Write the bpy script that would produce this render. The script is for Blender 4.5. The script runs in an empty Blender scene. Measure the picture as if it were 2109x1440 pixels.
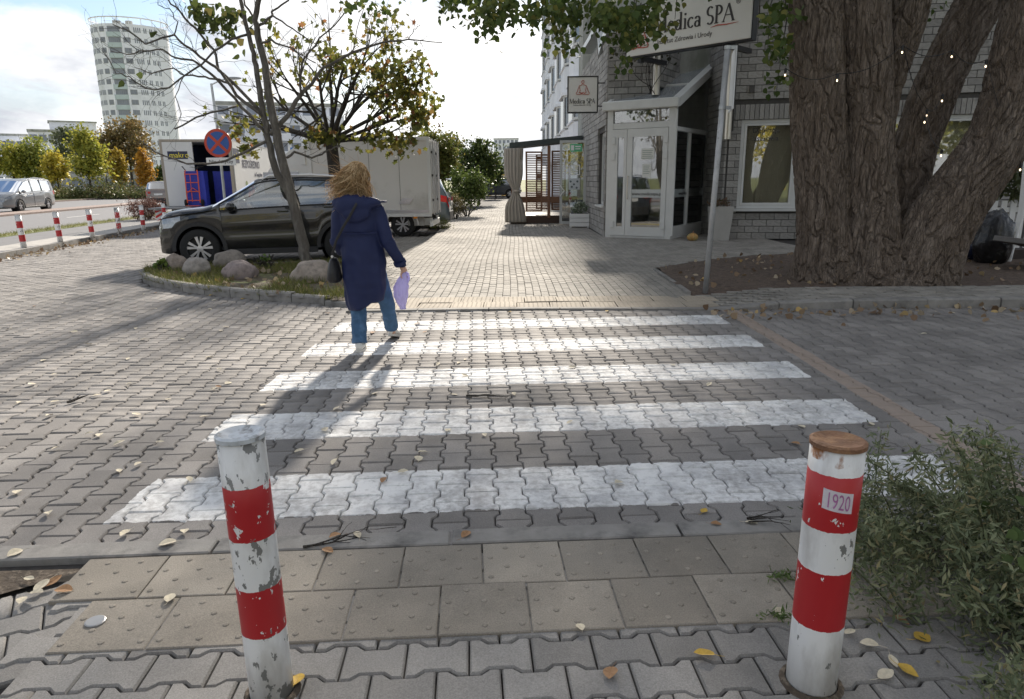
import bpy, math, random
import numpy as np
from mathutils import Vector, Matrix, noise as mnoise
random.seed(7); RNG=np.random.default_rng(7)
scene=bpy.context.scene
COL=scene.collection
R=math.radians
# ------------------------------------------------------------------ camera
F=1421.0; CXP=1054.5; CYP=720.0; CAMH=1.5
PITCH=math.atan(350/1421.); ROLL=math.atan(55/5770.)
cam=bpy.data.cameras.new('camera'); camo=bpy.data.objects.new('camera',cam); COL.objects.link(camo)
cam.sensor_width=36; cam.lens=36*F/2109.0; cam.clip_start=0.05; cam.clip_end=4000
camo.location=(0,0,CAMH)
camo.rotation_euler=(Matrix.Rotation(math.pi/2-PITCH,3,'X')@Matrix.Rotation(-ROLL,3,'Z')).to_euler()
scene.camera=camo
# ------------------------------------------------------------------ sky, sun, exposure
SUN_EL=R(27); SUN_AZ=R(2.0)     # azimuth measured from +Y towards +X
SUND=Vector((math.sin(SUN_AZ)*math.cos(SUN_EL),math.cos(SUN_AZ)*math.cos(SUN_EL),math.sin(SUN_EL)))
w=bpy.data.worlds.new('World'); scene.world=w; w.use_nodes=True
nt=w.node_tree; nt.nodes.clear()
def WN(t,**k):
    n=nt.nodes.new(t)
    for a,b in k.items(): setattr(n,a,b)
    return n
out=WN('ShaderNodeOutputWorld'); bg=WN('ShaderNodeBackground'); nt.links.new(bg.outputs[0],out.inputs[0])
sky=WN('ShaderNodeTexSky',sky_type='NISHITA',sun_disc=False,sun_elevation=SUN_EL,sun_rotation=SUN_AZ,air_density=1.0,dust_density=0.3)
tc=WN('ShaderNodeTexCoord')
mp=WN('ShaderNodeMapping'); mp.inputs['Scale'].default_value=(1,1,2.3); mp.inputs['Location'].default_value=(3.1,1.7,0.4)
nt.links.new(tc.outputs['Generated'],mp.inputs[0])
n1=WN('ShaderNodeTexNoise'); n1.inputs['Scale'].default_value=3.3; n1.inputs['Detail'].default_value=9; n1.inputs['Roughness'].default_value=.58; n1.inputs['Distortion'].default_value=.35
n2=WN('ShaderNodeTexNoise'); n2.inputs['Scale'].default_value=5.5; n2.inputs['Detail'].default_value=7; n2.inputs['Roughness'].default_value=.55
nt.links.new(mp.outputs[0],n1.inputs[0]); nt.links.new(mp.outputs[0],n2.inputs[0])
r1=WN('ShaderNodeValToRGB'); r1.color_ramp.elements[0].position=.43; r1.color_ramp.elements[1].position=.55
nt.links.new(n1.outputs[0],r1.inputs[0])
r2=WN('ShaderNodeValToRGB'); e=r2.color_ramp.elements; e[0].position=.36; e[0].color=(.50,.52,.57,1); e[1].position=.62; e[1].color=(1,.99,.97,1)
nt.links.new(n2.outputs[0],r2.inputs[0])
# sunlit cloud is brighter towards the sun (forward scattering)
dp=WN('ShaderNodeVectorMath',operation='DOT_PRODUCT'); dp.inputs[1].default_value=SUND
nt.links.new(tc.outputs['Generated'],dp.inputs[0])
mx=WN('ShaderNodeMath',operation='MAXIMUM'); mx.inputs[1].default_value=0; nt.links.new(dp.outputs['Value'],mx.inputs[0])
pw=WN('ShaderNodeMath',operation='POWER'); pw.inputs[1].default_value=5; nt.links.new(mx.outputs[0],pw.inputs[0])
ma=WN('ShaderNodeMath',operation='MULTIPLY_ADD'); ma.inputs[1].default_value=2.4; ma.inputs[2].default_value=9.4; nt.links.new(pw.outputs[0],ma.inputs[0])
cm=WN('ShaderNodeVectorMath',operation='SCALE'); nt.links.new(r2.outputs[0],cm.inputs[0]); nt.links.new(ma.outputs[0],cm.inputs['Scale'])
# cloud and haze layers stack up towards the horizon
sz=WN('ShaderNodeSeparateXYZ'); nt.links.new(tc.outputs['Generated'],sz.inputs[0])
hz=WN('ShaderNodeMapRange'); hz.interpolation_type='SMOOTHSTEP'; hz.inputs[1].default_value=.20; hz.inputs[2].default_value=.03; nt.links.new(sz.outputs[2],hz.inputs[0])
hm=WN('ShaderNodeMath',operation='MAXIMUM'); nt.links.new(r1.outputs[0],hm.inputs[0]); nt.links.new(hz.outputs[0],hm.inputs[1])
mixc=WN('ShaderNodeMix',data_type='RGBA'); nt.links.new(hm.outputs[0],mixc.inputs[0]); nt.links.new(sky.outputs[0],mixc.inputs[6]); nt.links.new(cm.outputs[0],mixc.inputs[7])
nt.links.new(mixc.outputs[2],bg.inputs[0]); bg.inputs[1].default_value=0.065
sl=bpy.data.lights.new('sun','SUN'); sl.energy=4.4; sl.angle=R(2.4); sl.color=(1,.91,.79)
so=bpy.data.objects.new('sun',sl); COL.objects.link(so); so.rotation_euler=SUND.to_track_quat('Z','Y').to_euler()
vs=scene.view_settings; vs.view_transform='Standard'; vs.look='None'; vs.exposure=1.1; vs.gamma=1.0; vs.use_curve_mapping=False
scene.render.engine='CYCLES'; scene.cycles.max_bounces=6; scene.cycles.transparent_max_bounces=12
# ------------------------------------------------------------------ placing helpers (photo pixel -> place)
def _axes():
    m=camo.rotation_euler.to_matrix(); return m@Vector((1,0,0)),m@Vector((0,1,0)),m@Vector((0,0,-1))
RT,UPV,FW=_axes()
def ray(x,y): return FW*F+RT*(x-CXP)-UPV*(y-CYP)
def G(x,y,z=0.):
    d=ray(x,y); t=(z-CAMH)/d.z; return Vector((0,0,CAMH))+d*t
def AT(x,y,Y):
    d=ray(x,y); return Vector((0,0,CAMH))+d*(Y/d.y)
def PX(p):
    v=Vector(p)-Vector((0,0,CAMH)); z=v.dot(FW); return (CXP+F*v.dot(RT)/z, CYP-F*v.dot(UPV)/z, z)
def inframe(p,m=120):
    x,y,z=PX(p); return z>0.1 and -m<x<2109+m and -m<y<1440+m
# ------------------------------------------------------------------ mesh builder
class MB:
    def __init__(s): s.v=[]; s.f=[]; s.mi=[]; s.M=None; s.m=0
    def add(s,v,f):
        o=len(s.v)
        if s.M is not None: v=[s.M@Vector(p) for p in v]
        s.v.extend(tuple(p) for p in v); s.f.extend(tuple(i+o for i in q) for q in f); s.mi.extend([s.m]*len(f)); return s
    def box(s,x0,x1,y0,y1,z0,z1,b=0):
        if b<=0:
            v=[(x,y,z) for z in(z0,z1) for y in(y0,y1) for x in(x0,x1)]
            return s.add(v,[(0,2,3,1),(4,5,7,6),(0,1,5,4),(2,6,7,3),(0,4,6,2),(1,3,7,5)])
        r=[(x0+b,y0),(x1-b,y0),(x1,y0+b),(x1,y1-b),(x1-b,y1),(x0+b,y1),(x0,y1-b),(x0,y0+b)]
        q=[(x0+b,y0+b),(x1-b,y0+b),(x1-b,y0+b),(x1-b,y1-b),(x1-b,y1-b),(x0+b,y1-b),(x0+b,y1-b),(x0+b,y0+b)]
        v=[(a,c,z0) for a,c in q]+[(a,c,z0+b) for a,c in r]+[(a,c,z1-b) for a,c in r]+[(a,c,z1) for a,c in q]
        f=[tuple(range(7,-1,-1)),tuple(range(24,32))]
        for k in range(3):
            for i in range(8): j=(i+1)%8; f.append((k*8+i,k*8+j,k*8+8+j,k*8+8+i))
        return s.add(v,f)
    def prism(s,poly,z0,z1):
        n=len(poly); v=[(x,y,z0) for x,y in poly]+[(x,y,z1) for x,y in poly]
        return s.add(v,[tuple(range(n-1,-1,-1)),tuple(range(n,2*n))]+[(i,(i+1)%n,n+(i+1)%n,n+i) for i in range(n)])
    def tube(s,pts,rad,n=8,caps=True,noi=0,flat=1.0):
        pts=[Vector(p) for p in pts]; k=len(pts)
        if not hasattr(rad,'__len__'): rad=[rad]*k
        T=[(pts[min(i+1,k-1)]-pts[max(i-1,0)]).normalized() for i in range(k)]
        a=Vector((0,0,1)) if abs(T[0].z)<.9 else Vector((1,0,0))
        N=(a-T[0]*a.dot(T[0])).normalized(); v=[]
        for i in range(k):
            N=(N-T[i]*N.dot(T[i])); N=N.normalized() if N.length>1e-6 else T[i].orthogonal().normalized()
            B=T[i].cross(N)
            for j in range(n):
                t=2*math.pi*j/n; rr=rad[i]*(1+noi*(random.random()-.5))
                v.append(pts[i]+N*(math.cos(t)*rr)+B*(math.sin(t)*rr*flat))
        f=[(i*n+j,i*n+(j+1)%n,(i+1)*n+(j+1)%n,(i+1)*n+j) for i in range(k-1) for j in range(n)]
        if caps: f+= [tuple(range(n-1,-1,-1)),tuple((k-1)*n+j for j in range(n))]
        return s.add(v,f)
    def lathe(s,prof,n=24,axis='Z',c=(0,0,0),caps=True):
        v=[]
        for r,h in prof:
            for j in range(n):
                t=2*math.pi*j/n; a,b=r*math.cos(t),r*math.sin(t)
                v.append({'Z':(a,b,h),'Y':(b,h,a),'X':(h,a,b)}[axis])
        v=[(x+c[0],y+c[1],z+c[2]) for x,y,z in v]; k=len(prof)
        f=[(i*n+j,i*n+(j+1)%n,(i+1)*n+(j+1)%n,(i+1)*n+j) for i in range(k-1) for j in range(n)]
        if caps: f+=[tuple(range(n-1,-1,-1)),tuple((k-1)*n+j for j in range(n))]
        return s.add(v,f)
    def loft(s,rings,cap=True,closed=True):
        n=len(rings[0]); v=[p for r in rings for p in r]; k=len(rings)
        f=[(i*n+j,i*n+(j+1)%n,(i+1)*n+(j+1)%n,(i+1)*n+j) for i in range(k-1) for j in range(n if closed else n-1)]
        if cap: f+=[tuple(range(n-1,-1,-1)),tuple((k-1)*n+j for j in range(n))]
        return s.add(v,f)
    def ell(s,c,r,nu=16,nv=10):
        rings=[]
        for i in range(nv+1):
            a=math.pi*(i/nv)*.98+.02*math.pi/2-math.pi/2
            rings.append([(c[0]+r[0]*math.cos(a)*math.cos(2*math.pi*j/nu),c[1]+r[1]*math.cos(a)*math.sin(2*math.pi*j/nu),c[2]+r[2]*math.sin(a)) for j in range(nu)])
        return s.loft(rings)
    def mesh(s,name,mats,smooth=False):
        me=bpy.data.meshes.new(name); me.from_pydata(s.v,[],s.f)
        if not isinstance(mats,(list,tuple)): mats=[mats]
        for m in mats: me.materials.append(m)
        if len(mats)>1: me.polygons.foreach_set('material_index',s.mi)
        if smooth: me.polygons.foreach_set('use_smooth',[True]*len(me.polygons))
        me.update(); return me
    def build(s,name,mats,parent=None,smooth=False,loc=None,rz=0):
        return link(name,s.mesh(name,mats,smooth),parent,loc,rz)
def link(name,me,parent=None,loc=None,rz=0):
    o=bpy.data.objects.new(name,me); COL.objects.link(o)
    if parent is not None: o.parent=parent
    if loc is not None: o.location=loc
    if rz: o.rotation_euler=(0,0,rz)
    return o
def npmesh(name,V,Fq,mat,smooth=False):
    """V (n,3) array, Fq (m,k) array of equal sized faces"""
    me=bpy.data.meshes.new(name); V=np.asarray(V,dtype=np.float32); Fq=np.asarray(Fq,dtype=np.int32)
    me.vertices.add(len(V)); me.vertices.foreach_set('co',V.ravel())
    m,k=Fq.shape; me.loops.add(m*k); me.loops.foreach_set('vertex_index',Fq.ravel())
    me.polygons.add(m); me.polygons.foreach_set('loop_start',np.arange(m,dtype=np.int32)*k)
    if smooth: me.polygons.foreach_set('use_smooth',np.ones(m,dtype=bool))
    me.materials.append(mat); me.update(calc_edges=True); me.validate(); return me
def thing(name,label,cat,loc=(0,0,0),rz=0,group=None):
    o=bpy.data.objects.new(name,None); COL.objects.link(o); o.location=loc; o.rotation_euler=(0,0,rz); o.empty_display_size=.1
    return tag(o,label,cat,group)
def tag(o,label=None,cat=None,group=None,kind=None):
    if label: o['label']=label
    if cat: o['category']=cat
    if group: o['group']=group
    if kind: o['kind']=kind
    return o
def structure(o): o['kind']='structure'; return o
def stuff(o): o['kind']='stuff'; return o
def copy_tree(o,parent=None):
    c=o.copy(); COL.objects.link(c); c.parent=parent
    for ch in list(o.children): copy_tree(ch,c)
    return c
_TMP=bpy.data.scenes.new('tmp')
def evalmesh(o):
    # evaluate one object alone in a scratch scene: the big scene need not update
    par=o.parent; o.parent=None; _TMP.collection.objects.link(o); vl=_TMP.view_layers[0]; vl.update(); dg=vl.depsgraph; dg.update()
    me=bpy.data.meshes.new_from_object(o.evaluated_get(dg)); _TMP.collection.objects.unlink(o); o.parent=par; return me
def apply_mods(o):
    me=evalmesh(o); o.modifiers.clear(); o.data=me; return o
def remesh(o,vox,smooth=4):
    m=o.modifiers.new('r','REMESH'); m.mode='VOXEL'; m.voxel_size=vox; m.use_smooth_shade=True
    if smooth: q=o.modifiers.new('s','SMOOTH'); q.iterations=smooth; q.factor=.6
    return apply_mods(o)
def text(name,s,size,mat,parent,loc,rot,align='LEFT',ext=.002,sx=1.0):
    cu=bpy.data.curves.new(name,'FONT'); cu.body=s; cu.size=size; cu.extrude=ext; cu.align_x=align; cu.resolution_u=3
    t=bpy.data.objects.new(name,cu); me=evalmesh(t); bpy.data.objects.remove(t); me.materials.clear(); me.materials.append(mat)
    o=link(name,me,parent,loc); o.rotation_euler=rot; o.scale=(sx,1,1); return o
# ------------------------------------------------------------------ materials
MATS={}
def _n(nt,t,**k):
    n=nt.nodes.new(t)
    for a,b in k.items(): setattr(n,a,b)
    return n
def mat(name,col,rough=.8,var=.12,scale=6,bump=0,bscale=60,metal=0,spec=.4,isl=0,col2=None,c2scale=2,c2lo=.5,c2hi=.62,emit=0,stretch=None,coat=0,trans=0,det=5,alpha=1,objrand=0):
    if name in MATS: return MATS[name]
    m=bpy.data.materials.new(name); MATS[name]=m; m.use_nodes=True; nt=m.node_tree; L=nt.links.new
    b=nt.nodes['Principled BSDF']; b.inputs['Roughness'].default_value=rough; b.inputs['Metallic'].default_value=metal; b.inputs['Specular IOR Level'].default_value=spec
    if coat: b.inputs['Coat Weight'].default_value=coat; b.inputs['Coat Roughness'].default_value=.04
    if alpha<1: b.inputs['Alpha'].default_value=alpha
    tc=_n(nt,'ShaderNodeTexCoord'); vec=tc.outputs['Object']
    if stretch:
        mp=_n(nt,'ShaderNodeMapping'); mp.inputs['Scale'].default_value=stretch; L(vec,mp.inputs[0]); vec=mp.outputs[0]
    no=_n(nt,'ShaderNodeTexNoise'); no.inputs['Scale'].default_value=scale; no.inputs['Detail'].default_value=det; no.inputs['Roughness'].default_value=.6; L(vec,no.inputs[0])
    mr=_n(nt,'ShaderNodeMapRange'); mr.inputs[1].default_value=.25; mr.inputs[2].default_value=.75; mr.inputs[3].default_value=1-var; mr.inputs[4].default_value=1+var; L(no.outputs[0],mr.inputs[0])
    fac=mr.outputs[0]
    rgb=_n(nt,'ShaderNodeRGB'); rgb.outputs[0].default_value=(*col,1); cur=rgb.outputs[0]
    if col2:
        n2=_n(nt,'ShaderNodeTexNoise'); n2.inputs['Scale'].default_value=c2scale; n2.inputs['Detail'].default_value=8; n2.inputs['Roughness'].default_value=.65; L(vec,n2.inputs[0])
        r=_n(nt,'ShaderNodeMapRange'); r.inputs[1].default_value=c2lo; r.inputs[2].default_value=c2hi; L(n2.outputs[0],r.inputs[0])
        mi=_n(nt,'ShaderNodeMix',data_type='RGBA'); L(r.outputs[0],mi.inputs[0]); L(cur,mi.inputs[6]); mi.inputs[7].default_value=(*col2,1); cur=mi.outputs[2]
    if isl or objrand:
        ge=_n(nt,'ShaderNodeNewGeometry'); oi=_n(nt,'ShaderNodeObjectInfo')
        a=_n(nt,'ShaderNodeMath',operation='ADD'); L(ge.outputs['Random Per Island'],a.inputs[0]); L(oi.outputs['Random'],a.inputs[1])
        fr=_n(nt,'ShaderNodeMath',operation='FRACT'); L(a.outputs[0],fr.inputs[0])
        m2=_n(nt,'ShaderNodeMapRange'); m2.inputs[3].default_value=1-isl; m2.inputs[4].default_value=1+isl; L(fr.outputs[0],m2.inputs[0])
        mu=_n(nt,'ShaderNodeMath',operation='MULTIPLY'); L(fac,mu.inputs[0]); L(m2.outputs[0],mu.inputs[1]); fac=mu.outputs[0]
    sc=_n(nt,'ShaderNodeVectorMath',operation='SCALE'); L(cur,sc.inputs[0]); L(fac,sc.inputs['Scale']); L(sc.outputs[0],b.inputs['Base Color'])
    if bump:
        n3=_n(nt,'ShaderNodeTexNoise'); n3.inputs['Scale'].default_value=bscale; n3.inputs['Detail'].default_value=4; L(vec,n3.inputs[0])
        bu=_n(nt,'ShaderNodeBump'); bu.inputs['Strength'].default_value=min(1,bump*10); bu.inputs['Distance'].default_value=bump*.1; L(n3.outputs[0],bu.inputs['Height']); L(bu.outputs[0],b.inputs['Normal'])
    if emit: b.inputs['Emission Color'].default_value=(*col,1); b.inputs['Emission Strength'].default_value=emit
    if trans: b.inputs['Transmission Weight'].default_value=trans
    m['col']=cur.node.name; return m
def leafmat(name,cols,trans=.35,rough=.55):
    """cols: list of (pos,colour) over a random value per leaf; leaf lets light through"""
    if name in MATS: return MATS[name]
    m=bpy.data.materials.new(name); MATS[name]=m; m.use_nodes=True; nt=m.node_tree; L=nt.links.new; nt.nodes.clear()
    o=_n(nt,'ShaderNodeOutputMaterial'); ge=_n(nt,'ShaderNodeNewGeometry'); oi=_n(nt,'ShaderNodeObjectInfo')
    a=_n(nt,'ShaderNodeMath',operation='ADD'); L(ge.outputs['Random Per Island'],a.inputs[0]); L(oi.outputs['Random'],a.inputs[1])
    fr=_n(nt,'ShaderNodeMath',operation='FRACT'); L(a.outputs[0],fr.inputs[0])
    cr=_n(nt,'ShaderNodeValToRGB'); el=cr.color_ramp.elements
    el[0].position=cols[0][0]; el[0].color=(*cols[0][1],1); el[1].position=cols[-1][0]; el[1].color=(*cols[-1][1],1)
    for p,c in cols[1:-1]: e=el.new(p); e.color=(*c,1)
    L(fr.outputs[0],cr.inputs[0])
    d=_n(nt,'ShaderNodeBsdfPrincipled'); d.inputs['Roughness'].default_value=rough; d.inputs['Specular IOR Level'].default_value=.3; L(cr.outputs[0],d.inputs['Base Color'])
    t=_n(nt,'ShaderNodeBsdfTranslucent'); L(cr.outputs[0],t.inputs[0])
    mx=_n(nt,'ShaderNodeMixShader'); mx.inputs[0].default_value=trans; L(d.outputs[0],mx.inputs[1]); L(t.outputs[0],mx.inputs[2]); L(mx.outputs[0],o.inputs[0]); return m
def glassmat(name,tint=(.75,.8,.8),clear=.6,rough=.02,refl=1.0,dark=(.02,.025,.03)):
    if name in MATS: return MATS[name]
    m=bpy.data.materials.new(name); MATS[name]=m; m.use_nodes=True; nt=m.node_tree; L=nt.links.new; nt.nodes.clear()
    o=_n(nt,'ShaderNodeOutputMaterial'); tr=_n(nt,'ShaderNodeBsdfTransparent'); tr.inputs[0].default_value=(*tint,1)
    d=_n(nt,'ShaderNodeBsdfDiffuse'); d.inputs[0].default_value=(*dark,1)
    m1=_n(nt,'ShaderNodeMixShader'); m1.inputs[0].default_value=clear; L(d.outputs[0],m1.inputs[1]); L(tr.outputs[0],m1.inputs[2])
    gl=_n(nt,'ShaderNodeBsdfGlossy'); gl.inputs['Roughness'].default_value=rough; gl.inputs[0].default_value=(.95,.97,1,1)
    fr=_n(nt,'ShaderNodeFresnel'); fr.inputs[0].default_value=1.6
    mu=_n(nt,'ShaderNodeMath',operation='MULTIPLY_ADD'); mu.inputs[1].default_value=refl; mu.inputs[2].default_value=.10*refl; mu.use_clamp=True; L(fr.outputs[0],mu.inputs[0])
    m2=_n(nt,'ShaderNodeMixShader'); L(mu.outputs[0],m2.inputs[0]); L(m1.outputs[0],m2.inputs[1]); L(gl.outputs[0],m2.inputs[2]); L(m2.outputs[0],o.inputs[0]); return m
# ------------------------------------------------------------------ leaf clouds
def leafmesh(name,P,size,mat,up=.0,kind=0,rng=RNG,sv=.35):
    """one folded leaf blade per point of P"""
    P=np.asarray(P,dtype=float); n=len(P)
    if n==0: P=np.zeros((1,3)); n=1
    d=rng.normal(size=(n,3)); d[:,2]-=up; d/=np.linalg.norm(d,axis=1,keepdims=True)+1e-9
    a=rng.normal(size=(n,3)); s=np.cross(d,a); s/=np.linalg.norm(s,axis=1,keepdims=True)+1e-9; nn=np.cross(d,s)
    L=(size*(1+sv*(rng.random(n)*2-1)))[:,None]
    shp={0:[(0,0,0),(.5,.32,.08),(1,0,0),(.5,-.32,.08)],
         1:[(0,0,0),(.12,.36,.05),(.45,.46,.08),(1,0,-.05),(.45,-.46,.08),(.12,-.36,.05)],
         2:[(0,0,0),(.4,.13,.03),(1,0,-.08),(.4,-.13,.03)],
         3:[(0,0,0),(-.1,.42,.03),(.35,.3,.05),(.5,.62,.0),(.68,.25,.04),(1.05,0,-.05),(.68,-.25,.04),(.5,-.62,0),(.35,-.3,.05),(-.1,-.42,.03)]}[kind]
    V=np.stack([P+d*(L*x)+s*(L*y)+nn*(L*z) for x,y,z in shp],axis=1); k=len(shp)
    Fq=np.arange(n*k).reshape(n,k); return npmesh(name,V.reshape(-1,3),Fq,mat)
def clumps(n,c,r,nclump,spread,rng=RNG,shell=.55,flatten=1.0,top=None):
    """leaf points gathered in clumps inside an ellipsoid; holes stay between the clumps"""
    u=rng.normal(size=(nclump,3)); u/=np.linalg.norm(u,axis=1,keepdims=True); rad=(shell+(1-shell)*rng.random(nclump)**.6)[:,None]
    C=np.array(c)+u*rad*np.array(r)
    if top is not None: C=top(C)
    w=rng.random(nclump)**1.3+.15; k=rng.choice(nclump,n,p=w/w.sum())
    s=spread*(.5+rng.random(nclump))[k][:,None]
    return C[k]+rng.normal(size=(n,3))*s*np.array((1,1,.75*flatten))
def grow(tb,p,d,L,r,lev,rng,tips,nseg=4,wob=.22,kids=(2,4),up=.1,shrink=.66,taper=.55,minr=.004,sides=None,segs=None):
    """recursive limb: writes tubes into tb, collects tips"""
    p=Vector(p); d=Vector(d).normalized(); pts=[p.copy()]; rad=[r]
    for i in range(nseg):
        d=(d+Vector((rng.normal(),rng.normal(),rng.normal()))*wob+Vector((0,0,up))).normalized()
        p=p+d*(L/nseg); pts.append(p.copy()); rad.append(max(minr,r*(1-(1-taper)*(i+1)/nseg)))
    tb.tube(pts,rad,sides or (8 if r>.05 else 5 if r>.015 else 3),caps=False)
    if segs is not None: segs.append((pts,lev))
    if lev==0: tips.append(p); return
    for k in range(rng.integers(kids[0],kids[1]+1)):
        i=int(rng.integers(max(1,nseg//2),nseg+1)); q=pts[i]
        a=Vector((rng.normal(),rng.normal(),rng.normal())); nd=(d+a*.55).normalized()
        grow(tb,q,nd,L*shrink*(.7+.6*rng.random()),rad[i]*.68,lev-1,rng,tips,nseg,wob,kids,up,shrink,taper,minr,sides,segs)
    tips.append(p)
# ================================================================== GROUND, ROADS, PAVING
def sheet(name,poly,z,m):
    b=MB(); b.add([(x,y,z) for x,y in poly],[tuple(range(len(poly)))]); return structure(b.build(name,m))
m_soil=mat('soil',(.075,.058,.043),.95,.5,9,.12,30,col2=(.16,.13,.10),c2scale=30)
m_joint=mat('joint sand',(.055,.05,.046),.95,.3,40,.05,80)
m_asph=mat('asphalt',(.16,.16,.168),.9,.12,3,.03,150)
m_asph2=mat('asphalt path',(.15,.15,.155),.9,.15,2,.03,150)
m_grass=mat('lawn',(.13,.15,.045),.95,.35,1.2,.1,40,col2=(.24,.22,.09),c2scale=.8)
m_kerb=mat('kerb concrete',(.24,.23,.215),.9,.2,8,.04,120,col2=(.13,.125,.12),c2scale=5,c2lo=.5,c2hi=.7,isl=.12)
m_kerbr=mat('brownish kerb',(.25,.19,.165),.9,.2,5,.04,120)
RS=-.14
def rl(x,Y): return (x+RS*(Y-20),Y)          # the road runs at a slight angle to the view
def strip(name,x0,x1,z,m,y0=-40,y1=400): return sheet(name,[rl(x0,y0),rl(x1,y0),rl(x1,y1),rl(x0,y1)],z,m)
big=3000
sheet('ground',[(-big,-big),(big,-big),(big,big),(-big,big)],-.06,m_grass)
sheet('paving_bed',[(-14,-6),(30,-6),(30,90),(-14,90)],-.030,m_joint)
strip('bike_path',-14.3,-12.45,.06,m_asph2); strip('road',-22.4,-15,.0,m_asph); strip('far_carriageway',-33.2,-24,.0,m_asph)
# grass verge, median, far lawn as raised slabs
def slab(name,x0,x1,z0,z1,m,y0=-30,y1=330):
    b=MB(); b.prism([rl(x1,y0),rl(x1,y1),rl(x0,y1),rl(x0,y0)],z0,z1); return structure(b.build(name,m))
slab('verge',-15,-14.3,-.05,.07,m_grass); slab('median',-24,-22.4,-.05,.09,m_kerbr); slab('far_kerb',-33.5,-33.2,-.05,.12,m_kerbr)
slab('lawn',-75,-33.5,-.05,.10,m_grass)
b=MB()                                        # lane dashes on the near carriageway
for k in range(14):
    y=14+k*9; b.add([(*rl(-18.6,y),.006),(*rl(-18.48,y),.006),(*rl(-18.48,y+3.4),.006),(*rl(-18.6,y+3.4),.006)],[(0,1,2,3)])
structure(b.build('lane_markings',mat('road paint',(.62,.62,.6),.8,.25,9)))
slab('footway',-12.45,-11.5,-.05,.10,mat('footway slabs',(.36,.345,.32),.9,.15,5,.03,90,col2=(.22,.21,.2),c2scale=4,c2lo=.52,c2hi=.7),y1=60)
k0=structure(bpy.data.objects.new('parking_kerb',None)); COL.objects.link(k0)
for i in range(26):
    y=9+i*1.0; b=MB(); ins=.006
    b.prism([rl(-11.38,y+ins),rl(-11.38,y+1-ins),rl(-11.5,y+1-ins),rl(-11.5,y+ins)],-.05,.115+.006*random.random()); b.build('kerb_stone',m_kerb,k0)
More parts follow.
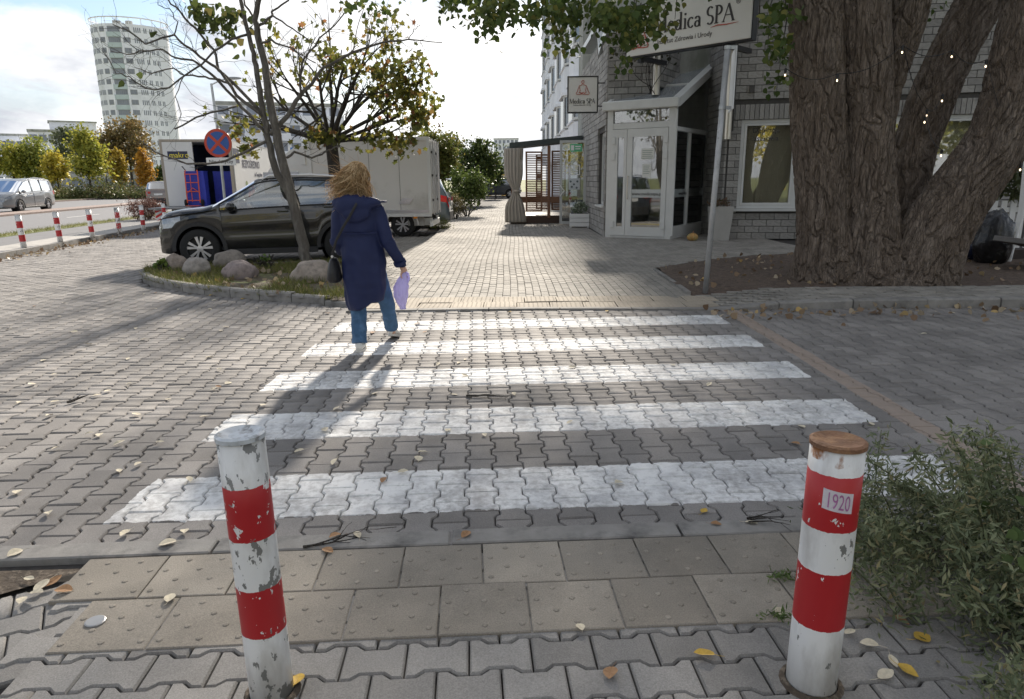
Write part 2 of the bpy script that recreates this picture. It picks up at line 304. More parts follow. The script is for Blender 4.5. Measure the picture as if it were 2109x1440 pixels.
# ---- paving stone material with zebra paint
def pavermat(name,col,stripes=False,isl=.17,var=.13,colcol=None):
    m=mat(name,col,.88,var,1.1,.035,220,isl=isl,col2=tuple(c*.74 for c in col),c2scale=1.7,c2lo=.47,c2hi=.66)
    nt=m.node_tree; L=nt.links.new; b=nt.nodes['Principled BSDF']; src=b.inputs['Base Color'].links[0].from_socket
    ge=_n(nt,'ShaderNodeNewGeometry'); sp=_n(nt,'ShaderNodeSeparateXYZ'); L(ge.outputs['Position'],sp.inputs[0])
    for nn in nt.nodes:
        if nn.type=='TEX_NOISE': L(ge.outputs['Position'],nn.inputs[0])
    def mth(op,a,b_=None,c=None,clamp=False):
        n=_n(nt,'ShaderNodeMath',operation=op,use_clamp=clamp)
        for i,q in enumerate((a,b_,c)):
            if q is None: continue
            if isinstance(q,(int,float)): n.inputs[i].default_value=q
            else: L(q,n.inputs[i])
        return n.outputs[0]
    fine=_n(nt,'ShaderNodeTexNoise'); fine.inputs['Scale'].default_value=190; fine.inputs['Detail'].default_value=6; fine.inputs['Roughness'].default_value=.75; L(ge.outputs['Position'],fine.inputs[0])
    sc=_n(nt,'ShaderNodeVectorMath',operation='SCALE'); L(src,sc.inputs[0]); L(mth('MULTIPLY_ADD',fine.outputs[0],1.7,.15),sc.inputs['Scale']); src=sc.outputs[0]
    if colcol:                                # one row of warmer stones beside the crossing
        k=mth('LESS_THAN',mth('ABSOLUTE',mth('SUBTRACT',sp.outputs[0],colcol[0])),colcol[1]); mi=_n(nt,'ShaderNodeMix',data_type='RGBA'); L(k,mi.inputs[0]); L(src,mi.inputs[6]); mi.inputs[7].default_value=(*colcol[2],1); src=mi.outputs[2]
    if stripes:
        wob=_n(nt,'ShaderNodeTexNoise'); wob.inputs['Scale'].default_value=14; wob.inputs['Detail'].default_value=4; L(ge.outputs['Position'],wob.inputs[0])
        wv=mth('MULTIPLY_ADD',wob.outputs[0],.05,-.025)
        yy=mth('ADD',mth('MULTIPLY_ADD',sp.outputs[0],-.05,sp.outputs[1]),wv); xx=mth('ADD',sp.outputs[0],wv)
        t=mth('DIVIDE',mth('SUBTRACT',yy,2.965),1.0125); fr=mth('FRACT',t)
        k=mth('LESS_THAN',fr,.475); k=mth('MULTIPLY',k,mth('GREATER_THAN',yy,2.9)); k=mth('MULTIPLY',k,mth('LESS_THAN',yy,8.4))
        k=mth('MULTIPLY',k,mth('GREATER_THAN',xx,-1.87)); k=mth('MULTIPLY',k,mth('LESS_THAN',xx,2.31))
        we=_n(nt,'ShaderNodeTexNoise'); we.inputs['Scale'].default_value=22; we.inputs['Detail'].default_value=9; we.inputs['Roughness'].default_value=.72; L(ge.outputs['Position'],we.inputs[0])
        lg=_n(nt,'ShaderNodeTexNoise'); lg.inputs['Scale'].default_value=2.2; L(ge.outputs['Position'],lg.inputs[0])
        wr=mth('MULTIPLY_ADD',lg.outputs[0],.5,we.outputs[0]); mr=_n(nt,'ShaderNodeMapRange'); mr.inputs[1].default_value=.92; mr.inputs[2].default_value=.70; mr.inputs[3].default_value=.42; mr.inputs[4].default_value=.98; L(wr,mr.inputs[0])
        low=mth("GREATER_THAN",sp.outputs[2],-.03)
        k=mth('MULTIPLY',mth('MULTIPLY',k,mr.outputs[0]),low)
        mi=_n(nt,'ShaderNodeMix',data_type='RGBA'); L(k,mi.inputs[0]); L(src,mi.inputs[6]); pn=_n(nt,'ShaderNodeTexNoise'); pn.inputs['Scale'].default_value=3.5; pn.inputs['Detail'].default_value=8; pn.inputs['Roughness'].default_value=.68; L(ge.outputs['Position'],pn.inputs[0])
        pr=_n(nt,'ShaderNodeValToRGB'); pe_=pr.color_ramp.elements; pe_[0].position=.36; pe_[0].color=(.47,.47,.475,1); pe_[1].position=.56; pe_[1].color=(.74,.74,.73,1); L(pn.outputs[0],pr.inputs[0]); L(pr.outputs[0],mi.inputs[7]); src=mi.outputs[2]
    L(src,b.inputs['Base Color']); return m
m_pave=pavermat('driveway paver',(.218,.205,.194),True,colcol=(2.53,.085,(.30,.245,.205)))
m_pave2=pavermat('footway paver',(.245,.235,.222))
m_brickpave=pavermat('sidewalk paver',(.268,.25,.222),isl=.12,var=.08)
m_tile=pavermat('tactile tile',(.265,.238,.20),isl=.16,var=.25)
def tile_mesh(name,TV,TF,poses,m):
    """many copies of one little template mesh joined: poses = (x,y,z,rot,tiltx,tilty,sx,sy)"""
    TV=np.array(TV,float); n=len(poses); k=len(TV); P=np.array(poses,float)
    c,s=np.cos(P[:,3]),np.sin(P[:,3]); X=TV[None,:,0]*P[:,6,None]; Y=TV[None,:,1]*P[:,7,None]; Z=TV[None,:,2]+X*P[:,4,None]+Y*P[:,5,None]
    V=np.stack([X*c[:,None]-Y*s[:,None]+P[:,0,None],X*s[:,None]+Y*c[:,None]+P[:,1,None],Z+P[:,2,None]],-1).reshape(-1,3)
    me=bpy.data.meshes.new(name); me.vertices.add(n*k); me.vertices.foreach_set('co',V.astype(np.float32).ravel())
    idx=np.concatenate([np.array(f) for f in TF]); sz=np.array([len(f) for f in TF])
    li=(idx[None,:]+(np.arange(n)*k)[:,None]).ravel().astype(np.int32); me.loops.add(len(li)); me.loops.foreach_set('vertex_index',li)
    st=np.concatenate([[0],np.cumsum(sz)[:-1]]); ls=(st[None,:]+(np.arange(n)*len(idx))[:,None]).ravel().astype(np.int32)
    me.polygons.add(len(ls)); me.polygons.foreach_set('loop_start',ls); me.materials.append(m); me.update(calc_edges=True); me.validate(); return me
def template(poly,depth=.035,ch=.006,drop=.006):
    n=len(poly); cx=sum(p[0] for p in poly)/n; cy=sum(p[1] for p in poly)/n
    def ins(p): 
        return (p[0]-math.copysign(ch,p[0]-cx),p[1]-math.copysign(ch,p[1]-cy)) if abs(p[1])>.09 or n==4 else (p[0]-math.copysign(ch,p[0]-cx),p[1])
    V=[(x,y,-depth) for x,y in poly]+[(x,y,-drop) for x,y in poly]+[(*ins(p),0) for p in poly]
    Fc=[(k*n+i,k*n+(i+1)%n,(k+1)*n+(i+1)%n,(k+1)*n+i) for k in range(2) for i in range(n)]+[tuple(range(2*n,3*n))]
    return V,Fc
PW,PL=.144,.204
_uw,_un,_lv=.0812,.0576,PL/2-.0028
bone=[(_uw,-_lv),(_uw,-.067),(_un,-.040),(_un,.040),(_uw,.067),(_uw,_lv),(-_uw,_lv),(-_uw,.067),(-_un,.040),(-_un,-.040),(-_uw,-.067),(-_uw,-_lv)]
BV,BF=template(bone,.035,.006,.008)
def pave(parent,name,TV,TF,m,poses,limit=300,jit=1.0):
    vis=[];
    out=[]
    for (x,y,z,r,sx,sy) in poses:
        q=(x,y,z+random.gauss(0,.0012)*jit,r+random.gauss(0,.006)*jit,random.gauss(0,.006)*jit,random.gauss(0,.006)*jit,sx,sy)
        px=PX((x,y,z)); ok=px[2]>.2 and -20<px[0]<2129 and -20<px[1]<1460
        out.append((px[2] if ok else 1e6+abs(px[2]),q))
    out.sort(key=lambda t:t[0]); near=[q for d,q in out[:limit] if d<1e5]; rest=[q for d,q in out[len(near):]]
    me=bpy.data.meshes.new(name); me.from_pydata(TV,[],TF); me.materials.append(m)
    for q in near:
        o=link(name,me,parent,q[:3]); o.rotation_euler=(q[5],-q[4],q[3]); o.scale=(q[6],q[7],1)
    if rest: stuff(link(name+'_field',tile_mesh(name+'_field',TV,TF,rest,m),parent))
def inpoly(x,y,P):
    c=False; j=len(P)-1
    for i in range(len(P)):
        if (P[i][1]>y)!=(P[j][1]>y) and x<(P[j][0]-P[i][0])*(y-P[i][1])/(P[j][1]-P[i][1])+P[i][0]: c=not c
        j=i
    return c
ISL=[(-5.85,10.9),(-5.62,10.55),(-5.2,10.1),(-4.6,9.65),(-3.98,9.25),(-3.2,8.88),(-2.5,8.6),(-2.02,8.36),(-2.35,10.5),(-2.7,12.7),(-6.3,11.85),(-6.0,11.3)]
AN=.05
def rot(u,v,a=AN): return (u*math.cos(a)-v*math.sin(a),u*math.sin(a)+v*math.cos(a))
drive=structure(bpy.data.objects.new('driveway',None)); COL.objects.link(drive)
poses=[]
for i in range(-120,62):
    for j in range(8,128):
        u=i*PW; v=(j+.5*(i%2))*PL; x,y=rot(u,v)
        if y<2.69+.055*x or x>7.2 or y>25: continue
        if x>-1.9 and y>8.02: continue
        if x>-2.95 and y>8.6 and y<19: 
            if not (x<-2.45 and y<13): continue
        if x>-2.6 and y>=19: continue
        if x<-11.35-.14*(y-20): continue
        if inpoly(x,y,ISL): continue
        if not inframe((x,y,0),260): continue
        dip=.008*mnoise.noise((x*.35,y*.35,3.3))
        poses.append((x,y,dip,AN,1,1))
pave(drive,'paver',BV,BF,m_pave,poses,300,1.5)
# ---- near pavement: tactile tiles, bone pavers turned a quarter, flush kerb
near=structure(bpy.data.objects.new('near_pavement',None)); COL.objects.link(near)
poses=[]
for i in range(-4,9):
    for j in range(-14,14):
        u=(j+.5*(i%2))*PL+.06; v=1.945-.0-i*PW; x,y=rot(u,v,.055)
        if x<-1.62 or y<.9: continue
        if inframe((x,y,0),300): poses.append((x,y,-.003,.055+math.pi/2,1,1))
a2=R(31)
for i in range(-10,12):
    for j in range(-12,12):
        x,y=rot((j+.5*(i%2))*PL,i*PW,a2); x-=2.15; y+=1.75
        if x>-1.60 or y>2.60+.055*x: continue
        if y>1.62-.0+(-1.55-x)*-.0 and inpoly(x,y,[(-1.62,2.52),(-2.6,2.5),(-2.6,2.12),(-2.05,2.24)]): continue
        if inframe((x,y,0),300): poses.append((x,y,-.013,a2+math.pi/2,1,1))
pave(near,'paver',BV,BF,m_pave2,poses,300,.8)
ts=.322; hv=ts/2-.003
TVt,TFt=template([(hv,-.147),(hv,.147),(-hv,.147),(-hv,-.147)],.035,.004,.003)
tb=MB(); tb.add(TVt,TFt)
for a in range(5):
    for c in range(4):
        x=-.13+a*.065; y=-.105+c*.07
        if (a+c)%2: continue
        tb.lathe([(.0125,-.001),(.010,.0025),(.006,.0036)],8,c=(x,y,0))
poses=[]
for r,(v0,off) in enumerate(((2.195,.0),(2.493,.16))):
    for j in range(-5,6):
        x,y=rot(.012+off+j*ts,v0,.055)
        if -1.62<x<1.75: poses.append((x,y,.005,.055,1,1))
pave(near,'tactile_tile',tb.v,tb.f,m_tile,poses,300,.9)
for j in range(-6,6):
    b=MB(); L0=1.0; b.box(-L0/2+.006,L0/2-.006,-.06,.06,-.05,.004,.006); x,y=rot(-.63+j*L0,2.715,.052); b.build('kerb_stone',m_kerb,near,loc=(x,y,random.uniform(0,.004)),rz=.052+random.gauss(0,.004))
b=MB(); b.add([(-1.7,2.49,-.004),(-2.55,2.46,-.004),(-2.8,2.2,-.004),(-2.75,2.0,-.004),(-2.1,2.2,-.004)],[(0,1,2,3,4)]); b.build('soil_patch',m_soil,near)
b=MB(); b.lathe([(.034,-.002),(.034,.008),(.03,.010),(.0,.010)],20,c=(*G(197,1283)[:2],.0)); b.build('metal_stud',mat('stud',(.35,.35,.35),.45,.1,metal=.6),near)
# ---- far pavement: flush kerb, tactile row, rectangular pavers
far=structure(bpy.data.objects.new('sidewalk',None)); COL.objects.link(far)
for j in range(5):
    b=MB(); x0=-1.95+j*.84; n=5
    yk=lambda x: 8.02+.05*math.cos((x-.2)*1.1)-.02*x
    pl=[(x0+.005+t*.83/n,yk(x0+t*.83/n)-.05) for t in range(n+1)]+[(x0+.005+t*.83/n,yk(x0+t*.83/n)+.05) for t in range(n,-1,-1)]
    b.prism(pl,-.05,.022); b.build('kerb_stone',m_kerb,far)
tb2=MB(); h2=.2; TV2,TF2=template([(h2-.003,-h2+.003),(h2-.003,h2-.003),(-h2+.003,h2-.003),(-h2+.003,-h2+.003)],.035,.004,.003); tb2.add(TV2,TF2)
for a in range(7):
    for c in range(7):
        tb2.lathe([(.011,-.001),(.007,.0022),(.003,.0028)],6,c=(-.168+a*.056,-.168+c*.056,0))
poses=[]
for r in range(2):
    for j in range(11):
        x=-1.75+j*.403+.1*(r%2); poses.append((x,8.30+r*.403-.02*x,.018+random.gauss(0,.004),-.01+random.gauss(0,.012),1,1))
pave(far,'tactile_tile',tb2.v,tb2.f,pavermat('sidewalk tactile',(.34,.295,.235),isl=.1),poses,300,2.0)
RV,RF=template([(.0485,-.0985),(.0485,.0985),(-.0485,.0985),(-.0485,-.0985)],.03,.004,.004)
BED=[(2.32,8.86),(3.3,8.84),(4.4,8.84),(9.5,8.84),(16,8.84),(16,12.6),(9,13.2),(5.65,13.6),(4.2,13.0),(3.2,12.3),(2.42,11.5)]
def ramp(x): t=max(0,min(1,(x-2.25)/1.25)); return .10*t*t*(3-2*t)
poses=[]
for i in range(-30,62):
    for j in range(0,330):
        x=i*.103+.02; y=8.62+(j+.5*(i%2))*.203+.19
        x+=.02*math.sin(y*.8)
        lim=-2.0-.42*(y-8.4) if y<10.6 else (-2.95 if y<19 else max(-2.95+.075*(y-19),-2.25))
        if y<13: lim=max(lim,-2.35-.115*(y-10))
        if x<lim or y>52: continue
        if x>2.42 and y<11.45: continue
        if inpoly(x,y,BED): continue
        if x>2.45 and y>(18.9 if x<5.4 else 17.75-.208*(x-5.36)): continue
        if not inframe((x,y,0),200): continue
        poses.append((x,y,.012+.02*mnoise.noise((x*.5,y*.5,1.3))*(1 if y>11 else 0),0,1,1))
pave(far,'paver',RV,RF,m_brickpave,poses,300)
poses=[]
for i in range(0,60):                          # sloping strip between the kerb and the tree bed
    for j in range(0,9):
        x=2.30+(i+.5*(j%2))*.203; y=8.06+j*.103
        if x>2.2+j*.03 and inframe((x,y,0),250) and x<12.5: poses.append((x,y,ramp(x),0,2.0,.51))
hump=structure(bpy.data.objects.new('kerb_ramp',None)); COL.objects.link(hump)
pave(hump,'paver',RV,RF,pavermat('ramp paver',(.25,.235,.21)),poses,300,2.5)
b=MB(); b.add([(2.2,8.0,-.02),(3.0,8.0,.02),(3.5,8.0,.07),(13,8.0,.07),(13,9.05,.07),(3.5,9.05,.07),(3.0,9.05,.02),(2.2,9.05,-.02)],[(0,1,6,7),(1,2,5,6),(2,3,4,5)]); b.build('ramp_bed',m_joint,hump)
for j in range(10):
    L0=.86; x0=2.25+j*L0; z0,z1=ramp(x0)+.012,ramp(x0+L0)+.012; b=MB(); y0=7.90+.0*j; g=.006; c=.018
    V=[(x0+g,y0,-.06),(x0+L0-g,y0,-.06),(x0+L0-g,y0+.13,-.06),(x0+g,y0+.13,-.06),(x0+g,y0,z0-c),(x0+L0-g,y0,z1-c),(x0+L0-g,y0+.13,z1),(x0+g,y0+.13,z0),(x0+g,y0+c,z0),(x0+L0-g,y0+c,z1)]
    b.add(V,[(0,1,5,4),(4,5,9,8),(8,9,6,7),(1,2,6,9,5),(3,0,4,8,7),(2,3,7,6)]); b.build('kerb_stone',m_kerb,hump,loc=(0,random.gauss(0,.006),random.gauss(0,.005)))
def bedmesh(name,poly,z,m,step=.12,amp=.03,zf=None,parent=None):
    xs=[p[0] for p in poly]; ys=[p[1] for p in poly]; b=MB(); idx={}
    nx=int((max(xs)-min(xs))/step)+1; ny=int((max(ys)-min(ys))/step)+1
    for i in range(nx+1):
        for j in range(ny+1):
            x=min(xs)+i*step; y=min(ys)+j*step; idx[i,j]=len(b.v); zz=z if zf is None else zf(x,y,z); b.v.append((x,y,zz+amp*mnoise.noise((x*2.3,y*2.3,.7))+amp*.6*mnoise.noise((x*9,y*9,.7))))
    for i in range(nx):
        for j in range(ny):
            x=min(xs)+(i+.5)*step; y=min(ys)+(j+.5)*step
            if inpoly(x,y,poly): b.f.append((idx[i,j],idx[i+1,j],idx[i+1,j+1],idx[i,j+1])); b.mi.append(0)
    return b.build(name,m,parent,smooth=True)
structure(bedmesh('tree_bed',BED,.055,mat('bed soil',(.10,.072,.055),.95,.45,14,.14,60,col2=(.20,.16,.13),c2scale=45,c2lo=.55,c2hi=.7),.09,.03,zf=lambda x,y,z: (z-.075)+.075*min(1,max(0,(x-2.3)/1.3)+max(0,(y-9.0)/.8))))
structure(bedmesh('island_bed',ISL,.075,mat('island soil',(.13,.105,.075),.95,.4,12,.14,60,col2=(.16,.17,.07),c2scale=6,c2lo=.48,c2hi=.6),.09,.03))
kb=structure(bpy.data.objects.new('island_kerb',None)); COL.objects.link(kb)
path=[Vector((*p,0)) for p in ISL[:8]]
seg=[(path[i]+(path[i+1]-path[i])*(k/4)) for i in range(7) for k in range(4)]+[path[-1]]
dl=[0]
for i in range(1,len(seg)): dl.append(dl[-1]+(seg[i]-seg[i-1]).length)
def onpath(s):
    s=max(0,min(dl[-1],s))
    for i in range(1,len(seg)):
        if dl[i]>=s-1e-9: t=(s-dl[i-1])/(dl[i]-dl[i-1]+1e-9); p=seg[i-1].lerp(seg[i],t); d=(seg[i]-seg[i-1]).normalized(); return p,d
s=0
while s<dl[-1]-.05:
    L0=.30 if s<1.2 else .52; p,d=onpath(s+.006); q,e=onpath(min(s+L0,dl[-1])-.006); n1_=Vector((-d.y,d.x,0)); n2_=Vector((-e.y,e.x,0)); wd=.10
    hh=.125-.10*max(0,(s-dl[-1]+1.1))/1.1
    b=MB(); c=.02
    lo=[p-n1_*.0,q-n2_*.0,q+n2_*wd,p+n1_*wd]; tp=[p+n1_*c,q+n2_*c,q+n2_*wd,p+n1_*wd]
    V=[(v.x,v.y,-.05) for v in lo]+[(v.x,v.y,hh-c) for v in lo]+[(v.x,v.y,hh) for v in tp]
    b.add(V,[(0,1,5,4),(1,2,6,5),(2,3,7,6),(3,0,4,7),(4,5,9,8),(5,6,10,9),(6,7,11,10),(7,4,8,11),(8,9,10,11)]); b.build('kerb_stone',m_kerb,kb); s+=L0
b=MB(); b.prism([(-2.68,12.70),(-2.70,12.80),(-6.32,11.95),(-6.30,11.85)],-.05,.10); structure(b.build('parking_edge',m_kerb))

# concrete edging round the tree bed and along the island's walkway side
def edging(name,pts,z,wd=.06):
    o=structure(bpy.data.objects.new(name,None)); COL.objects.link(o)
    for i in range(len(pts)-1):
        A,B=Vector((*pts[i],0)),Vector((*pts[i+1],0)); n=max(1,int((B-A).length/.5)); d=(B-A).normalized(); q=Vector((-d.y,d.x,0))*wd/2
        for k in range(n):
            a,c=A.lerp(B,(k+.01)/n),A.lerp(B,(k+.99)/n); b=MB(); b.prism([(v.x,v.y) for v in(a-q,c-q,c+q,a+q)],-.06,z+random.uniform(-.006,.006)); b.build('edging_stone',m_kerb,o)
edging('bed_edging',[(2.33,8.98),(2.37,10.2),(2.40,11.5),(3.2,12.33),(4.2,13.05),(5.65,13.65),(9,13.25)],.045)
edging('island_edging',[(-2.06,8.5),(-2.38,10.5),(-2.70,12.7)],.06)
# ================================================================== BUILDINGS
m_brick=mat('grey brick',(.31,.297,.277),.85,.16,7,.05,70,isl=.2,col2=(.19,.18,.168),c2scale=5,c2lo=.5,c2hi=.72)
m_mortar=mat('mortar',(.085,.08,.075),.95,.2,12)
m_alu=mat('white aluminium',(.60,.60,.58),.45,.06,3,spec=.5)
m_flash=mat('metal flashing',(.46,.48,.48),.4,.1,4,metal=.4)
m_glass=glassmat('shop glass',tint=(.96,.97,.96),clear=.97,refl=1.0)
m_dark=mat('dark interior',(.05,.05,.048),.9,.2,2)
m_white=mat('white render',(.66,.68,.71),.85,.06,1.2,col2=(.55,.57,.6),c2scale=.8,c2lo=.5,c2hi=.75)
m_conc=mat('stained concrete',(.36,.36,.33),.9,.2,1.5,.03,20,col2=(.24,.25,.21),c2scale=1.2,stretch=(1,1,.35))
m_sign=mat('sign panel',(.70,.685,.65),.5,.03,2)
m_black=mat('black metal',(.02,.02,.022),.45,.1,6)
m_ink=mat('dark lettering',(.055,.05,.05),.6,.05)
m_red=mat('brick red print',(.50,.10,.07),.6,.08)
m_whitep=mat('white paint',(.74,.74,.73),.55,.05,4)
spa=thing('spa_building','grey brick corner building with glass entrance porch on the right','building',(0,0,0))
BRICKS=[]
def brick_wall(p0,p1,z0,z1,holes=(),bw=.34,bh=.158,th=.05,topf=None):
    """running bond between two ground points; holes = (s0,s1,z0,z1) along the wall"""
    p0=Vector((*p0,0)); p1=Vector((*p1,0)); d=(p1-p0); L=d.length; d.normalize(); n=Vector((d.y,-d.x,0)); a=math.atan2(d.y,d.x); g=.007
    rows=int(round((z1-z0)/bh))
    for r in range(rows):
        za=z0+r*bh; zb=za+bh; s=-(r%2)*bw/2
        while s<L:
            a0=max(0,s); a1=min(L,s+bw); s+=bw
            if a1-a0<.05: continue
            if topf and zb>topf((a0+a1)/2): continue
            segs=[(a0,a1)]
            for h in holes:
                if zb>h[2]+.02 and za<h[3]-.02:
                    ns=[]
                    for q0,q1 in segs:
                        if q1<=h[0] or q0>=h[1]: ns.append((q0,q1)); continue
                        if q0<h[0]-.03: ns.append((q0,h[0]))
                        if q1>h[1]+.03: ns.append((h[1],q1))
                    segs=ns
            for q0,q1 in segs:
                c=p0+d*((q0+q1)/2)+n*random.uniform(-.003,.004); BRICKS.append(((c.x,c.y,(za+zb)/2),a,(q1-q0)-g*2,bh-g*2,th))
    return p0,d,n,L
def backing(name,p0,d,n,L,z0,z1,holes,th,off,m,parent,topf=None):
    """solid wall behind the bricks, cut into blocks around the openings"""
    ss=sorted({0,L,*[h[0] for h in holes],*[h[1] for h in holes]}); zz=sorted({z0,z1,*[h[2] for h in holes],*[h[3] for h in holes]})
    b=MB(); a=math.atan2(d.y,d.x); b.M=Matrix.Translation(p0)@Matrix.Rotation(a,4,'Z')
    for i in range(len(ss)-1):
        for k in range(len(zz)-1):
            s=(ss[i]+ss[i+1])/2; z=(zz[k]+zz[k+1])/2
            if any(h[0]<s<h[1] and h[2]<z<h[3] for h in holes): continue
            b.box(ss[i],ss[i+1],off,off+th,zz[k],zz[k+1])
    return b.build(name,m,parent)
def frame(b,x0,x1,z0,z1,t,y0,y1,bars=(),hbars=()):
    b.box(x0,x0+t,y0,y1,z0,z1); b.box(x1-t,x1,y0,y1,z0,z1); b.box(x0+t,x1-t,y0+.001,y1-.001,z0,z0+t); b.box(x0+t,x1-t,y0+.001,y1-.001,z1-t,z1)
    for q in bars: b.box(q-t/2,q+t/2,y0+.002,y1-.002,z0+t,z1-t)
    for q in hbars: b.box(x0+t,x1-t,y0+.003,y1-.003,q-t/2,q+t/2)
Wm=lambda p,a: Matrix.Translation(Vector(p))@Matrix.Rotation(a,4,'Z')
# --- left wall (along the walkway), front-left wall, right facade
LW0=(2.5,25.0); LW1=(2.5,18.6)
holesL=[(4.75,6.15,.78,2.72)]
p0,d,n,L=brick_wall(LW0,LW1,0,5.0,holesL,topf=lambda s:5.05 if s>5.6 else 4.75 if s>4.3 else 5.6)
backing('wall',p0,d,n,L,0,4.6,holesL,.3,.02,m_mortar,spa)
FL1=(3.75,18.33)
p1,d1,n1_,L1=brick_wall((2.5,18.6),FL1,3.42,5.0)
backing('wall',p1,d1,n1_,L1,3.42,4.95,[],.28,.03,m_mortar,spa)
RW0=(5.36,17.62); RW1=(11.8,16.28); holesR=[(.28,2.95,.72,2.85),(3.3,5.6,.72,2.85)]
p2,d2,n2_,L2=brick_wall(RW0,RW1,0,5.55,holesR+[(0,L2_,2.85,3.22) for L2_ in (6.7,)])
backing('wall',p2,d2,n2_,L2,0,5.5,holesR,.3,.03,m_mortar,spa)
ret=brick_wall((5.30,19.4),(5.30,17.62),0,5.4); backing('wall',*ret,0,5.4,[],.2,.03,m_mortar,spa)
dg=brick_wall(FL1,(4.5,19.5),3.72,5.0); backing('wall',*dg,3.72,4.9,[],.2,.03,m_mortar,spa)
b=MB(); b.box(4.3,5.5,19.55,19.7,0,5.6); b.box(2.8,12,18.9+.9,26,5.0,5.2); b.build('inner_wall',m_conc,spa)
# soldier course over the right windows
a=math.atan2(d2.y,d2.x)
for k in range(60):
    s=.05+k*.112
    if s>L2-.1: break
    c=p2+d2*s+n2_*.004; BRICKS.append(((c.x,c.y,3.03),a,.098,.34,.05))
def bdist(q):
    x,y,z=PX(q[0]); ok=z>.1 and -10<x<2119 and -10<y<1450
    hid=(1640<x<1860) or (1860<x<2109 and random.random()<.7)
    return (z if ok else 1e6)+(1e4 if hid else 0)
BRICKS.sort(key=bdist)
ub=MB(); ub.box(-.5,.5,-.5,.5,-.5,.5); ume=ub.mesh('brick',m_brick)
for q in BRICKS[:300]:
    o=link('brick',ume,spa,q[0],q[1]); o.scale=(q[2],q[4],q[3])
bb=MB()
for q in BRICKS[300:]:
    bb.M=Wm(q[0],q[1]); bb.box(-q[2]/2,q[2]/2,-q[4]/2,q[4]/2,-q[3]/2,q[3]/2)
stuff(bb.build('brickwork',m_brick,spa))
# parapet flashing
b=MB()
def flash(pts,wd=.3,h=.16):
    for i in range(len(pts)-1):
        A,B=Vector(pts[i]),Vector(pts[i+1]); dd=(B-A); q=Vector((dd.y,-dd.x,0)).normalized()
        V=[A+q*.06,B+q*.06,B-q*wd,A-q*wd]; b.add([v for v in V]+[v+Vector((0,0,h)) for v in V],[(0,1,5,4),(1,2,6,5),(2,3,7,6),(3,0,4,7),(4,5,6,7),(3,2,1,0)])
flash([(2.5,25,5.6),(2.5,20.75,5.58),(2.5,20.2,4.78),(2.5,19.5,5.0),(2.5,18.57,5.03)]); flash([(2.48,18.6,5.02),(3.75,18.33,5.03),(4.5,19.5,5.04)]); flash([(5.3,19.4,5.52),(5.3,17.6,5.55),(11.8,16.26,5.56)])
b.build('parapet_flashing',m_flash,spa)
# corner window in the left wall
wm=Wm((2.5,20.25,0),-math.pi/2)
w1=MB(); w1.M=wm; frame(w1,0,1.4,.80,2.72,.07,.10,.17,(.7,)); wo=w1.build('window',m_alu,spa)
g=MB(); g.M=wm; g.box(.07,1.33,.13,.136,.87,2.65); g.build('pane',m_glass,wo)
g=MB(); g.M=wm; g.box(-.05,1.45,-.08,.2,.74,.79); g.build('sill',m_alu,wo)
g=MB(); g.M=wm; g.box(0,1.4,.5,.55,.7,2.8); g.build('blind',mat('cream blind',(.55,.5,.42),.9,.1,3),wo)
# right facade windows
a2r=math.atan2(d2.y,d2.x)
for q,(s0,s1,za,zb) in enumerate(holesR):
    wm=Wm((p2.x,p2.y,0),a2r); fr=MB(); fr.M=wm; mid=(s0+s1)/2; frame(fr,s0,s1,za+.03,zb,.075,.04,.13,()); fr.box(mid-.06,mid+.06,.041,.129,za+.1,zb-.08)
    for x0,x1 in((s0+.075,mid-.06),(mid+.06,s1-.075)): frame(fr,x0+.004,x1-.004,za+.11,zb-.08,.055,.03,.10)
    wo=fr.build('window',m_alu,spa)
    for x0,x1 in((s0+.13,mid-.115),(mid+.115,s1-.13)):
        gg=MB(); gg.M=wm; gg.box(x0,x1,.068,.074,za+.16,zb-.13); gg.build('pane',m_glass,wo)
    gg=MB(); gg.M=wm; gg.box(s0-.12,s1+.12,-.14,.06,za-.035,za+.025); gg.build('sill',m_alu,wo)
    gg=MB(); gg.M=wm; gg.box(s0,s1,.30,.34,za-.1,zb+.1); gg.box(s0+.45,s0+.55,.2,.28,za-.1,zb); gg.build('added_blind',mat('added blind',(.62,.56,.42),.9,.15,1.0),wo)  # cream blind added close behind the glass to brighten the dark window
    gg=MB(); gg.M=wm; gg.box(s0,s1,.3,1.3,za-.3,za-.25); gg.box(s0,s1,.3,1.3,zb+.02,zb+.06); gg.build('interior_floor',m_dark,wo)
def wtext(s,size,sx,z,parent=spa,m=m_ink,al='LEFT'):
    P=p2+d2*sx+n2_*-.055; text('lettering',s,size,m,parent,(P.x,P.y,z),(math.pi/2,0,a2r),al)
wtext('Depilacja',.17,.55,2.55); wtext('laserowa',.17,.55,2.36); wtext('wypełnianie',.16,1.92,2.47)
# downpipe, cable, small box on the facade
b=MB(); q=p2+d2*.06+n2_*.07; b.tube([(q.x,q.y,2.6),(q.x,q.y,5.4)],.02,8); b.build('cable_duct',m_mortar,spa)
b=MB(); q=p2+d2*.45+n2_*.06; b.M=Wm((q.x,q.y,3.55),a2r); b.box(-.06,.06,-.04,.04,-.08,.08); b.build('junction_box',m_mortar,spa)
m_steel=mat('stainless flue',(.60,.56,.50),.3,.1,2,metal=.85,stretch=(6,6,.5))
for x,y,z0,z1 in((3.62,18.1,3.5,4.75),(5.25,17.45,2.4,4.4)):
    b=MB(); b.lathe([(.10,z0),(.10,z1),(.11,z1),(.11,z1+.04),(0,z1+.04)],16,c=(x,y,0)); b.build('flue_pipe',m_steel,spa,smooth=False)
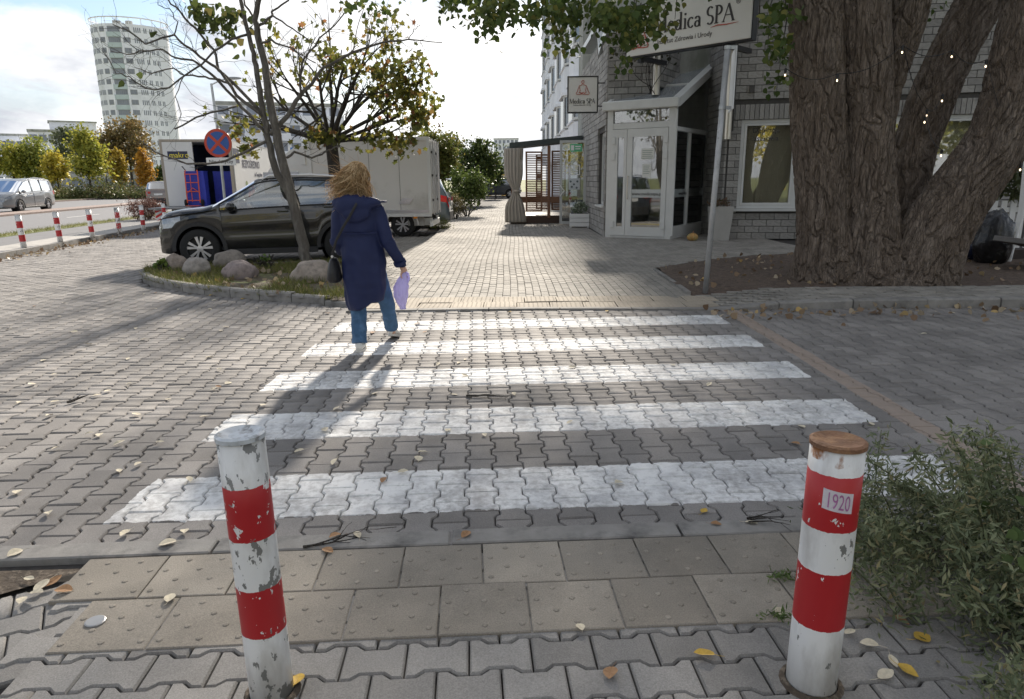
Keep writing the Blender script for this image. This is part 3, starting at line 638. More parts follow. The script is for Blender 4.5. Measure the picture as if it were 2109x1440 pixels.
# --- entrance porch
A=-R(33.0); PM=Wm((2.47,18.29,0),A); W_,D_=1.78,2.75
porch=MB(); porch.M=PM
porch.box(0,.15,0,.12,0,3.2); porch.box(W_-.16,W_,0,.15,0,3.2); porch.box(.15,W_-.16,.01,.11,2.70,2.84); porch.box(.15,W_-.16,.01,.11,3.14,3.2); porch.box(.15,W_-.16,.01,.11,0,.06)
porch.box(W_-.12,W_-.01,D_-.1,D_,0,4.3); porch.box(W_-.115,W_-.015,.15,D_-.1,2.62,2.72); porch.box(W_-.115,W_-.015,.15,D_-.1,.0,.32); porch.box(W_-.11,W_-.02,1.2,1.27,.32,2.62)
porch.box(0.02,.10,D_-.1,D_,0,4.2)
po=porch.build('porch_frame',m_alu,spa)
sl=(4.40-3.28)/D_
b=MB(); b.M=PM
b.box(-.10,W_+.10,-.14,-.02,3.14,3.36,.02); b.build('eave_gutter',m_alu,po)
b=MB(); b.M=PM
def slopebar(x0,x1,y0,y1,t0,t1):
    z=lambda y: 3.28+sl*y
    V=[(x0,y0,z(y0)+t0),(x1,y0,z(y0)+t0),(x1,y1,z(y1)+t0),(x0,y1,z(y1)+t0)]+[(x0,y0,z(y0)+t1),(x1,y0,z(y0)+t1),(x1,y1,z(y1)+t1),(x0,y1,z(y1)+t1)]
    b.add(V,[(3,2,1,0),(4,5,6,7),(0,1,5,4),(1,2,6,5),(2,3,7,6),(3,0,4,7)])
slopebar(W_-.10,W_+.10,-.02,D_,-.12,.08); slopebar(-.08,.02,-.02,D_,-.03,.06); slopebar(.02,W_-.10,1.15,1.2,.0,.05); b.build('roof_rafter',m_alu,po)
b=MB(); b.M=PM; slopebar(.02,W_-.10,-.02,1.15,.01,.02); slopebar(.02,W_-.1,1.2,D_,.01,.02); b.build('roof_pane',glassmat('roof glass',clear=.25,refl=1.2,dark=(.42,.45,.47)),po)  # pale diffuse colour stands in for sky reflected in the roof panes
g=MB(); g.M=PM; g.box(.17,W_-.18,.05,.056,2.85,3.13); g.build('pane',m_glass,po)
g=MB(); g.M=PM; x=W_-.07; zf=lambda y:3.28+sl*y-.14
g.add([(x,.17,2.74),(x,D_-.12,2.74),(x,D_-.12,zf(D_)),(x,.17,zf(.17))],[(0,1,2,3)]); g.build('pane',m_glass,po)
g=MB(); g.M=PM; g.box(x-.003,x+.003,.17,1.19,.33,2.61); g.box(x-.003,x+.003,1.28,D_-.12,.33,2.61); g.build('pane',m_glass,po)
# door leaves
def leaf(x0,x1,gx0,gx1,hinge):
    b=MB(); b.M=PM; z0,z1=.07,2.69
    b.box(x0,gx0,-.012,.05,z0,z1); b.box(gx1,x1,-.012,.05,z0,z1); b.box(gx0,gx1,-.011,.049,z0,.30); b.box(gx0,gx1,-.011,.049,2.50,z1)
    o=b.build('door',m_alu,po)
    g=MB(); g.M=PM; g.box(gx0,gx1,.016,.022,.30,2.50); g.build('pane',m_glass,o)
    for z in(.35,2.05,2.42):
        h=MB(); h.M=PM; h.box(hinge-.045,hinge+.045,-.04,-.012,z-.09,z+.09,.008); h.build('hinge',m_alu,o)
    return o
leaf(.155,.545,.30,.47,.2); dr=leaf(.555,W_-.165,.70,W_-.29,W_-.2)
h=MB(); h.M=PM; h.tube([(.615,-.02,1.0),(.615,-.07,1.0),(.615,-.07,1.55),(.615,-.02,1.55)],.014,8); h.build('handle',m_steel,dr)
b=MB(); b.M=PM; b.box(.70,W_-.29,.006,.012,1.03,1.23); b.box(W_-.078,W_-.072,.17,D_-.14,1.03,1.23); b.build('frosted_band',mat('frosted film',(.62,.64,.62),.8,.05,alpha=.75),po)
_p=PM@Vector((.72,-.0,1.085)); text('lettering','www.medicaspa.pl',.115,m_ink,po,_p,(math.pi/2,0,A),sx=.92)
_p=PM@Vector((W_-.055,.62,1.085)); text('lettering','www.medicaspa.pl',.115,m_ink,po,_p,(math.pi/2,0,A+math.pi/2),sx=.9)
m_paper=mat('paper notice',(.66,.66,.62),.8,.05)
for x0,x1,z0,z1 in((.93,1.27,1.95,2.22),(.97,1.2,1.52,1.85)):
    b=MB(); b.M=PM; b.box(x0,x1,.008,.013,z0,z1); no=b.build('notice',m_paper,po)
    b=MB(); b.M=PM
    for k in range(5): b.box(x0+.03,x1-.03-.02*(k%3),.004,.007,z1-.05-.045*k-.012,z1-.05-.045*k)
    b.build('print',mat('grey print',(.25,.3,.27),.8),no)
b=MB(); b.M=PM
b.box(.3,1.6,.9,.95,.25,.28); b.box(.1,1.6,D_-.02,D_+.02,0,3.2); b.box(.05,.1,.2,D_,0,3); b.box(.9,1.3,1.4,1.7,.02,1.0); b.build('porch_interior',mat('porch interior',(.50,.47,.41),.9,.3,1.5),po)
b=MB(); b.M=PM; b.box(.3,1.6,.55,.60,.31,.36); b.build('yellow_threshold',mat('yellow strip',(.75,.55,.08),.6),po)
b=MB(); b.M=PM; b.tube([(W_+.03,-.01,.1),(W_+.03,-.01,3.1)],.028,10); b.build('downpipe',m_alu,po)
# --- taller white storeys behind
up=thing('white_apartment_block','tall white apartment block rising behind the grey brick building','building',(0,0,0))
b=MB(); b.box(5.7,30,20.2,40,5.2,15); b.box(8.9,16,16.9,20.2,4.1,6.9); b.build('wall',m_white,up)
b=MB(); b.box(5.6,30,20.0,20.2,5.2,5.7); b.box(2.85,5.7,26,40,5.2,13); b.build('parapet',m_conc,up)
for i in range(4):
    for k in range(2):
        wq=MB(); wq.M=Wm((6.5+i*2.4,20.18,6.3+k*2.9),0); frame(wq,0,1.2,0,1.5,.08,-.05,.05,(.6,)); wo=wq.build('window',m_alu,up); gg=MB(); gg.M=wq.M; gg.box(.08,1.12,-.01,.0,.08,1.42); gg.build('pane',glassmat('flat window glass',clear=0,refl=1.3,dark=(.05,.06,.07)),wo)
# concrete pier between
b=MB(); b.box(2.6,3.9,26.2,27.6,0,14); tag(b.build('concrete_pier',m_conc),'tall grey stained concrete pier behind the small hanging sign','pier')
# --- pale bay-window block along the walkway
bay=thing('bay_window_block','pale block with stepped bay windows beyond the terrace','building',(0,0,0))
m_bay=mat('pale render',(.82,.83,.86),.85,.05,1.0,col2=(.74,.75,.78),c2scale=1.5,c2lo=.55,c2hi=.8)
b=MB(); b.box(3.3,20,27.7,66,0,19); b.build('wall',m_bay,bay)
m_fg=glassmat('flat window glass',clear=0,refl=1.3,dark=(.05,.06,.07))
for i,y in enumerate((29.0,34.0,39.2,44.5,50,56)):
    dz=(0,.75)[i%2]*0
    for k in range(6):
        z0=2.75+k*2.85
        b=MB(); b.prism([(3.3,y-.2),(2.62,y+1.0),(2.62,y+3.4),(3.3,y+4.0)][::-1],z0-.15,z0+1.05); b.box(2.55,3.3,y+.95,y+3.5,z0+1.05,z0+1.12); bo=b.build('bay',m_bay,bay)
        c=MB(); c.M=Wm((3.3,y-.2,0),math.atan2(1.2,-.68)); Lw=1.38
        frame(c,.12,Lw,z0+1.12,z0+2.62,.09,-.05,.06,(.75,)); wo=c.build('window',m_alu,bay)
        g=MB(); g.M=c.M; g.box(.2,Lw-.08,-.004,.004,z0+1.2,z0+2.54); g.build('pane',m_fg,wo)
        c=MB(); frame2=[(2.62,y+1.0),(2.68,y+1.0),(2.68,y+3.4),(2.62,y+3.4)]; c.prism(frame2[::-1],z0+1.12,z0+2.62); c.build('side_window',glassmat('side window glass',clear=0,refl=.35,dark=(.12,.14,.17)),wo)
        c=MB(); c.prism([(3.3,y-.45),(2.5,y+.95),(2.5,y+3.5),(3.3,y+4.2)][::-1],z0+2.62,z0+2.78); c.build('hood',m_bay,bo)
b=MB(); b.box(2.95,3.05,25.2,26.1,2.8,4.1); tag(b.build('salmon_panel',mat('salmon panel',(.62,.36,.30),.7,.1,3)),'salmon coloured wall panel behind the small hanging sign','panel')
# --- big sign board and hanging sign
def serif(b,ch,x,z,h,t=.13):
    """simple serif letters from tapered strokes, cap height h; returns advance"""
    th,tn=t*h,t*h*.38; y0,y1=-.012,0
    def st(x0,z0,x1,z1,w):
        dx,dz=x1-x0,z1-z0; l=math.hypot(dx,dz); nx,nz=-dz/l*w/2,dx/l*w/2
        P=[(x+x0+nx,z+z0+nz),(x+x0-nx,z+z0-nz),(x+x1-nx,z+z1-nz),(x+x1+nx,z+z1+nz)]
        b.add([(p,y0,q) for p,q in P]+[(p,y1,q) for p,q in P],[(0,1,2,3),(4,7,6,5),(0,4,5,1),(1,5,6,2),(2,6,7,3),(3,7,4,0)])
    def sf(cx,cz,w=.2): st(cx-w*h/2,cz,cx+w*h/2,cz,tn*.9)
    def arc(cx,cz,rx,rz,a0,a1,thick=True,n=14):
        for i in range(n):
            u,v=R(a0+(a1-a0)*i/n),R(a0+(a1-a0)*(i+1)/n); um=(u+v)/2
            w_=tn+(th-tn)*abs(math.cos(um)) if thick else tn
            st(cx+rx*math.cos(u),cz+rz*math.sin(u),cx+rx*math.cos(v)*1.0,cz+rz*math.sin(v),w_)
    X=.46*h
    if ch=='M': st(.1*h,0,.14*h,h,tn); st(.14*h,h,.5*h,.03*h,th); st(.5*h,.03*h,.86*h,h,tn); st(.86*h,h,.9*h,0,th); sf(.1*h,0); sf(.9*h,0); sf(.12*h,h,.14); sf(.87*h,h,.14); return 1.06*h
    if ch=='e': arc(.25*h,.30*h,.20*h,.30*h,20,330); st(.06*h,.33*h,.44*h,.36*h,tn); return .54*h
    if ch=='d': arc(.24*h,.30*h,.19*h,.30*h,0,360); st(.44*h,0,.44*h,1.02*h,th); sf(.48*h,0.01*h,.14); sf(.40*h,1.02*h,.14); return .62*h
    if ch=='i': st(.14*h,0,.14*h,.6*h,th); sf(.14*h,0,.24); sf(.1*h,.6*h,.12); st(.14*h,.80*h,.14*h,.92*h,th); return .3*h
    if ch=='c': arc(.26*h,.30*h,.20*h,.30*h,45,320); return .5*h
    if ch=='a': arc(.22*h,.42*h,.16*h,.18*h,0,160); st(.38*h,.02*h,.38*h,.44*h,th); arc(.22*h,.17*h,.16*h,.17*h,0,360); st(.38*h,.03*h,.47*h,.0,tn); return .54*h
    if ch=='S': arc(.27*h,.75*h,.19*h,.25*h,40,270); arc(.27*h,.25*h,.21*h,.25*h,90,-140); return .58*h
    if ch=='P': st(.14*h,0,.14*h,h,th); sf(.14*h,0,.28); sf(.1*h,h,.16); arc(.2*h,.74*h,.28*h,.26*h,90,-90); return .58*h
    if ch=='A': st(.03*h,0,.36*h,h,tn); st(.36*h,h,.70*h,0,th); st(.16*h,.36*h,.55*h,.36*h,tn); sf(.03*h,0,.18); sf(.70*h,0,.2); return .76*h
    return .3*h
def serif_word(wd,h,Mx,m,parent,cx=0,z=0,al='C'):
    b=MB(); x=0
    for ch in wd: x+=serif(b,ch,x,0,h)
    o=x/2 if al=='C' else 0
    b.v=[tuple(Mx@Vector((p[0]-o+cx,p[1],p[2]+z))) for p in b.v]; return b.build('lettering',m,parent),x
def lotus(Mx,cx,cz,s,parent,m=m_red):
    """seated figure outline drawn with a few brush lines"""
    b=MB(); b.M=Mx
    L_=[[(0,.78),(-.09,.82),(-.11,.92),(-.02,1.02),(.07,.98),(.09,.88),(.05,.79)],[(-.04,.76),(-.08,.68),(-.26,.62),(-.34,.42),(-.42,.2),(-.5,.08)],[(.04,.76),(.08,.68),(.26,.62),(.34,.42),(.42,.2),(.5,.08)],
        [(-.5,.08),(-.46,.0),(-.2,.0),(.02,.06)],[(.5,.08),(.46,.0),(.22,.0),(.0,.02)],[(-.24,.5),(-.2,.28),(-.26,.14),(-.05,.05)],[(.24,.5),(.2,.28),(.26,.14),(.08,.05)],[(-.3,.16),(-.1,.1),(.12,.16)]]
    for ln in L_: b.tube([(cx+x*s,-.012,cz+z*s) for x,z in ln],s*.022,5)
    b.build('emblem',m,parent)
bs_a=R(-45); bsM=Wm((2.77,17.5,4.286),bs_a)
sg=thing('sign_board','large white board reading Medica SPA above the glass porch','sign',(0,0,0)); BW,BH=3.1,1.06
b=MB(); b.M=bsM; b.box(0,BW,0,.22,0,BH,.01); so_=b.build('panel',m_sign,sg)
b=MB(); b.M=bsM; b.box(-.02,BW+.02,.03,.24,-.03,.0); b.box(-.02,BW+.02,.03,.24,BH,BH+.03); b.box(BW,BW+.02,.03,.24,0,BH); b.box(-.02,0,.03,.24,0,BH); b.build('edge_trim',m_black,sg)
b=MB(); b.M=bsM; 
for x in(.3,2.5): b=MB(); b.M=bsM; b.box(x-.05,x+.05,.23,1.2,-.1,.0); b.box(x-.05,x+.05,.1,.24,-.14,-.03); b.build('bracket',m_black,sg)
serif_word('Medica SPA',.34,bsM,m_ink,sg,cx=.75,z=.40,al='L')
p_=bsM@Vector((.85,-.006,.165)); text('lettering','Instytut Zdrowia i Urody',.145,m_ink,sg,p_,(math.pi/2,0,bs_a),sx=.93)
p_=bsM@Vector((2.74,-.006,.70)); text('registered_mark','®',.14,m_ink,sg,p_,(math.pi/2,0,bs_a))
lotus(bsM,.34,.15,.55,sg)
b=MB(); b.M=bsM; b.tube([(2.18,-.008,.33),(2.35,-.008,.355),(2.55,-.008,.34),(2.82,-.008,.35)],[.004,.013,.012,.003],6); b.build('swash',m_red,sg)
hs=thing('hanging_sign','small black-framed Medica SPA sign hanging from the brick corner','sign',(0,0,0)); hM=Wm((1.52,19.0,3.19),R(-2))
b=MB(); b.M=hM; b.box(0,.76,0,.1,0,.87); b.build('panel',m_sign,hs)
b=MB(); b.M=hM; frame(b,-.02,.78,-.02,.89,.03,-.012,.112); b.tube([(.78,.05,.72),(.99,.05,.72)],.015,6); b.tube([(.78,.05,.15),(.99,.05,.15)],.015,6); b.build('frame',m_black,hs)
serif_word('Medica SPA',.115,hM,m_ink,hs,cx=.37,z=.22); lotus(hM,.38,.44,.34,hs)
p_=hM@Vector((.37,-.006,.165)); text('lettering','Instytut Zdrowia i Urody',.045,m_ink,hs,p_,(math.pi/2,0,R(-2)),'CENTER')
# --- tower and other far buildings
def far_window(b,x,z,w_,h_,y): b.box(x,x+w_,y-.02,y+.2,z,z+h_)
tw=thing('round_tower','tall white curved apartment tower with pale green balconies','building',(-104,205,0)); tw.rotation_euler=(0,0,R(26))
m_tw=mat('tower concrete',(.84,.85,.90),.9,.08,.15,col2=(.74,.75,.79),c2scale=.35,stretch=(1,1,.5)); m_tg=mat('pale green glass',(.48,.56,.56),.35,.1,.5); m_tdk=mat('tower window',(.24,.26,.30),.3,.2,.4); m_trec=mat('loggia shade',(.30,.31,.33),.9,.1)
def tell(t,s=1.0): return (9.4*s*math.cos(t),7.2*s*math.sin(t))
NF=16; FH=2.62; n=72
b=MB(); b.prism([tell(2*math.pi*k/n) for k in range(n)],0,NF*FH+.6); b.build('wall',m_tw,tw)
b=MB(); rr=[(*tell(2*math.pi*k/40,1.02),NF*FH+2.2) for k in range(41)]; b.tube(rr,.18,5); 
for k in range(0,40,2): b.tube([(*tell(2*math.pi*k/40,1.0),NF*FH+.5),(*tell(2*math.pi*k/40,1.02),NF*FH+2.2)],.09,4)
b.build('roof_rail',m_tw,tw); b=MB(); b.lathe([(.9,NF*FH),(.9,NF*FH+2.6),(0,NF*FH+2.6)],8); b.box(-4,-2,-1,1,NF*FH+.5,NF*FH+2.4); b.build('roof_plant',m_conc,tw)
def tpatch(b,t0,t1,z0,z1,s0,s1,k=4):
    ts=[t0+(t1-t0)*i/k for i in range(k+1)]; pl=[tell(t,s1) for t in ts]+[tell(t,s0) for t in ts[::-1]]; b.prism(pl,z0,z1)
ctr=-math.pi/2-.42
for f in range(NF):
    z=f*FH
    b=MB(); tpatch(b,ctr-.17,ctr+.17,z+1.15,z+2.55,.97,1.006); tpatch(b,ctr-.44,ctr-.24,z+1.2,z+2.5,.97,1.005,2); tpatch(b,ctr+.24,ctr+.42,z+1.2,z+2.5,.97,1.005,2)
    for t in(ctr-1.22,): tpatch(b,t-.1,t+.06,z+1.1,z+2.4,.97,1.006,2)
    bo=stuff(b.build('loggia',m_trec,tw))
    b=MB(); tpatch(b,ctr-.19,ctr+.19,z-.1,z+1.12,.98,1.03); b.build('balcony',m_tg,tw)
    b=MB()
    for q in range(6): t=ctr-.15+q*.052; tpatch(b,t,t+.034,z+1.25,z+2.35,1.0,1.009,1)
    for t in(ctr-.42,ctr-.35,ctr+.27,ctr+.34): tpatch(b,t,t+.05,z+1.3,z+2.35,1.0,1.008,1)
    stuff(b.build('loggia_window',m_tdk,bo))
    b=MB()
    for t in (-.56,-.61,-.66,-.71,-.80,-.85,-.94,-.99,-1.06,.52,.57,.62,.67,.78,.83,.95,1.0,1.1,1.15): tpatch(b,ctr+t,ctr+t+.028,z+1.2,z+2.45,.99,1.004,1)
    stuff(b.build('window_band',m_tdk,tw))
b=MB()
for t in(ctr-.215,ctr+.215): tpatch(b,t-.02,t+.02,0,NF*FH,.98,1.045,1)
b.build('pilaster',m_tw,tw)
def block(name,label,x0,x1,Y,dp,h,m,floors,cols,ww,wh,rz=0,bal=None,roof=.4):
    t=thing(name,label,'building',((x0+x1)/2,Y,0),rz); wd=x1-x0; b=MB(); b.box(-wd/2,wd/2,0,dp,0,h); b.build('wall',m,t)
    b=MB(); b.box(-wd/2-.15,wd/2+.15,-.15,dp,h,h+roof); b.build('roof',m_conc,t); fh=h/floors
    for f in range(floors):
        for c in range(cols):
            x=-wd/2+(c+.5)*wd/cols; z=f*fh+fh*.32
            b=MB(); b.box(x-ww/2,x+ww/2,-.05,.1,z,z+wh); wo=b.build('window',m_tdk,t)
            if bal and c in bal: b=MB(); b.box(x-ww*.9,x+ww*.9,-1.1,-.0,z-fh*.3,z+.25); b.build('balcony',m_tw,t)
    return t
m_blue=mat('pale blue render',(.42,.50,.63),.85,.08,.3)
def fblock(name,label,pxa,pxb,ptop,Y,m,floors,cols,ww,wh,bal=None):
    c=AT((pxa+pxb)/2,400,Y); dist=math.hypot(c.x,Y); wd=(AT(pxb,400,Y)-AT(pxa,400,Y)).length*math.cos(math.atan2(-c.x,Y)); h=AT((pxa+pxb)/2,ptop,Y).z
    return block(name,label,c.x-wd/2,c.x+wd/2,Y,8,h,m,floors,cols,ww,wh,rz=math.atan2(-c.x,Y),bal=bal)
fblock('blue_block','pale blue apartment block at the far left edge',-70,14,228,120,m_blue,5,4,1.3,1.5,(3,))
fblock('white_block','low white block right of the pale blue one',16,82,280,135,m_tw,3,5,1.4,1.4,(0,1,2,3,4))
fblock('white_block','white block under the taller roof house left of the tower',80,192,272,128,m_tw,4,6,1.1,1.3)
fblock('white_block','white block just left of the round tower base',188,232,276,146,m_tw,3,4,1.4,1.3)
bx_=thing('roof_house','white roof house on top of the white block','building',(AT(150,300,130).x,131,AT(150,272,128).z+.4),R(33)); b=MB(); b.box(-3.6,3.6,0,5,0,1.5); b.build('wall',m_tw,bx_); b=MB(); b.box(-3.8,3.8,-.2,5.2,1.5,1.7); b.build('roof',m_conc,bx_)
fblock('balcony_block','white apartment block with balconies seen through the maple',466,716,218,92,m_tw,5,9,1.2,1.3,(0,2,4,6,8))
block('distant_block','distant pale apartment block at the end of the walkway',AT(1018,350,330).x,AT(1068,350,330).x,330,25,19.5,m_tw,7,6,1.2,1.5,bal=(0,3))
block('low_kiosk','low white graffiti wall behind the row of young trees',AT(-10,390,100).x,AT(330,390,100).x,104,4,3.1,mat('graffiti wall',(.5,.5,.5),.9,.3,.3,col2=(.2,.16,.18),c2scale=.5,c2lo=.55,c2hi=.6),1,9,2.2,1.2)
# ================================================================== VEHICLES
def interp(pts,x):
    pts=sorted(pts)
    if x<=pts[0][0]: return pts[0][1]
    for (a,p),(b_,q) in zip(pts,pts[1:]):
        if x<=b_: return p+(q-p)*(x-a)/(b_-a+1e-9)
    return pts[-1][1]
m_tyre=mat('tyre',(.018,.018,.018),.85,.2,20); m_rim=mat('alloy',(.62,.62,.64),.3,.05,metal=.8); m_plastic=mat('black plastic',(.025,.025,.026),.6,.15,10)
m_lampr=mat('red lamp',(.45,.02,.02),.2,.1,coat=.5); m_lampc=mat('clear lamp',(.30,.33,.36),.12,.3,20,metal=.3,coat=1); m_lampo=mat('amber lamp',(.7,.25,.03),.3)
m_cglass=glassmat('car glass',tint=(.62,.68,.7),clear=.75,refl=1.2); m_cglassd=glassmat('dark car glass',clear=0,refl=1.3,dark=(.015,.018,.022)); m_seam=mat('seam',(.004,.004,.004),.9)
m_seat=mat('car interior',(.035,.035,.037),.9,.2,4); m_plate=mat('number plate',(.7,.7,.68),.5)
def wheel(parent,x,y,z,r,wd,side,spokes=5):
    wo=thing('wheel',None,None,(x,y,z)); wo.parent=parent
    b=MB(); b.lathe([(r*.66,-wd/2),(r*.9,-wd/2),(r*.985,-wd*.38),(r,-wd*.2),(r,wd*.2),(r*.985,wd*.38),(r*.9,wd/2),(r*.66,wd/2)],36,'Y',caps=False); b.build('tyre',m_tyre,wo,smooth=True)
    b=MB(); b.lathe([(0,-wd*.3*side),(r*.64,-wd*.3*side),(r*.66,-wd*.1*side),(r*.67,wd*.5*side),(r*.63,wd*.5*side),(r*.62,wd*.12*side),(0,wd*.05*side)],36,'Y'); b.build('rim_barrel',m_plastic,wo)
    b=MB(); yo=wd*.40*side; yi=wd*.16*side
    for k in range(spokes):
        for q in(-.17,.17):
            a=2*math.pi*k/spokes+q*.9; a2=2*math.pi*k/spokes+q*1.35
            def pt(rr,aa,dy): return (rr*math.sin(aa),dy,rr*math.cos(aa))
            w_=.125; V=[pt(r*.14,a-w_*2,yo),pt(r*.14,a+w_*2,yo),pt(r*.645,a2+w_*.95,yo),pt(r*.645,a2-w_*.95,yo)]; V+= [(p[0],p[1]-.03*side,p[2]) for p in V]
            b.add(V,[(0,1,2,3),(7,6,5,4),(0,4,5,1),(1,5,6,2),(2,6,7,3),(3,7,4,0)])
    b.lathe([(0,yo-.01*side),(r*.16,yo-.01*side),(r*.16,yo+.004*side),(0,yo+.006*side)],14,'Y'); b.lathe([(r*.63,yo-.02*side),(r*.675,yo-.01*side),(r*.675,yo+.012*side),(r*.64,yo+.012*side)],36,'Y',caps=False); b.build('rim',m_rim,wo)
    return wo
def car(name,label,loc,rz,S,group=None):
    t=thing(name,label,S.get('cat','car'),loc,rz,group)
    zt=lambda x: interp(S['top'],x); wl=lambda x: interp(S['wid'],x); belt=lambda x: interp(S['belt'],x)
    ra=S.get('ra',.40); wr=S.get('wr',.34); xs=set(); x0,x1=S['top'][0][0],S['top'][-1][0]; x0,x1=min(x0,x1),max(x0,x1)
    n=40
    for i in range(n+1): xs.add(round(x0+(x1-x0)*i/n,4))
    for xw in S['wx']:
        for k in range(-10,11): xs.add(round(xw+ra*math.sin(k/10*math.pi/2),4))
    for p,_ in S['top']: xs.add(round(p,4))
    xs=sorted(xs); keep=[xs[0]]
    for x in xs[1:]:
        if x-keep[-1]>.008: keep.append(x)
    xs=keep
    def zbot(x):
        z=S['zb']+.10*max(0,(abs(x)-abs(S['wx'][0])-.55))
        for xw in S['wx']:
            if abs(x-xw)<ra: z=max(z,wr+math.sqrt(ra*ra-(x-xw)**2))
        return z
    def P(x,row,side=1):
        w_=wl(x); T=zt(x); zb=zbot(x); zw=min(belt(x),T-.03); ze=max(zw+.004,T-.05)
        yr=w_*.955-S.get('tumble',.30)*max(0,ze-zw)
        if zb>zw-.05: zb=zw-.05
        h=zw-zb; cr=S.get('crease',.0)
        tab=[(w_*.91,zb),(w_*.975,zb+.10*h),(w_*.992,zb+.30*h),(w_*.985+cr,zb+.48*h),(w_*1.0,zb+.68*h),(w_*.985,zb+.90*h),(w_*.955,zw),((w_*.955+yr)/2+.015,(zw+ze)/2),(yr,ze),(yr*.93,T-.012),(yr*.5,T+.006),(0,T+.01)]
        if isinstance(row,int): y,z=tab[row]
        else:
            i=int(row); f=row-i; y=tab[i][0]*(1-f)+tab[i+1][0]*f; z=tab[i][1]*(1-f)+tab[i+1][1]*f
        return Vector((x,y*side,z))
    NR=12
    wins=S['wins']; ws=S['ws']; rw=S['rw']
    bm=MB()
    for side in(1,-1):
        for i in range(len(xs)-1):
            xm=(xs[i]+xs[i+1])/2
            for r_ in range(NR-1):
                if 6<=r_<=7 and any(a<xm<b_ for a,b_ in wins) and zt(xm)-belt(xm)>.12: continue
                if r_>=8 and (ws[0]<xm<ws[1] or rw[0]<xm<rw[1]): continue
                q=[P(xs[i],r_,side),P(xs[i+1],r_,side),P(xs[i+1],r_+1,side),P(xs[i],r_+1,side)]
                bm.add(q,[(0,1,2,3) if side<0 else (3,2,1,0)])
    for x,rev in((xs[0],0),(xs[-1],1)):
        L_=[P(x,r_,1) for r_ in range(NR)]; R_=[P(x,r_,-1) for r_ in range(NR-2,-1,-1)]; pl=L_+R_; bm.add(pl,[tuple(range(len(pl))) if rev else tuple(range(len(pl)-1,-1,-1))])
    bo=bm.build('body',S['paint'],t)
    md=bo.modifiers.new('w','WELD'); md.merge_threshold=.0006; apply_mods(bo)
    bo.data.polygons.foreach_set('use_smooth',[True]*len(bo.data.polygons)); bo.data.set_sharp_from_angle(angle=R(32))
    gl=m_cglass if S.get('hero') else m_cglassd
    # window panes
    for side in(1,-1):
        for a,b_ in wins:
            g=MB(); st=[a+(b_-a)*k/12 for k in range(13)]; rows=[6.0,6.5,7.0,7.5,7.98]
            V=[P(x,min(r_,7.999),side)+Vector((0,-.006*side,0)) for x in st for r_ in rows]
            g.add(V,[(i*5+j,(i+1)*5+j,(i+1)*5+j+1,i*5+j+1) for i in range(12) for j in range(4)]); wo=g.build('window',gl,t,smooth=True)
            g=MB(); lo=[P(x,6.03,side) for x in st]; hi=[P(x,7.9,side) for x in st]; g.tube(lo+hi[::-1]+[lo[0]],.016,5); g.build('seal',m_plastic,wo)
    for nm,(a,b_) in(('windshield',ws),('rear_window',rw)):
        g=MB(); st=[a+(b_-a)*k/6 for k in range(7)]
        V=[P(x,r_,s_)+Vector((0,0,-.004)) for x in st for s_,r_ in((1,8),(1,9),(1,10),(1,11),(-1,10),(-1,9),(-1,8))]
        g.add(V,[(i*7+j,(i+1)*7+j,(i+1)*7+j+1,i*7+j+1) for i in range(6) for j in range(6)]); g.build(nm,gl,t,smooth=True)
    # doors: seams and handles
    for side in(1,-1):
        for a,b_ in S['doors']:
            d_=MB(); st=[a+(b_-a)*k/10 for k in range(11)]; rows=[1+.3*k for k in range(17)]; rows[-1]=5.95
            V=[P(x,r_,side)+Vector((0,.004*side,0)) for x in st for r_ in rows]; m_=len(rows)
            d_.add(V,[((i*m_+j,(i+1)*m_+j,(i+1)*m_+j+1,i*m_+j+1) if side<0 else (i*m_+j+1,(i+1)*m_+j+1,(i+1)*m_+j,i*m_+j)) for i in range(10) for j in range(m_-1)]); do=d_.build('door',S['paint'],t,smooth=True)
            s_=MB(); up_=[P(a,r_,side) for r_ in rows]; dn=[P(b_,r_,side) for r_ in rows]; bt=[P(x,1,side) for x in st]
            for ln in(up_,dn,bt): s_.tube([p+Vector((0,.002*side,0)) for p in ln],.0045,4)
            s_.build('seam',m_seam,do)
            h=P(a+.16,5.1,side); hb=MB(); hb.tube([h+Vector((-.08,.012*side,0)),h+Vector((-.06,.03*side,0)),h+Vector((.09,.03*side,.0)),h+Vector((.11,.012*side,0))],.014,6); hb.build('handle',S['paint'],do)
        # arch trim, sill
        for xw in S['wx']:
            a_=MB(); ring=[]
            for k in range(19):
                an=math.pi*k/18*1.06-.03*math.pi
                for rr,dy in((ra-.005,.0),(ra+S.get('trim',.06),.0),(ra+S.get('trim',.06),-.03),(ra-.005,-.05)):
                    x=xw+rr*math.cos(an); z=wr+rr*math.sin(an); w_=wl(x)*1.0+.012+dy; ring.append((x,w_*side,max(z,.2)))
            f=[(k*4+j,k*4+(j+1)%4,k*4+4+(j+1)%4,k*4+4+j) for k in range(18) for j in range(4)]; a_.add(ring,f); a_.build('arch_trim',m_plastic if S.get('hero') else S['paint'],t)
            in_=MB(); in_.lathe([(ra*.98,0.03),(ra*.98,.35),(0.01,.35)],20,'Y',caps=False); in_.v=[(x+xw,side*(wl(xw)-.01-y),z+wr) for x,y,z in in_.v]; in_.build('wheel_well',m_seam,t)
            wheel(t,xw,(wl(xw)-.10)*side,wr,wr,.21,side,S.get('spokes',5))
        s_=MB(); xa,xb=S['wx'][0]+ra+.05,S['wx'][1]-ra-.05
        if xa>xb: xa,xb=S['wx'][1]+ra+.05,S['wx'][0]-ra-.05
        s_.box(xa,xb,min(side*(wl(0)-.08),side*(wl(0)+.005)),max(side*(wl(0)-.08),side*(wl(0)+.005)),S['zb']-.03,S['zb']+.07,.01); s_.build('sill',m_plastic,t)
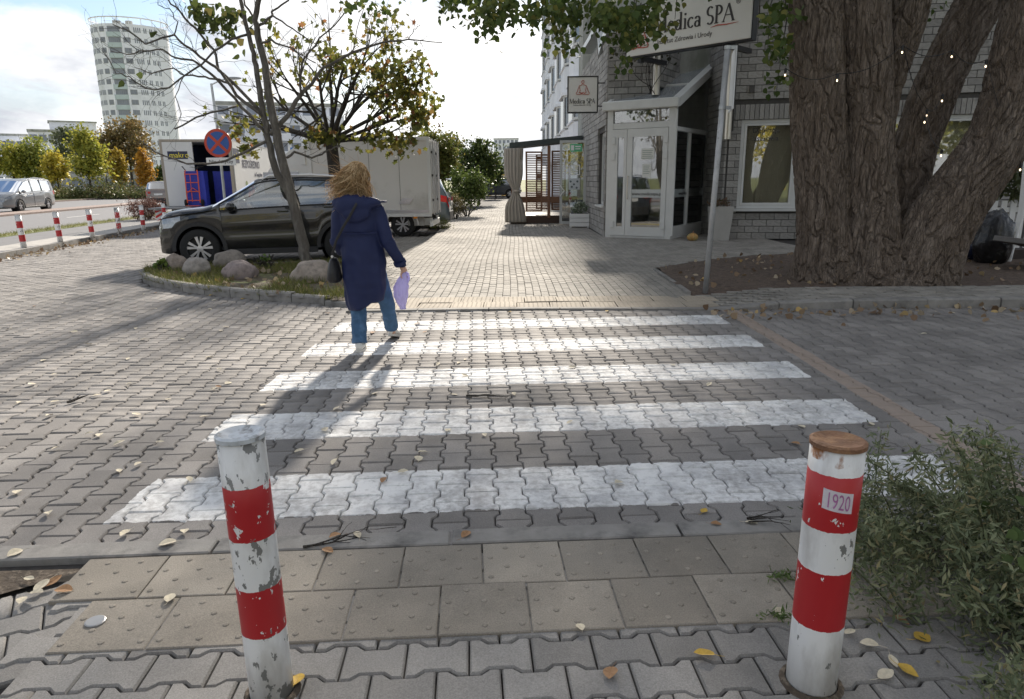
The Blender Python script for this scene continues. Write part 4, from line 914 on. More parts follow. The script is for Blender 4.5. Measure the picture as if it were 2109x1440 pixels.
        # mirror
        mx_=S['mirror']; p=P(mx_,6,side); b=MB(); b.M=Matrix.Translation(p+Vector((0,.13*side,.07))); b.ell((0,0,0),(.085,.12,.085),12,8); b.M=None; b.tube([p+Vector((0,-.02*side,.0)),p+Vector((0,.1*side,.04))],.025,6); b.build('mirror',S['paint'],t,smooth=True)
        # lamps
        xf=x1; lf=MB(); st=[xf-.42+.40*k/5 for k in range(6)]; 
        V=[P(x,r_,side)+Vector((.004,.006*side,.004)) for x in st for r_ in(4.2,4.8,5.4,5.9)]; lf.add(V,[(i*4+j,(i+1)*4+j,(i+1)*4+j+1,i*4+j+1) for i in range(5) for j in range(3)]); lf.build('headlight',m_lampc,t)
        st=[x0+.01+.28*k/4 for k in range(5)]; lf=MB(); V=[P(x,r_,side)+Vector((-.006,.006*side,0)) for x in st for r_ in(4.3,5.0,5.6,6.0)]; lf.add(V,[(i*4+j,(i+1)*4+j,(i+1)*4+j+1,i*4+j+1) for i in range(4) for j in range(3)])
        lf.box(x0-.012,x0+.02,min(side*.48,side*wl(x0)*.93),max(side*.48,side*wl(x0)*.93),belt(x0)-.16,belt(x0)-.02); lf.build('tail_light',m_lampr,t)
        if S.get('rails'):
            b=MB(); b.tube([P(S['rails'][0],8.6,side)+Vector((0,0,0)),P(S['rails'][0]+.12,8.6,side)+Vector((0,0,.04)),P((S['rails'][0]+S['rails'][1])/2,8.6,side)+Vector((0,0,.045)),P(S['rails'][1]-.12,8.6,side)+Vector((0,0,.04)),P(S['rails'][1],8.6,side)],.018,6); b.build('roof_rail',m_rim,t)
    b=MB(); b.box(x0+.1,x1-.15,-.6,.6,S['zb']-.02,S['zb']+.08); b.build('underbody',m_seam,t)
    b=MB(); b.box(x1-.10,x1+.012,-.42,.42,.55,.74,.02); b.build('grille',m_plastic,t)
    b=MB(); b.box(x1-.3,x1-.015,-.5,.5,.24,.40,.02); b.build('bumper_trim',m_plastic,t); b=MB(); b.box(x0-.015,x0+.2,-.66,.66,S['zb'],S['zb']+.28,.02); b.build('bumper_trim',m_plastic,t)
    for x in(x0-.02,x1+.014): b=MB(); b.box(x-.004,x+.004,-.26,.26,.46 if x>0 else .72,.57 if x>0 else .83); b.build('number_plate',m_plate,t)
    if S.get('hero'):
        b=MB()
        for x,y in((.05,.36),(.05,-.36),(-.85,.36),(-.85,-.36)): b.box(x-.25,x+.2,y-.24,y+.24,.35,.62,.05); b.box(x-.34,x-.18,y-.23,y+.23,.55,1.12,.05); b.box(x-.33,x-.23,y-.12,y+.12,1.15,1.32,.04)
        b.build('seats',m_seat,t); b=MB(); b.box(.42,.95,-.72,.72,.6,.98,.06); b.build('dashboard',m_seat,t)
        b=MB(); c=Vector((.30,.36,.95)); b.tube([c+Vector((.06*math.sin(a),.18*math.cos(a),.17*math.sin(a))) for a in [2*math.pi*k/20 for k in range(21)]],.014,6); b.tube([c,c+Vector((.2,0,-.05))],.03,6); b.build('steering_wheel',m_seat,t)
        b=MB(); b.box(-1.7,1.0,-.78,.78,.30,.36); b.build('floor',m_seat,t)
    return t
paint_dark=mat('dark olive metallic',(.006,.0065,.0068),.26,.05,3,coat=1,spec=.5,metal=.0)
SUV=dict(cat='car',hero=True,paint=paint_dark,zb=.25,wr=.345,ra=.405,trim=.065,wx=(-1.25,1.25),tumble=.26,crease=.0,spokes=5,
 top=[(-2.06,.62),(-2.03,.98),(-1.95,1.12),(-1.74,1.50),(-1.62,1.545),(-1.2,1.59),(-.6,1.61),(0,1.595),(.22,1.55),(.5,1.38),(.98,1.11),(1.15,1.065),(1.6,1.03),(1.9,.985),(2.02,.93),(2.08,.82),(2.11,.55)],
 wid=[(-2.06,.70),(-1.98,.80),(-1.7,.865),(-1.25,.885),(0,.885),(1.25,.885),(1.6,.865),(1.85,.82),(2.02,.73),(2.11,.63)],
 belt=[(-2.06,.98),(-1.6,1.10),(-.4,1.06),(.9,1.00),(1.1,.98),(2.1,.86)],
 wins=((-.36,.86),(-1.18,-.44),(-1.66,-1.25)),ws=(.24,.98),rw=(-1.95,-1.74),doors=((-.40,.84),(-1.22,-.415)),mirror=.66,rails=(-1.6,.1))
for k_ in('top','wid','belt'): SUV[k_]=[(x if x<1.25 else 1.25+(x-1.25)*.80,v) for x,v in SUV[k_]]
suv=car('parked_car','dark olive SUV parked sideways behind the boulders',(-4.60,13.65,0),math.atan2(-.25,-.968),SUV)
VAN=dict(cat='van',paint=mat('silver grey paint',(.26,.27,.28),.3,.04,3,coat=.8,metal=.5),zb=.25,wr=.34,ra=.38,trim=.01,wx=(-1.5,1.5),tumble=.18,spokes=5,
 top=[(-2.55,.6),(-2.52,1.1),(-2.42,1.62),(-2.2,1.76),(-1,1.83),(.3,1.78),(.72,1.68),(1.75,1.10),(2.2,.98),(2.48,.82),(2.56,.6)],
 wid=[(-2.55,.78),(-2.4,.88),(-1.8,.92),(0,.93),(1.5,.92),(2.1,.84),(2.4,.72),(2.56,.55)],belt=[(-2.55,1.12),(-.5,1.12),(1.7,1.02),(2.56,.78)],
 wins=((.1,1.35),(-.95,.0),(-2.1,-1.05)),ws=(.72,1.75),rw=(-2.42,-2.2),doors=((.05,1.25),(-1.0,.02)),mirror=1.2,rails=(-1.9,.2))
car('minivan','silver grey minivan driving on the far carriageway',(-27.85,39.9,0),math.atan2(-1,.14),VAN)
CAR2=dict(SUV,hero=False,paint=mat('brown grey paint',(.20,.165,.145),.3,.05,coat=.8,metal=.4)); CAR2.pop('rails')
car('car','brownish grey SUV seen from behind on the near carriageway',(-23.4,48.5,0),math.atan2(1,-.14),CAR2)
CAR3=dict(CAR2,paint=mat('steel blue paint',(.10,.13,.15),.3,.05,coat=.8,metal=.3))
car('car','dark hatchback with red tail lamp half hidden behind the white truck',(-4.02,23.2,0),math.pi,CAR3)
CAR4=dict(CAR2,paint=mat('graphite paint',(.05,.055,.065),.3,.05,coat=.8))
car('car','dark car parked far down the walkway',(-1.3,61,0),math.pi,CAR4); car('car','pale car parked behind the dark one far down the walkway',(-1.6,66,0),math.pi,VAN|dict(cat='car',paint=mat('pale paint',(.6,.6,.6),.3,.04,coat=.8)))
b=MB(); b.box(-2.6,-.2,69,71,.3,2.0,.1); b.box(-2.4,-1.9,68.97,69.2,0,.6); b.box(-.9,-.4,68.97,69.2,0,.6); tag(b.build('yellow_van',mat('yellow paint',(.7,.45,.05),.5)),'yellow van at the far end of the walkway','van')
# ---- white box truck
tk=thing('box_truck','plain white box truck parked behind the dark SUV','truck',(0,0,0)); X0,X1,Y0,Y1,Z0,Z1=-5.38,-2.15,19.0,21.15,.60,2.58
m_trk=mat('truck panel',(.62,.605,.57),.55,.05,.8,col2=(.48,.465,.43),c2scale=.7); m_trkf=mat('truck frame',(.62,.62,.60),.5,.08,2); m_chas=mat('chassis',(.06,.055,.05),.9,.4,6)
b=MB(); b.box(X0,X1,Y0,Y1,Z0,Z1); b.build('cargo_box',m_trk,tk)
b=MB()
for z in(Z0,Z1): b.box(X0-.02,X1+.02,Y0-.025,Y0,z-.05,z+.04)
b.box(X0-.02,X0+.10,Y0-.024,Y0,Z0+.04,Z1-.05); b.box(X1-.06,X1+.02,Y0-.024,Y0,Z0+.04,Z1-.05); b.build('edge_rail',m_trkf,tk)
for x in(X0+.82,X0+1.62,X0+2.42): b=MB(); b.box(x-.004,x+.004,Y0-.004,Y0,Z0+.05,Z1-.06); b.build('panel_seam',m_chas,tk)
b=MB(); b.box(X0+.11,X1-.07,Y0-.012,Y0-.001,Z0+.045,Z0+.13); b.build('rub_rail',m_rim,tk)
for y0,y1 in((Y0+.05,(Y0+Y1)/2-.01),((Y0+Y1)/2+.01,Y1-.05)):
    b=MB(); b.box(X1,X1+.04,y0,y1,Z0+.05,Z1-.06); do=b.build('door',m_trkf,tk)
    for y in(y0+.25,y1-.2): b=MB(); b.tube([(X1+.06,y,Z0-.02),(X1+.06,y,Z1)],.018,6); b.build('lock_rod',m_rim,do)
    for z in(Z0+.35,Z0+1.0,Z0+1.6): b=MB(); b.box(X1+.03,X1+.07,y0+.02,y0+.16,z,z+.06); b.build('hinge',m_plastic,do)
q=AT(832,415,18.9); b=MB(); b.add([(q.x-.16,18.97,q.z-.07),(q.x+.13,18.97,q.z-.07),(q.x+.24,18.97,q.z+.08),(q.x-.05,18.97,q.z+.08)],[(0,1,2,3)]); b.box(q.x-.02,q.x+.05,18.93,18.97,q.z-.04,q.z+.06); b.build('latch_plate',m_rim,tk)
b=MB(); b.box(X0-1.6,X1-.05,Y0+.45,Y0+.6,.38,.55); b.box(X0-1.6,X1-.05,Y1-.6,Y1-.45,.38,.55); b.box(X0,X1-.1,Y0+.3,Y1-.3,.53,.6); b.build('chassis',m_chas,tk)
b=MB(); b.box(X1-.66,X1-.22,Y0+.12,Y0+.2,.30,.56); b.build('mudflap_panel',mat('grey board',(.3,.29,.27),.9,.3,4),tk)
b=MB(); b.box(X1-.06,X1+.02,Y0+.1,Y1-.1,.28,.42); b.box(X1-.3,X1,Y0+.3,Y0+.36,.3,.5); b.box(X1-.3,X1,Y1-.36,Y1-.3,.3,.5); b.build('rear_bumper',m_trkf,tk)
b=MB(); b.box(X1-.48,X1-.38,Y0-.02,Y0+.06,.50,.57); b.build('side_lamp',m_lampo,tk)
for x in(-2.95,-6.6):
    for y,s_ in((Y0+.22,-1),(Y1-.22,1)): wheel(tk,x,y,.33,.33,.24,s_)
b=MB(); b.tube([(-2.95+.43*math.cos(a),Y0+.06,.33+.43*math.sin(a)) for a in [math.pi*k/14 for k in range(15)]],.02,6); b.build('mudguard',m_trkf,tk)
b=MB(); b.prism([(X0-.05,.4),(X0-.05,1.92),(X0-.5,1.95),(X0-1.05,1.86),(X0-1.5,1.25),(X0-1.75,1.05),(X0-1.85,.4)],-Y1+.15,-Y0-.12); b.v=[(x,-z,y) for x,y,z in b.v]; b.f=[tuple(reversed(f)) for f in b.f]; b.build('cab',m_trkf,tk)
b=MB(); b.prism([(X0-.12,1.94),(X0-.12,2.42),(X0-.35,2.42),(X0-1.1,1.90)],-Y1+.25,-Y0-.2); b.v=[(x,-z,y) for x,y,z in b.v]; b.f=[tuple(reversed(f)) for f in b.f]; b.build('roof_fairing',m_trkf,tk)
b=MB(); b.box(X0-1.25,X0-.3,Y0+.10,Y0+.125,1.2,1.75); b.build('cab_window',m_cglassd,tk)
b=MB(); b.box(X0-.05,X0+.0,Y0+.1,Y0+.3,1.7,2.4); b.build('air_intake',m_plastic,tk)
# ---- supermarket delivery truck, rear towards us
mk=thing('delivery_truck','white makro delivery truck with open rear and lowered tail lift','truck',(-10.95,25.0,0),R(7.5))
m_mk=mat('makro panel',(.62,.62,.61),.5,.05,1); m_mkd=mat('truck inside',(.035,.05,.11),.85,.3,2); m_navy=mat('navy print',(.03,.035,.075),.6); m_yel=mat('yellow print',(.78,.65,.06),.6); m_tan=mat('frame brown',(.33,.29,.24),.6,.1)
hw=1.16; z0,z1=.70,2.92; Lk=7.2
b=MB(); b.box(-hw,-hw+.06,.1,Lk,z0,z1); b.box(hw-.06,hw,.1,Lk,z0,z1); b.box(-hw,hw,.1,Lk,z1-.05,z1+.02); b.box(-hw+.06,hw-.06,Lk-.1,Lk,z0,z1-.05); b.build('cargo_box',m_mk,mk)
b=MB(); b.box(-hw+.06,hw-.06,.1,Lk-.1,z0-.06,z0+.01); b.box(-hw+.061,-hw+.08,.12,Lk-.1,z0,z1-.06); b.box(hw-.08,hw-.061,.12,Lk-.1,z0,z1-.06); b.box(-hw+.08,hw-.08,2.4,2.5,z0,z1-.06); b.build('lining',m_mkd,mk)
b=MB(); b.box(-hw-.02,-hw+.07,0,.1,z0-.08,z1+.04); b.box(hw-.07,hw+.02,0,.1,z0-.08,z1+.04); b.box(-hw+.07,hw-.07,0,.1,z1-.04,z1+.04); b.build('rear_frame',m_tan,mk)
b=MB(); b.box(-hw+.07,-hw+1.0,.0,.06,z0,z1-.05); lf=b.build('door',m_mk,mk)
b=MB(); b.box(-hw+.22,-hw+.88,-.008,0,z1-.62,z1-.36); b.build('label_plate',m_navy,lf)
text('lettering','makro',.25,m_yel,lf,(-hw+.27,-.012,z1-.57),(math.pi/2,0,0))
b=MB(); b.box(-hw+1.0,-hw+1.06,-.02,.06,z0,z1-.05); b.build('door_edge',m_trkf,lf)
b=MB(); b.box(hw+.005,hw+.05,.12,1.05,z0,z1-.04); b.build('folded_door',m_mk,mk)
# side print
b=MB(); b.box(hw+.05,hw+.056,.15,.95,z1-.75,z1-.25); b.build('label_plate',m_navy,mk); text('lettering','makro',.33,m_yel,mk,(hw+.062,.18,z1-.62),(math.pi/2,0,math.pi/2),sx=.9)
text('lettering','DOSTAWY',.34,m_navy,mk,(hw+.01,1.5,z1-.45),(math.pi/2,0,math.pi/2)); text('lettering','BEZPOŚREDNIO',.40,m_navy,mk,(hw+.01,1.5,z1-.88),(math.pi/2,0,math.pi/2)); text('lettering','do Twojej firmy',.22,m_navy,mk,(hw+.01,3.4,z1-1.2),(math.pi/2,0,math.pi/2))
for y,z,r_,c in((1.6,1.05,.30,(.10,.08,.05)),(2.3,1.0,.26,(.55,.08,.05)),(2.9,1.05,.3,(.45,.05,.05)),(3.6,1.1,.22,(.6,.35,.2)),(1.95,1.35,.2,(.2,.25,.08))):
    b=MB(); b.lathe([(0,hw+.004),(r_,hw+.004),(r_,hw+.009),(0,hw+.009)],16,'X',(0,y,z)); b.build('food_print',mat('print %.2f'%c[0],c,.6,.4,6),mk)
b=MB(); b.box(-hw-.1,hw+.1,-1.55,-.02,.64,.69); b.build('lift_platform',mat('lift steel',(.22,.22,.22),.6,.2,5),mk)
b=MB(); b.box(-hw+.2,hw-.2,.1,Lk,.42,.62); b.box(-hw+.1,hw-.1,.1,.3,.35,.65); b.tube([(-.6,-.4,.62),(-.6,.3,.35)],.05,6); b.tube([(.6,-.4,.62),(.6,.3,.35)],.05,6); b.build('chassis',m_chas,mk)
def chevron(parent,x,y,z,w_,h_):
    b=MB(); b.box(x-w_/2,x+w_/2,y,y+.015,z-h_/2,z+h_/2); o=b.build('warning_plate',m_whitep,parent); b=MB()
    for k in(-1,0,1):
        c=k*.17; P_=[(-w_/2,c-.10),(w_/2,c+.04),(w_/2,c+.12),(-w_/2,c-.02)]; P_=[(px,max(-h_/2,min(h_/2,pz))) for px,pz in P_]; b.add([(x+px,y-.004,z+pz) for px,pz in P_],[(0,1,2,3)])
    b.build('red_stripe',mat('warning red',(.6,.04,.03),.6),o)
chevron(mk,-hw+.12,-1.2,.44,.26,.36); chevron(mk,hw-.5,-1.2,.44,.26,.36)
for y in(1.2,5.6):
    for x,s_ in((-hw+.25,-1),(hw-.25,1)): w_=wheel(mk,x,y,.36,.36,.26,s_); w_.rotation_euler=(0,0,R(90))
b=MB(); b.box(-1.05,1.05,Lk+.15,Lk+1.7,.45,2.3,.1); b.build('cab',m_mk,mk)
MKM=Wm((-10.95,25.0,0),R(7.5))
m_crate=mat('blue crate',(.03,.045,.38),.5,.1,6)
def crate(w_,d_,h_):
    b=MB(); t=.018
    b.box(-w_/2,w_/2,-d_/2,d_/2,0,t)
    for s in(-1,1):
        b.box(min(s*w_/2,s*(w_/2-t)),max(s*w_/2,s*(w_/2-t)),-d_/2,d_/2,t,h_); b.box(-w_/2+t,w_/2-t,min(s*d_/2,s*(d_/2-t)),max(s*d_/2,s*(d_/2-t)),t,h_)
        for x in(-.3,-.1,.1,.3): b.box(x*w_-.008,x*w_+.008,s*(d_/2+.0)-.008,s*(d_/2)+.008,.03,h_-.03)
    b.box(-w_/2-.012,w_/2+.012,-d_/2-.012,-d_/2+t,h_-.035,h_); b.box(-w_/2-.012,w_/2+.012,d_/2-t,d_/2+.012,h_-.035,h_); b.box(-w_/2-.012,-w_/2+t,-d_/2,d_/2,h_-.034,h_-.001); b.box(w_/2-t,w_/2+.012,-d_/2,d_/2,h_-.034,h_-.001)
    return b.mesh('crate',m_crate)
cm_=crate(.62,.42,.29)
pos_=('bottom','second','third','top')
for k in range(4):
    o=link('crate',cm_,None,MKM@Vector((.02,-.30,.72+k*.292)),R(7.5+random.uniform(-3,3))); tag(o,'blue plastic crate, %s of the stack behind the orange hand truck'%pos_[k],'crate','blue crates on the tail lift')
for k in range(4):
    o=link('crate',cm_,None,MKM@Vector((.62,.9,.72+k*.292)),R(7.5)); tag(o,'blue plastic crate inside the truck, %s of the inner stack'%pos_[k],'crate','blue crates in the truck')
ht=thing('hand_truck','orange hand truck standing against the blue crates','hand truck',MKM@Vector((-.05,-.68,.70)),R(7.5)); m_or=mat('orange red paint',(.62,.10,.04),.5)
b=MB()
for x in(-.21,.21): b.tube([(x,0,.12),(x,.06,1.1),(x*.9,.10,1.22)],.02,6)
for z in(.2,.5,.8,1.08): b.tube([(-.21,.0+.05*z,z),(.21,.05*z,z)],.016,6)
b.tube([(-.05,.03,.15),(-.05,.07,1.08)],.012,5); b.tube([(-.21,.1,.45),(0,.05,.62),(.21,.1,.45)],.015,6); b.build('frame',m_or,ht)
b=MB(); b.box(-.22,.22,-.22,.02,.02,.035); b.build('toe_plate',m_or,ht)
for x in(-.27,.27): b=MB(); b.lathe([(0,x-.03),(.11,x-.03),(.12,x),(.11,x+.03),(0,x+.03)],16,'X',(0,.06,.125)); b.build('wheel',m_tyre,ht)
b=MB(); b.tube([(-.19,.10,1.22),(-.26,.02,1.34)],.018,6); b.tube([(.19,.10,1.22),(.26,.02,1.34)],.018,6); b.build('grip',m_plastic,ht)
# ================================================================== TREES AND PLANTS
def barkmat(name,col,col2,sc=9,moss=None):
    m=mat(name,col,.95,.3,sc,.25,sc*5,col2=col2,c2scale=sc*.5,c2lo=.45,c2hi=.7,stretch=(1,1,.3))
    # cracked plates: stretched cell edges as fine relief
    nt=m.node_tree; L=nt.links.new; bs=nt.nodes['Principled BSDF']; tc=_n(nt,'ShaderNodeTexCoord'); mp=_n(nt,'ShaderNodeMapping'); mp.inputs['Scale'].default_value=(1,1,.22); L(tc.outputs['Object'],mp.inputs[0])
    wn=_n(nt,'ShaderNodeTexNoise'); wn.inputs['Scale'].default_value=sc*.9; wn.inputs['Detail'].default_value=5; L(mp.outputs[0],wn.inputs[0])
    ad=_n(nt,'ShaderNodeVectorMath',operation='MULTIPLY_ADD'); ad.inputs[1].default_value=(.14,.14,.14); L(wn.outputs['Color'],ad.inputs[0]); L(mp.outputs[0],ad.inputs[2])
    vo=_n(nt,'ShaderNodeTexVoronoi',feature='DISTANCE_TO_EDGE'); vo.inputs['Scale'].default_value=sc*2.4; L(ad.outputs[0],vo.inputs['Vector'])
    mr=_n(nt,'ShaderNodeMapRange'); mr.inputs[1].default_value=0; mr.inputs[2].default_value=.16; L(vo.outputs['Distance'],mr.inputs[0])
    fn=_n(nt,'ShaderNodeTexNoise'); fn.inputs['Scale'].default_value=sc*6; fn.inputs['Detail'].default_value=6; L(mp.outputs[0],fn.inputs[0])
    sm=_n(nt,'ShaderNodeMath',operation='MULTIPLY_ADD'); sm.inputs[1].default_value=.6; L(fn.outputs[0],sm.inputs[0]); L(mr.outputs[0],sm.inputs[2])
    bu=_n(nt,'ShaderNodeBump'); bu.inputs['Strength'].default_value=1.0; bu.inputs['Distance'].default_value=.16/sc; L(sm.outputs[0],bu.inputs['Height']); L(bu.outputs[0],bs.inputs['Normal']); return m
m_bark=barkmat('furrowed bark',(.15,.117,.092),(.195,.16,.132),10); m_bark2=barkmat('smooth grey bark',(.15,.135,.118),(.21,.195,.17),18); m_bark3=barkmat('dark bark',(.06,.052,.045),(.09,.08,.07),16)
def bark_trunk(name,px,parent,seed,nu=210,nv=400,amp=.036,m=m_bark):
    """px: list of (x,y,depth Y,half width px); a thick trunk with cut furrows in the surface"""
    C=[AT(x,y,Y) for x,y,Y,_ in px]; Rr=[h*(PX(c)[2])/F for c,(_,_,_,h) in zip(C,px)]
    C[0].z=-.05; k=len(C); ts=np.linspace(0,k-1,nv)
    def cr(A,t):
        i=min(int(t),k-2); f=t-i; a,b_,c,d_=A[max(i-1,0)],A[i],A[i+1],A[min(i+2,k-1)]
        return .5*((2*b_)+(c-a)*f+(2*a-5*b_+4*c-d_)*f*f+(3*b_-a-3*c+d_)*f**3)
    pts=[cr(C,t) for t in ts]; rad=[cr(Rr,t) for t in ts]
    V=[]; N=Vector((1,0,0)); Ld=0
    for i in range(nv):
        T=(pts[min(i+1,nv-1)]-pts[max(i-1,0)]).normalized(); N=(N-T*N.dot(T)).normalized(); B=T.cross(N)
        if i: Ld+=(pts[i]-pts[i-1]).length
        for j in range(nu):
            a=2*math.pi*j/nu; u=a*rad[i]; cu,su=math.cos(a)*rad[i],math.sin(a)*rad[i]
            q=(cu*7+seed,su*7,Ld*1.9); w_=mnoise.noise((cu*3+seed,su*3,Ld*3.0))
            n_=mnoise.noise((cu*11+w_*1.0+seed,su*11,Ld*2.3+w_*.9)); n2=mnoise.noise((cu*24+seed,su*24,Ld*6+4))
            n3=mnoise.noise((cu*1.6+seed,su*1.6,Ld*.7))
            g=max(0,1-abs(n_)/.17); g2=max(0,1-abs(n2)/.16)
            r_=rad[i]*(1+.10*n3)+amp*(.5-g*1.25)-amp*.42*g2+amp*.3*n2
            if Ld<.7: r_*=1+(.7-Ld)*.28*(1+.9*math.sin(a*5+seed)+.4*math.sin(a*9+seed*2))*.6
            V.append(pts[i]+N*(math.cos(a)*r_)+B*(math.sin(a)*r_))
    Fq=[(i*nu+j,i*nu+(j+1)%nu,(i+1)*nu+(j+1)%nu,(i+1)*nu+j) for i in range(nv-1) for j in range(nu)]
    return link(name,npmesh(name,np.array([tuple(v) for v in V]),np.array(Fq),m,True),parent)
bt=thing('old_tree','massive multi-stemmed tree with deeply furrowed bark by the entrance','tree',(0,0,0))
bark_trunk('trunk',[(1716,600,9.95,84),(1708,535,9.95,66),(1700,450,9.95,56),(1694,340,9.95,53),(1688,200,9.95,53),(1682,50,9.95,52),(1678,-70,10.0,50),(1674,-260,10.1,46)],bt,1.3)
bark_trunk('trunk',[(1800,605,9.75,92),(1796,530,9.75,66),(1792,440,9.75,50),(1791,330,9.75,44),(1789,200,9.75,43),(1783,60,9.75,43),(1780,-60,9.8,43),(1784,-260,9.9,40)],bt,5.1)
bark_trunk('trunk',[(1795,330,10.05,22),(1818,230,10.05,26),(1838,150,10.05,27),(1862,60,10.1,34),(1885,-30,10.1,36),(1930,-160,10.2,34)],bt,7.7,110,160)
bark_trunk('trunk',[(1838,600,10.5,40),(1852,490,10.5,38),(1868,400,10.5,38),(1884,310,10.55,40),(1916,215,10.6,43),(1963,110,10.7,41),(2020,0,10.8,43),(2110,-180,11,40)],bt,9.2,150,260,.034,m_bark)
bark_trunk('trunk',[(1872,612,9.6,86),(1890,560,9.58,72),(1926,480,9.52,66),(1984,388,9.47,60),(2046,302,9.42,58),(2085,215,9.4,60),(2122,90,9.35,66),(2155,-30,9.3,66),(2200,-200,9.2,58)],bt,12.4)
m_leafg=leafmat('poplar leaf',[(0,(.045,.075,.018)),(.5,(.075,.11,.028)),(.85,(.12,.15,.04)),(1,(.20,.19,.05))],.4)
tips=[]; tb=MB(); rg=np.random.default_rng(3)
for s0,d0,L0,r0 in(((4.55,10,4.6),(-.6,.2,.55),3.2,.13),((4.6,9.9,5.0),(-.75,.35,.35),3.6,.12),((5.0,9.8,5.2),(-.2,.6,.8),3.5,.13),((6.0,10.3,5.0),(.5,.5,.7),3.6,.14),((7.2,9.4,4.6),(.8,-.1,.5),3.4,.13),((4.5,10,5.5),(-.4,-.5,.7),3.4,.12),((4.7,9.8,4.4),(-.85,-.15,.25),3.4,.09)):
    grow(tb,s0,d0,L0,r0,2,rg,tips,5,.16,(2,4),.03,.62)
tb.build('branch',m_bark3,bt,smooth=True)
rg=np.random.default_rng(11)
def pxcloud(spec,rng,Yd=1.6):
    """leaf groups hanging where the photo shows them: (px,py,rx,ry,n,Y)"""
    out=[]
    for x,y,rx,ry,n,Y in spec:
        k=max(1,n//7); cx=x+rng.normal(size=k)*rx; cy=y+rng.normal(size=k)*ry*.8; cY=Y+rng.normal(size=k)*Yd*.4
        for i in range(n):
            q=rng.integers(k); p=AT(cx[q]+rng.normal()*11,cy[q]+abs(rng.normal())*15,cY[q]+rng.normal()*.12); out.append(tuple(p))
    return np.array(out)
hang=pxcloud([(1000,20,22,30,150,10.5),(1005,70,8,14,26,10.5),(1035,10,30,14,110,10.8),(1115,5,45,16,240,10.3),(1160,50,20,22,80,10.4),(1170,85,8,14,24,10.4),(1250,18,42,26,400,10),(1310,35,26,22,260,9.8),(1335,45,12,18,70,9.6),(1285,75,16,14,60,9.9),(1362,0,16,10,70,9.9),(1420,-36,40,6,70,9.9),(920,8,14,8,26,10.6),(940,-14,26,10,40,10.6),(965,-10,50,10,110,10.6),(1070,25,20,16,60,10.4),(1285,118,8,8,14,9.9),
  (1612,20,14,20,120,9.6),(1615,75,10,22,80,9.6),(1598,105,8,14,40,9.6),(1600,165,8,18,26,9.5),(755,5,30,8,26,11),(705,2,10,5,10,11),(780,10,10,8,14,11),(1900,10,40,14,60,12.5),(1480,-40,60,5,50,9.8)],rg)
link('hanging_foliage',leafmesh('hanging_foliage',hang,.085,m_leafg,.55,1,rg),bt)
can=np.concatenate([clumps(6800,(3.0,11.5,7.0),(6.0,6.5,2.4),150,.34,rg,.3),clumps(2200,(5.5,10,8.5),(5,5,2.6),90,.36,rg,.3),clumps(1700,(.6,13.0,5.6),(2.6,3.0,.7),45,.3,rg,.2),clumps(900,(-.4,9.2,5.7),(1.7,2.2,.6),30,.26,rg,.2)])
can=can[np.array([PX(p)[1]<-6 for p in can])]
link('crown',leafmesh('crown',can,.14,m_leafg,.3,1,rg),bt)
tw_=MB()
for c in [(1000,85),(1035,30),(1115,30),(1170,95),(1250,70),(1310,95),(1345,90),(1390,40),(1600,180),(1580,110),(1560,70),(1285,125)]:
    e=AT(c[0],c[1],10.3); s=AT(c[0]+random.uniform(-30,60),-70,10.2); m=(e+s)/2+Vector((random.uniform(-.12,.12),.05,.1)); tw_.tube([s,m,e],[.012,.008,.003],5)
tw_.build('twig',m_bark3,bt)
# ---- young half-bare tree on the island
yt=thing('young_tree','slender half-bare tree growing from the boulder island','tree',(0,0,0)); rg=np.random.default_rng(21); YT=12.05
BR=[([(627,552),(631,539),(622,491),(604,424),(588,357),(575,303),(564,250),(553,188),(546,135),(531,73),(526,42),(535,-10),(540,-60)],12,4.5,0),
([(606,430),(595,399),(572,360),(556,303),(544,240),(535,188),(527,135),(519,100),(510,62),(496,0),(488,-50)],11,4.5,.03),
([(544,240),(487,198),(454,146),(423,125),(390,100),(358,73),(335,77),(300,90),(262,62),(232,50)],6,1.4,-.5),([(537,229),(481,173),(450,144),(442,104),(402,60),(369,27),(344,0),(325,-30)],5.5,2,.3),
([(545,269),(498,221),(450,167),(421,142),(398,125),(360,119),(333,102),(300,105),(262,112),(228,105)],5.5,1.2,-.25),([(479,175),(452,165),(423,160),(381,156),(358,140),(312,152),(280,140)],4,1.2,.4),
([(508,73),(477,81),(442,104),(417,133),(383,154),(348,181),(325,185),(300,181),(268,160),(240,150),(215,110)],4,1.2,-.6),([(487,219),(446,229),(404,242),(360,266)],3.4,2.4,-.7),
([(556,277),(592,240),(619,194),(640,173),(666,142),(725,108),(791,86),(841,81),(911,88)],8,1.2,.5),([(533,90),(560,83),(592,96),(619,112),(650,130)],4,1.5,-.4),([(533,52),(560,35),(560,23),(592,0),(620,-30)],4.5,2,.2),([(560,30),(590,52),(625,75),(650,92)],3,1.2,.2),
([(552,290),(499,316),(448,338),(384,338),(320,313),(290,290)],5,1.5,-.6),([(592,325),(607,313),(643,325),(671,313),(700,300)],4.5,2,.5),([(619,194),(618,150),(628,118),(660,80),(700,40),(740,-5)],4,1.5,.1),([(526,42),(505,10),(500,-20)],4,2,.3),([(358,73),(366,45),(350,20),(325,10)],2.2,1,-.1),([(402,60),(430,64),(460,70)],1.8,1,.2),([(381,156),(360,200),(375,235),(350,275)],1.6,.8,.1),([(841,81),(852,60),(866,52)],1.4,.7,.1),([(791,86),(795,50),(797,10)],1.6,.8,.1),([(725,108),(735,60),(752,10)],1.8,.8,-.1)]
tb=MB(); tb2_=MB(); tips=[]
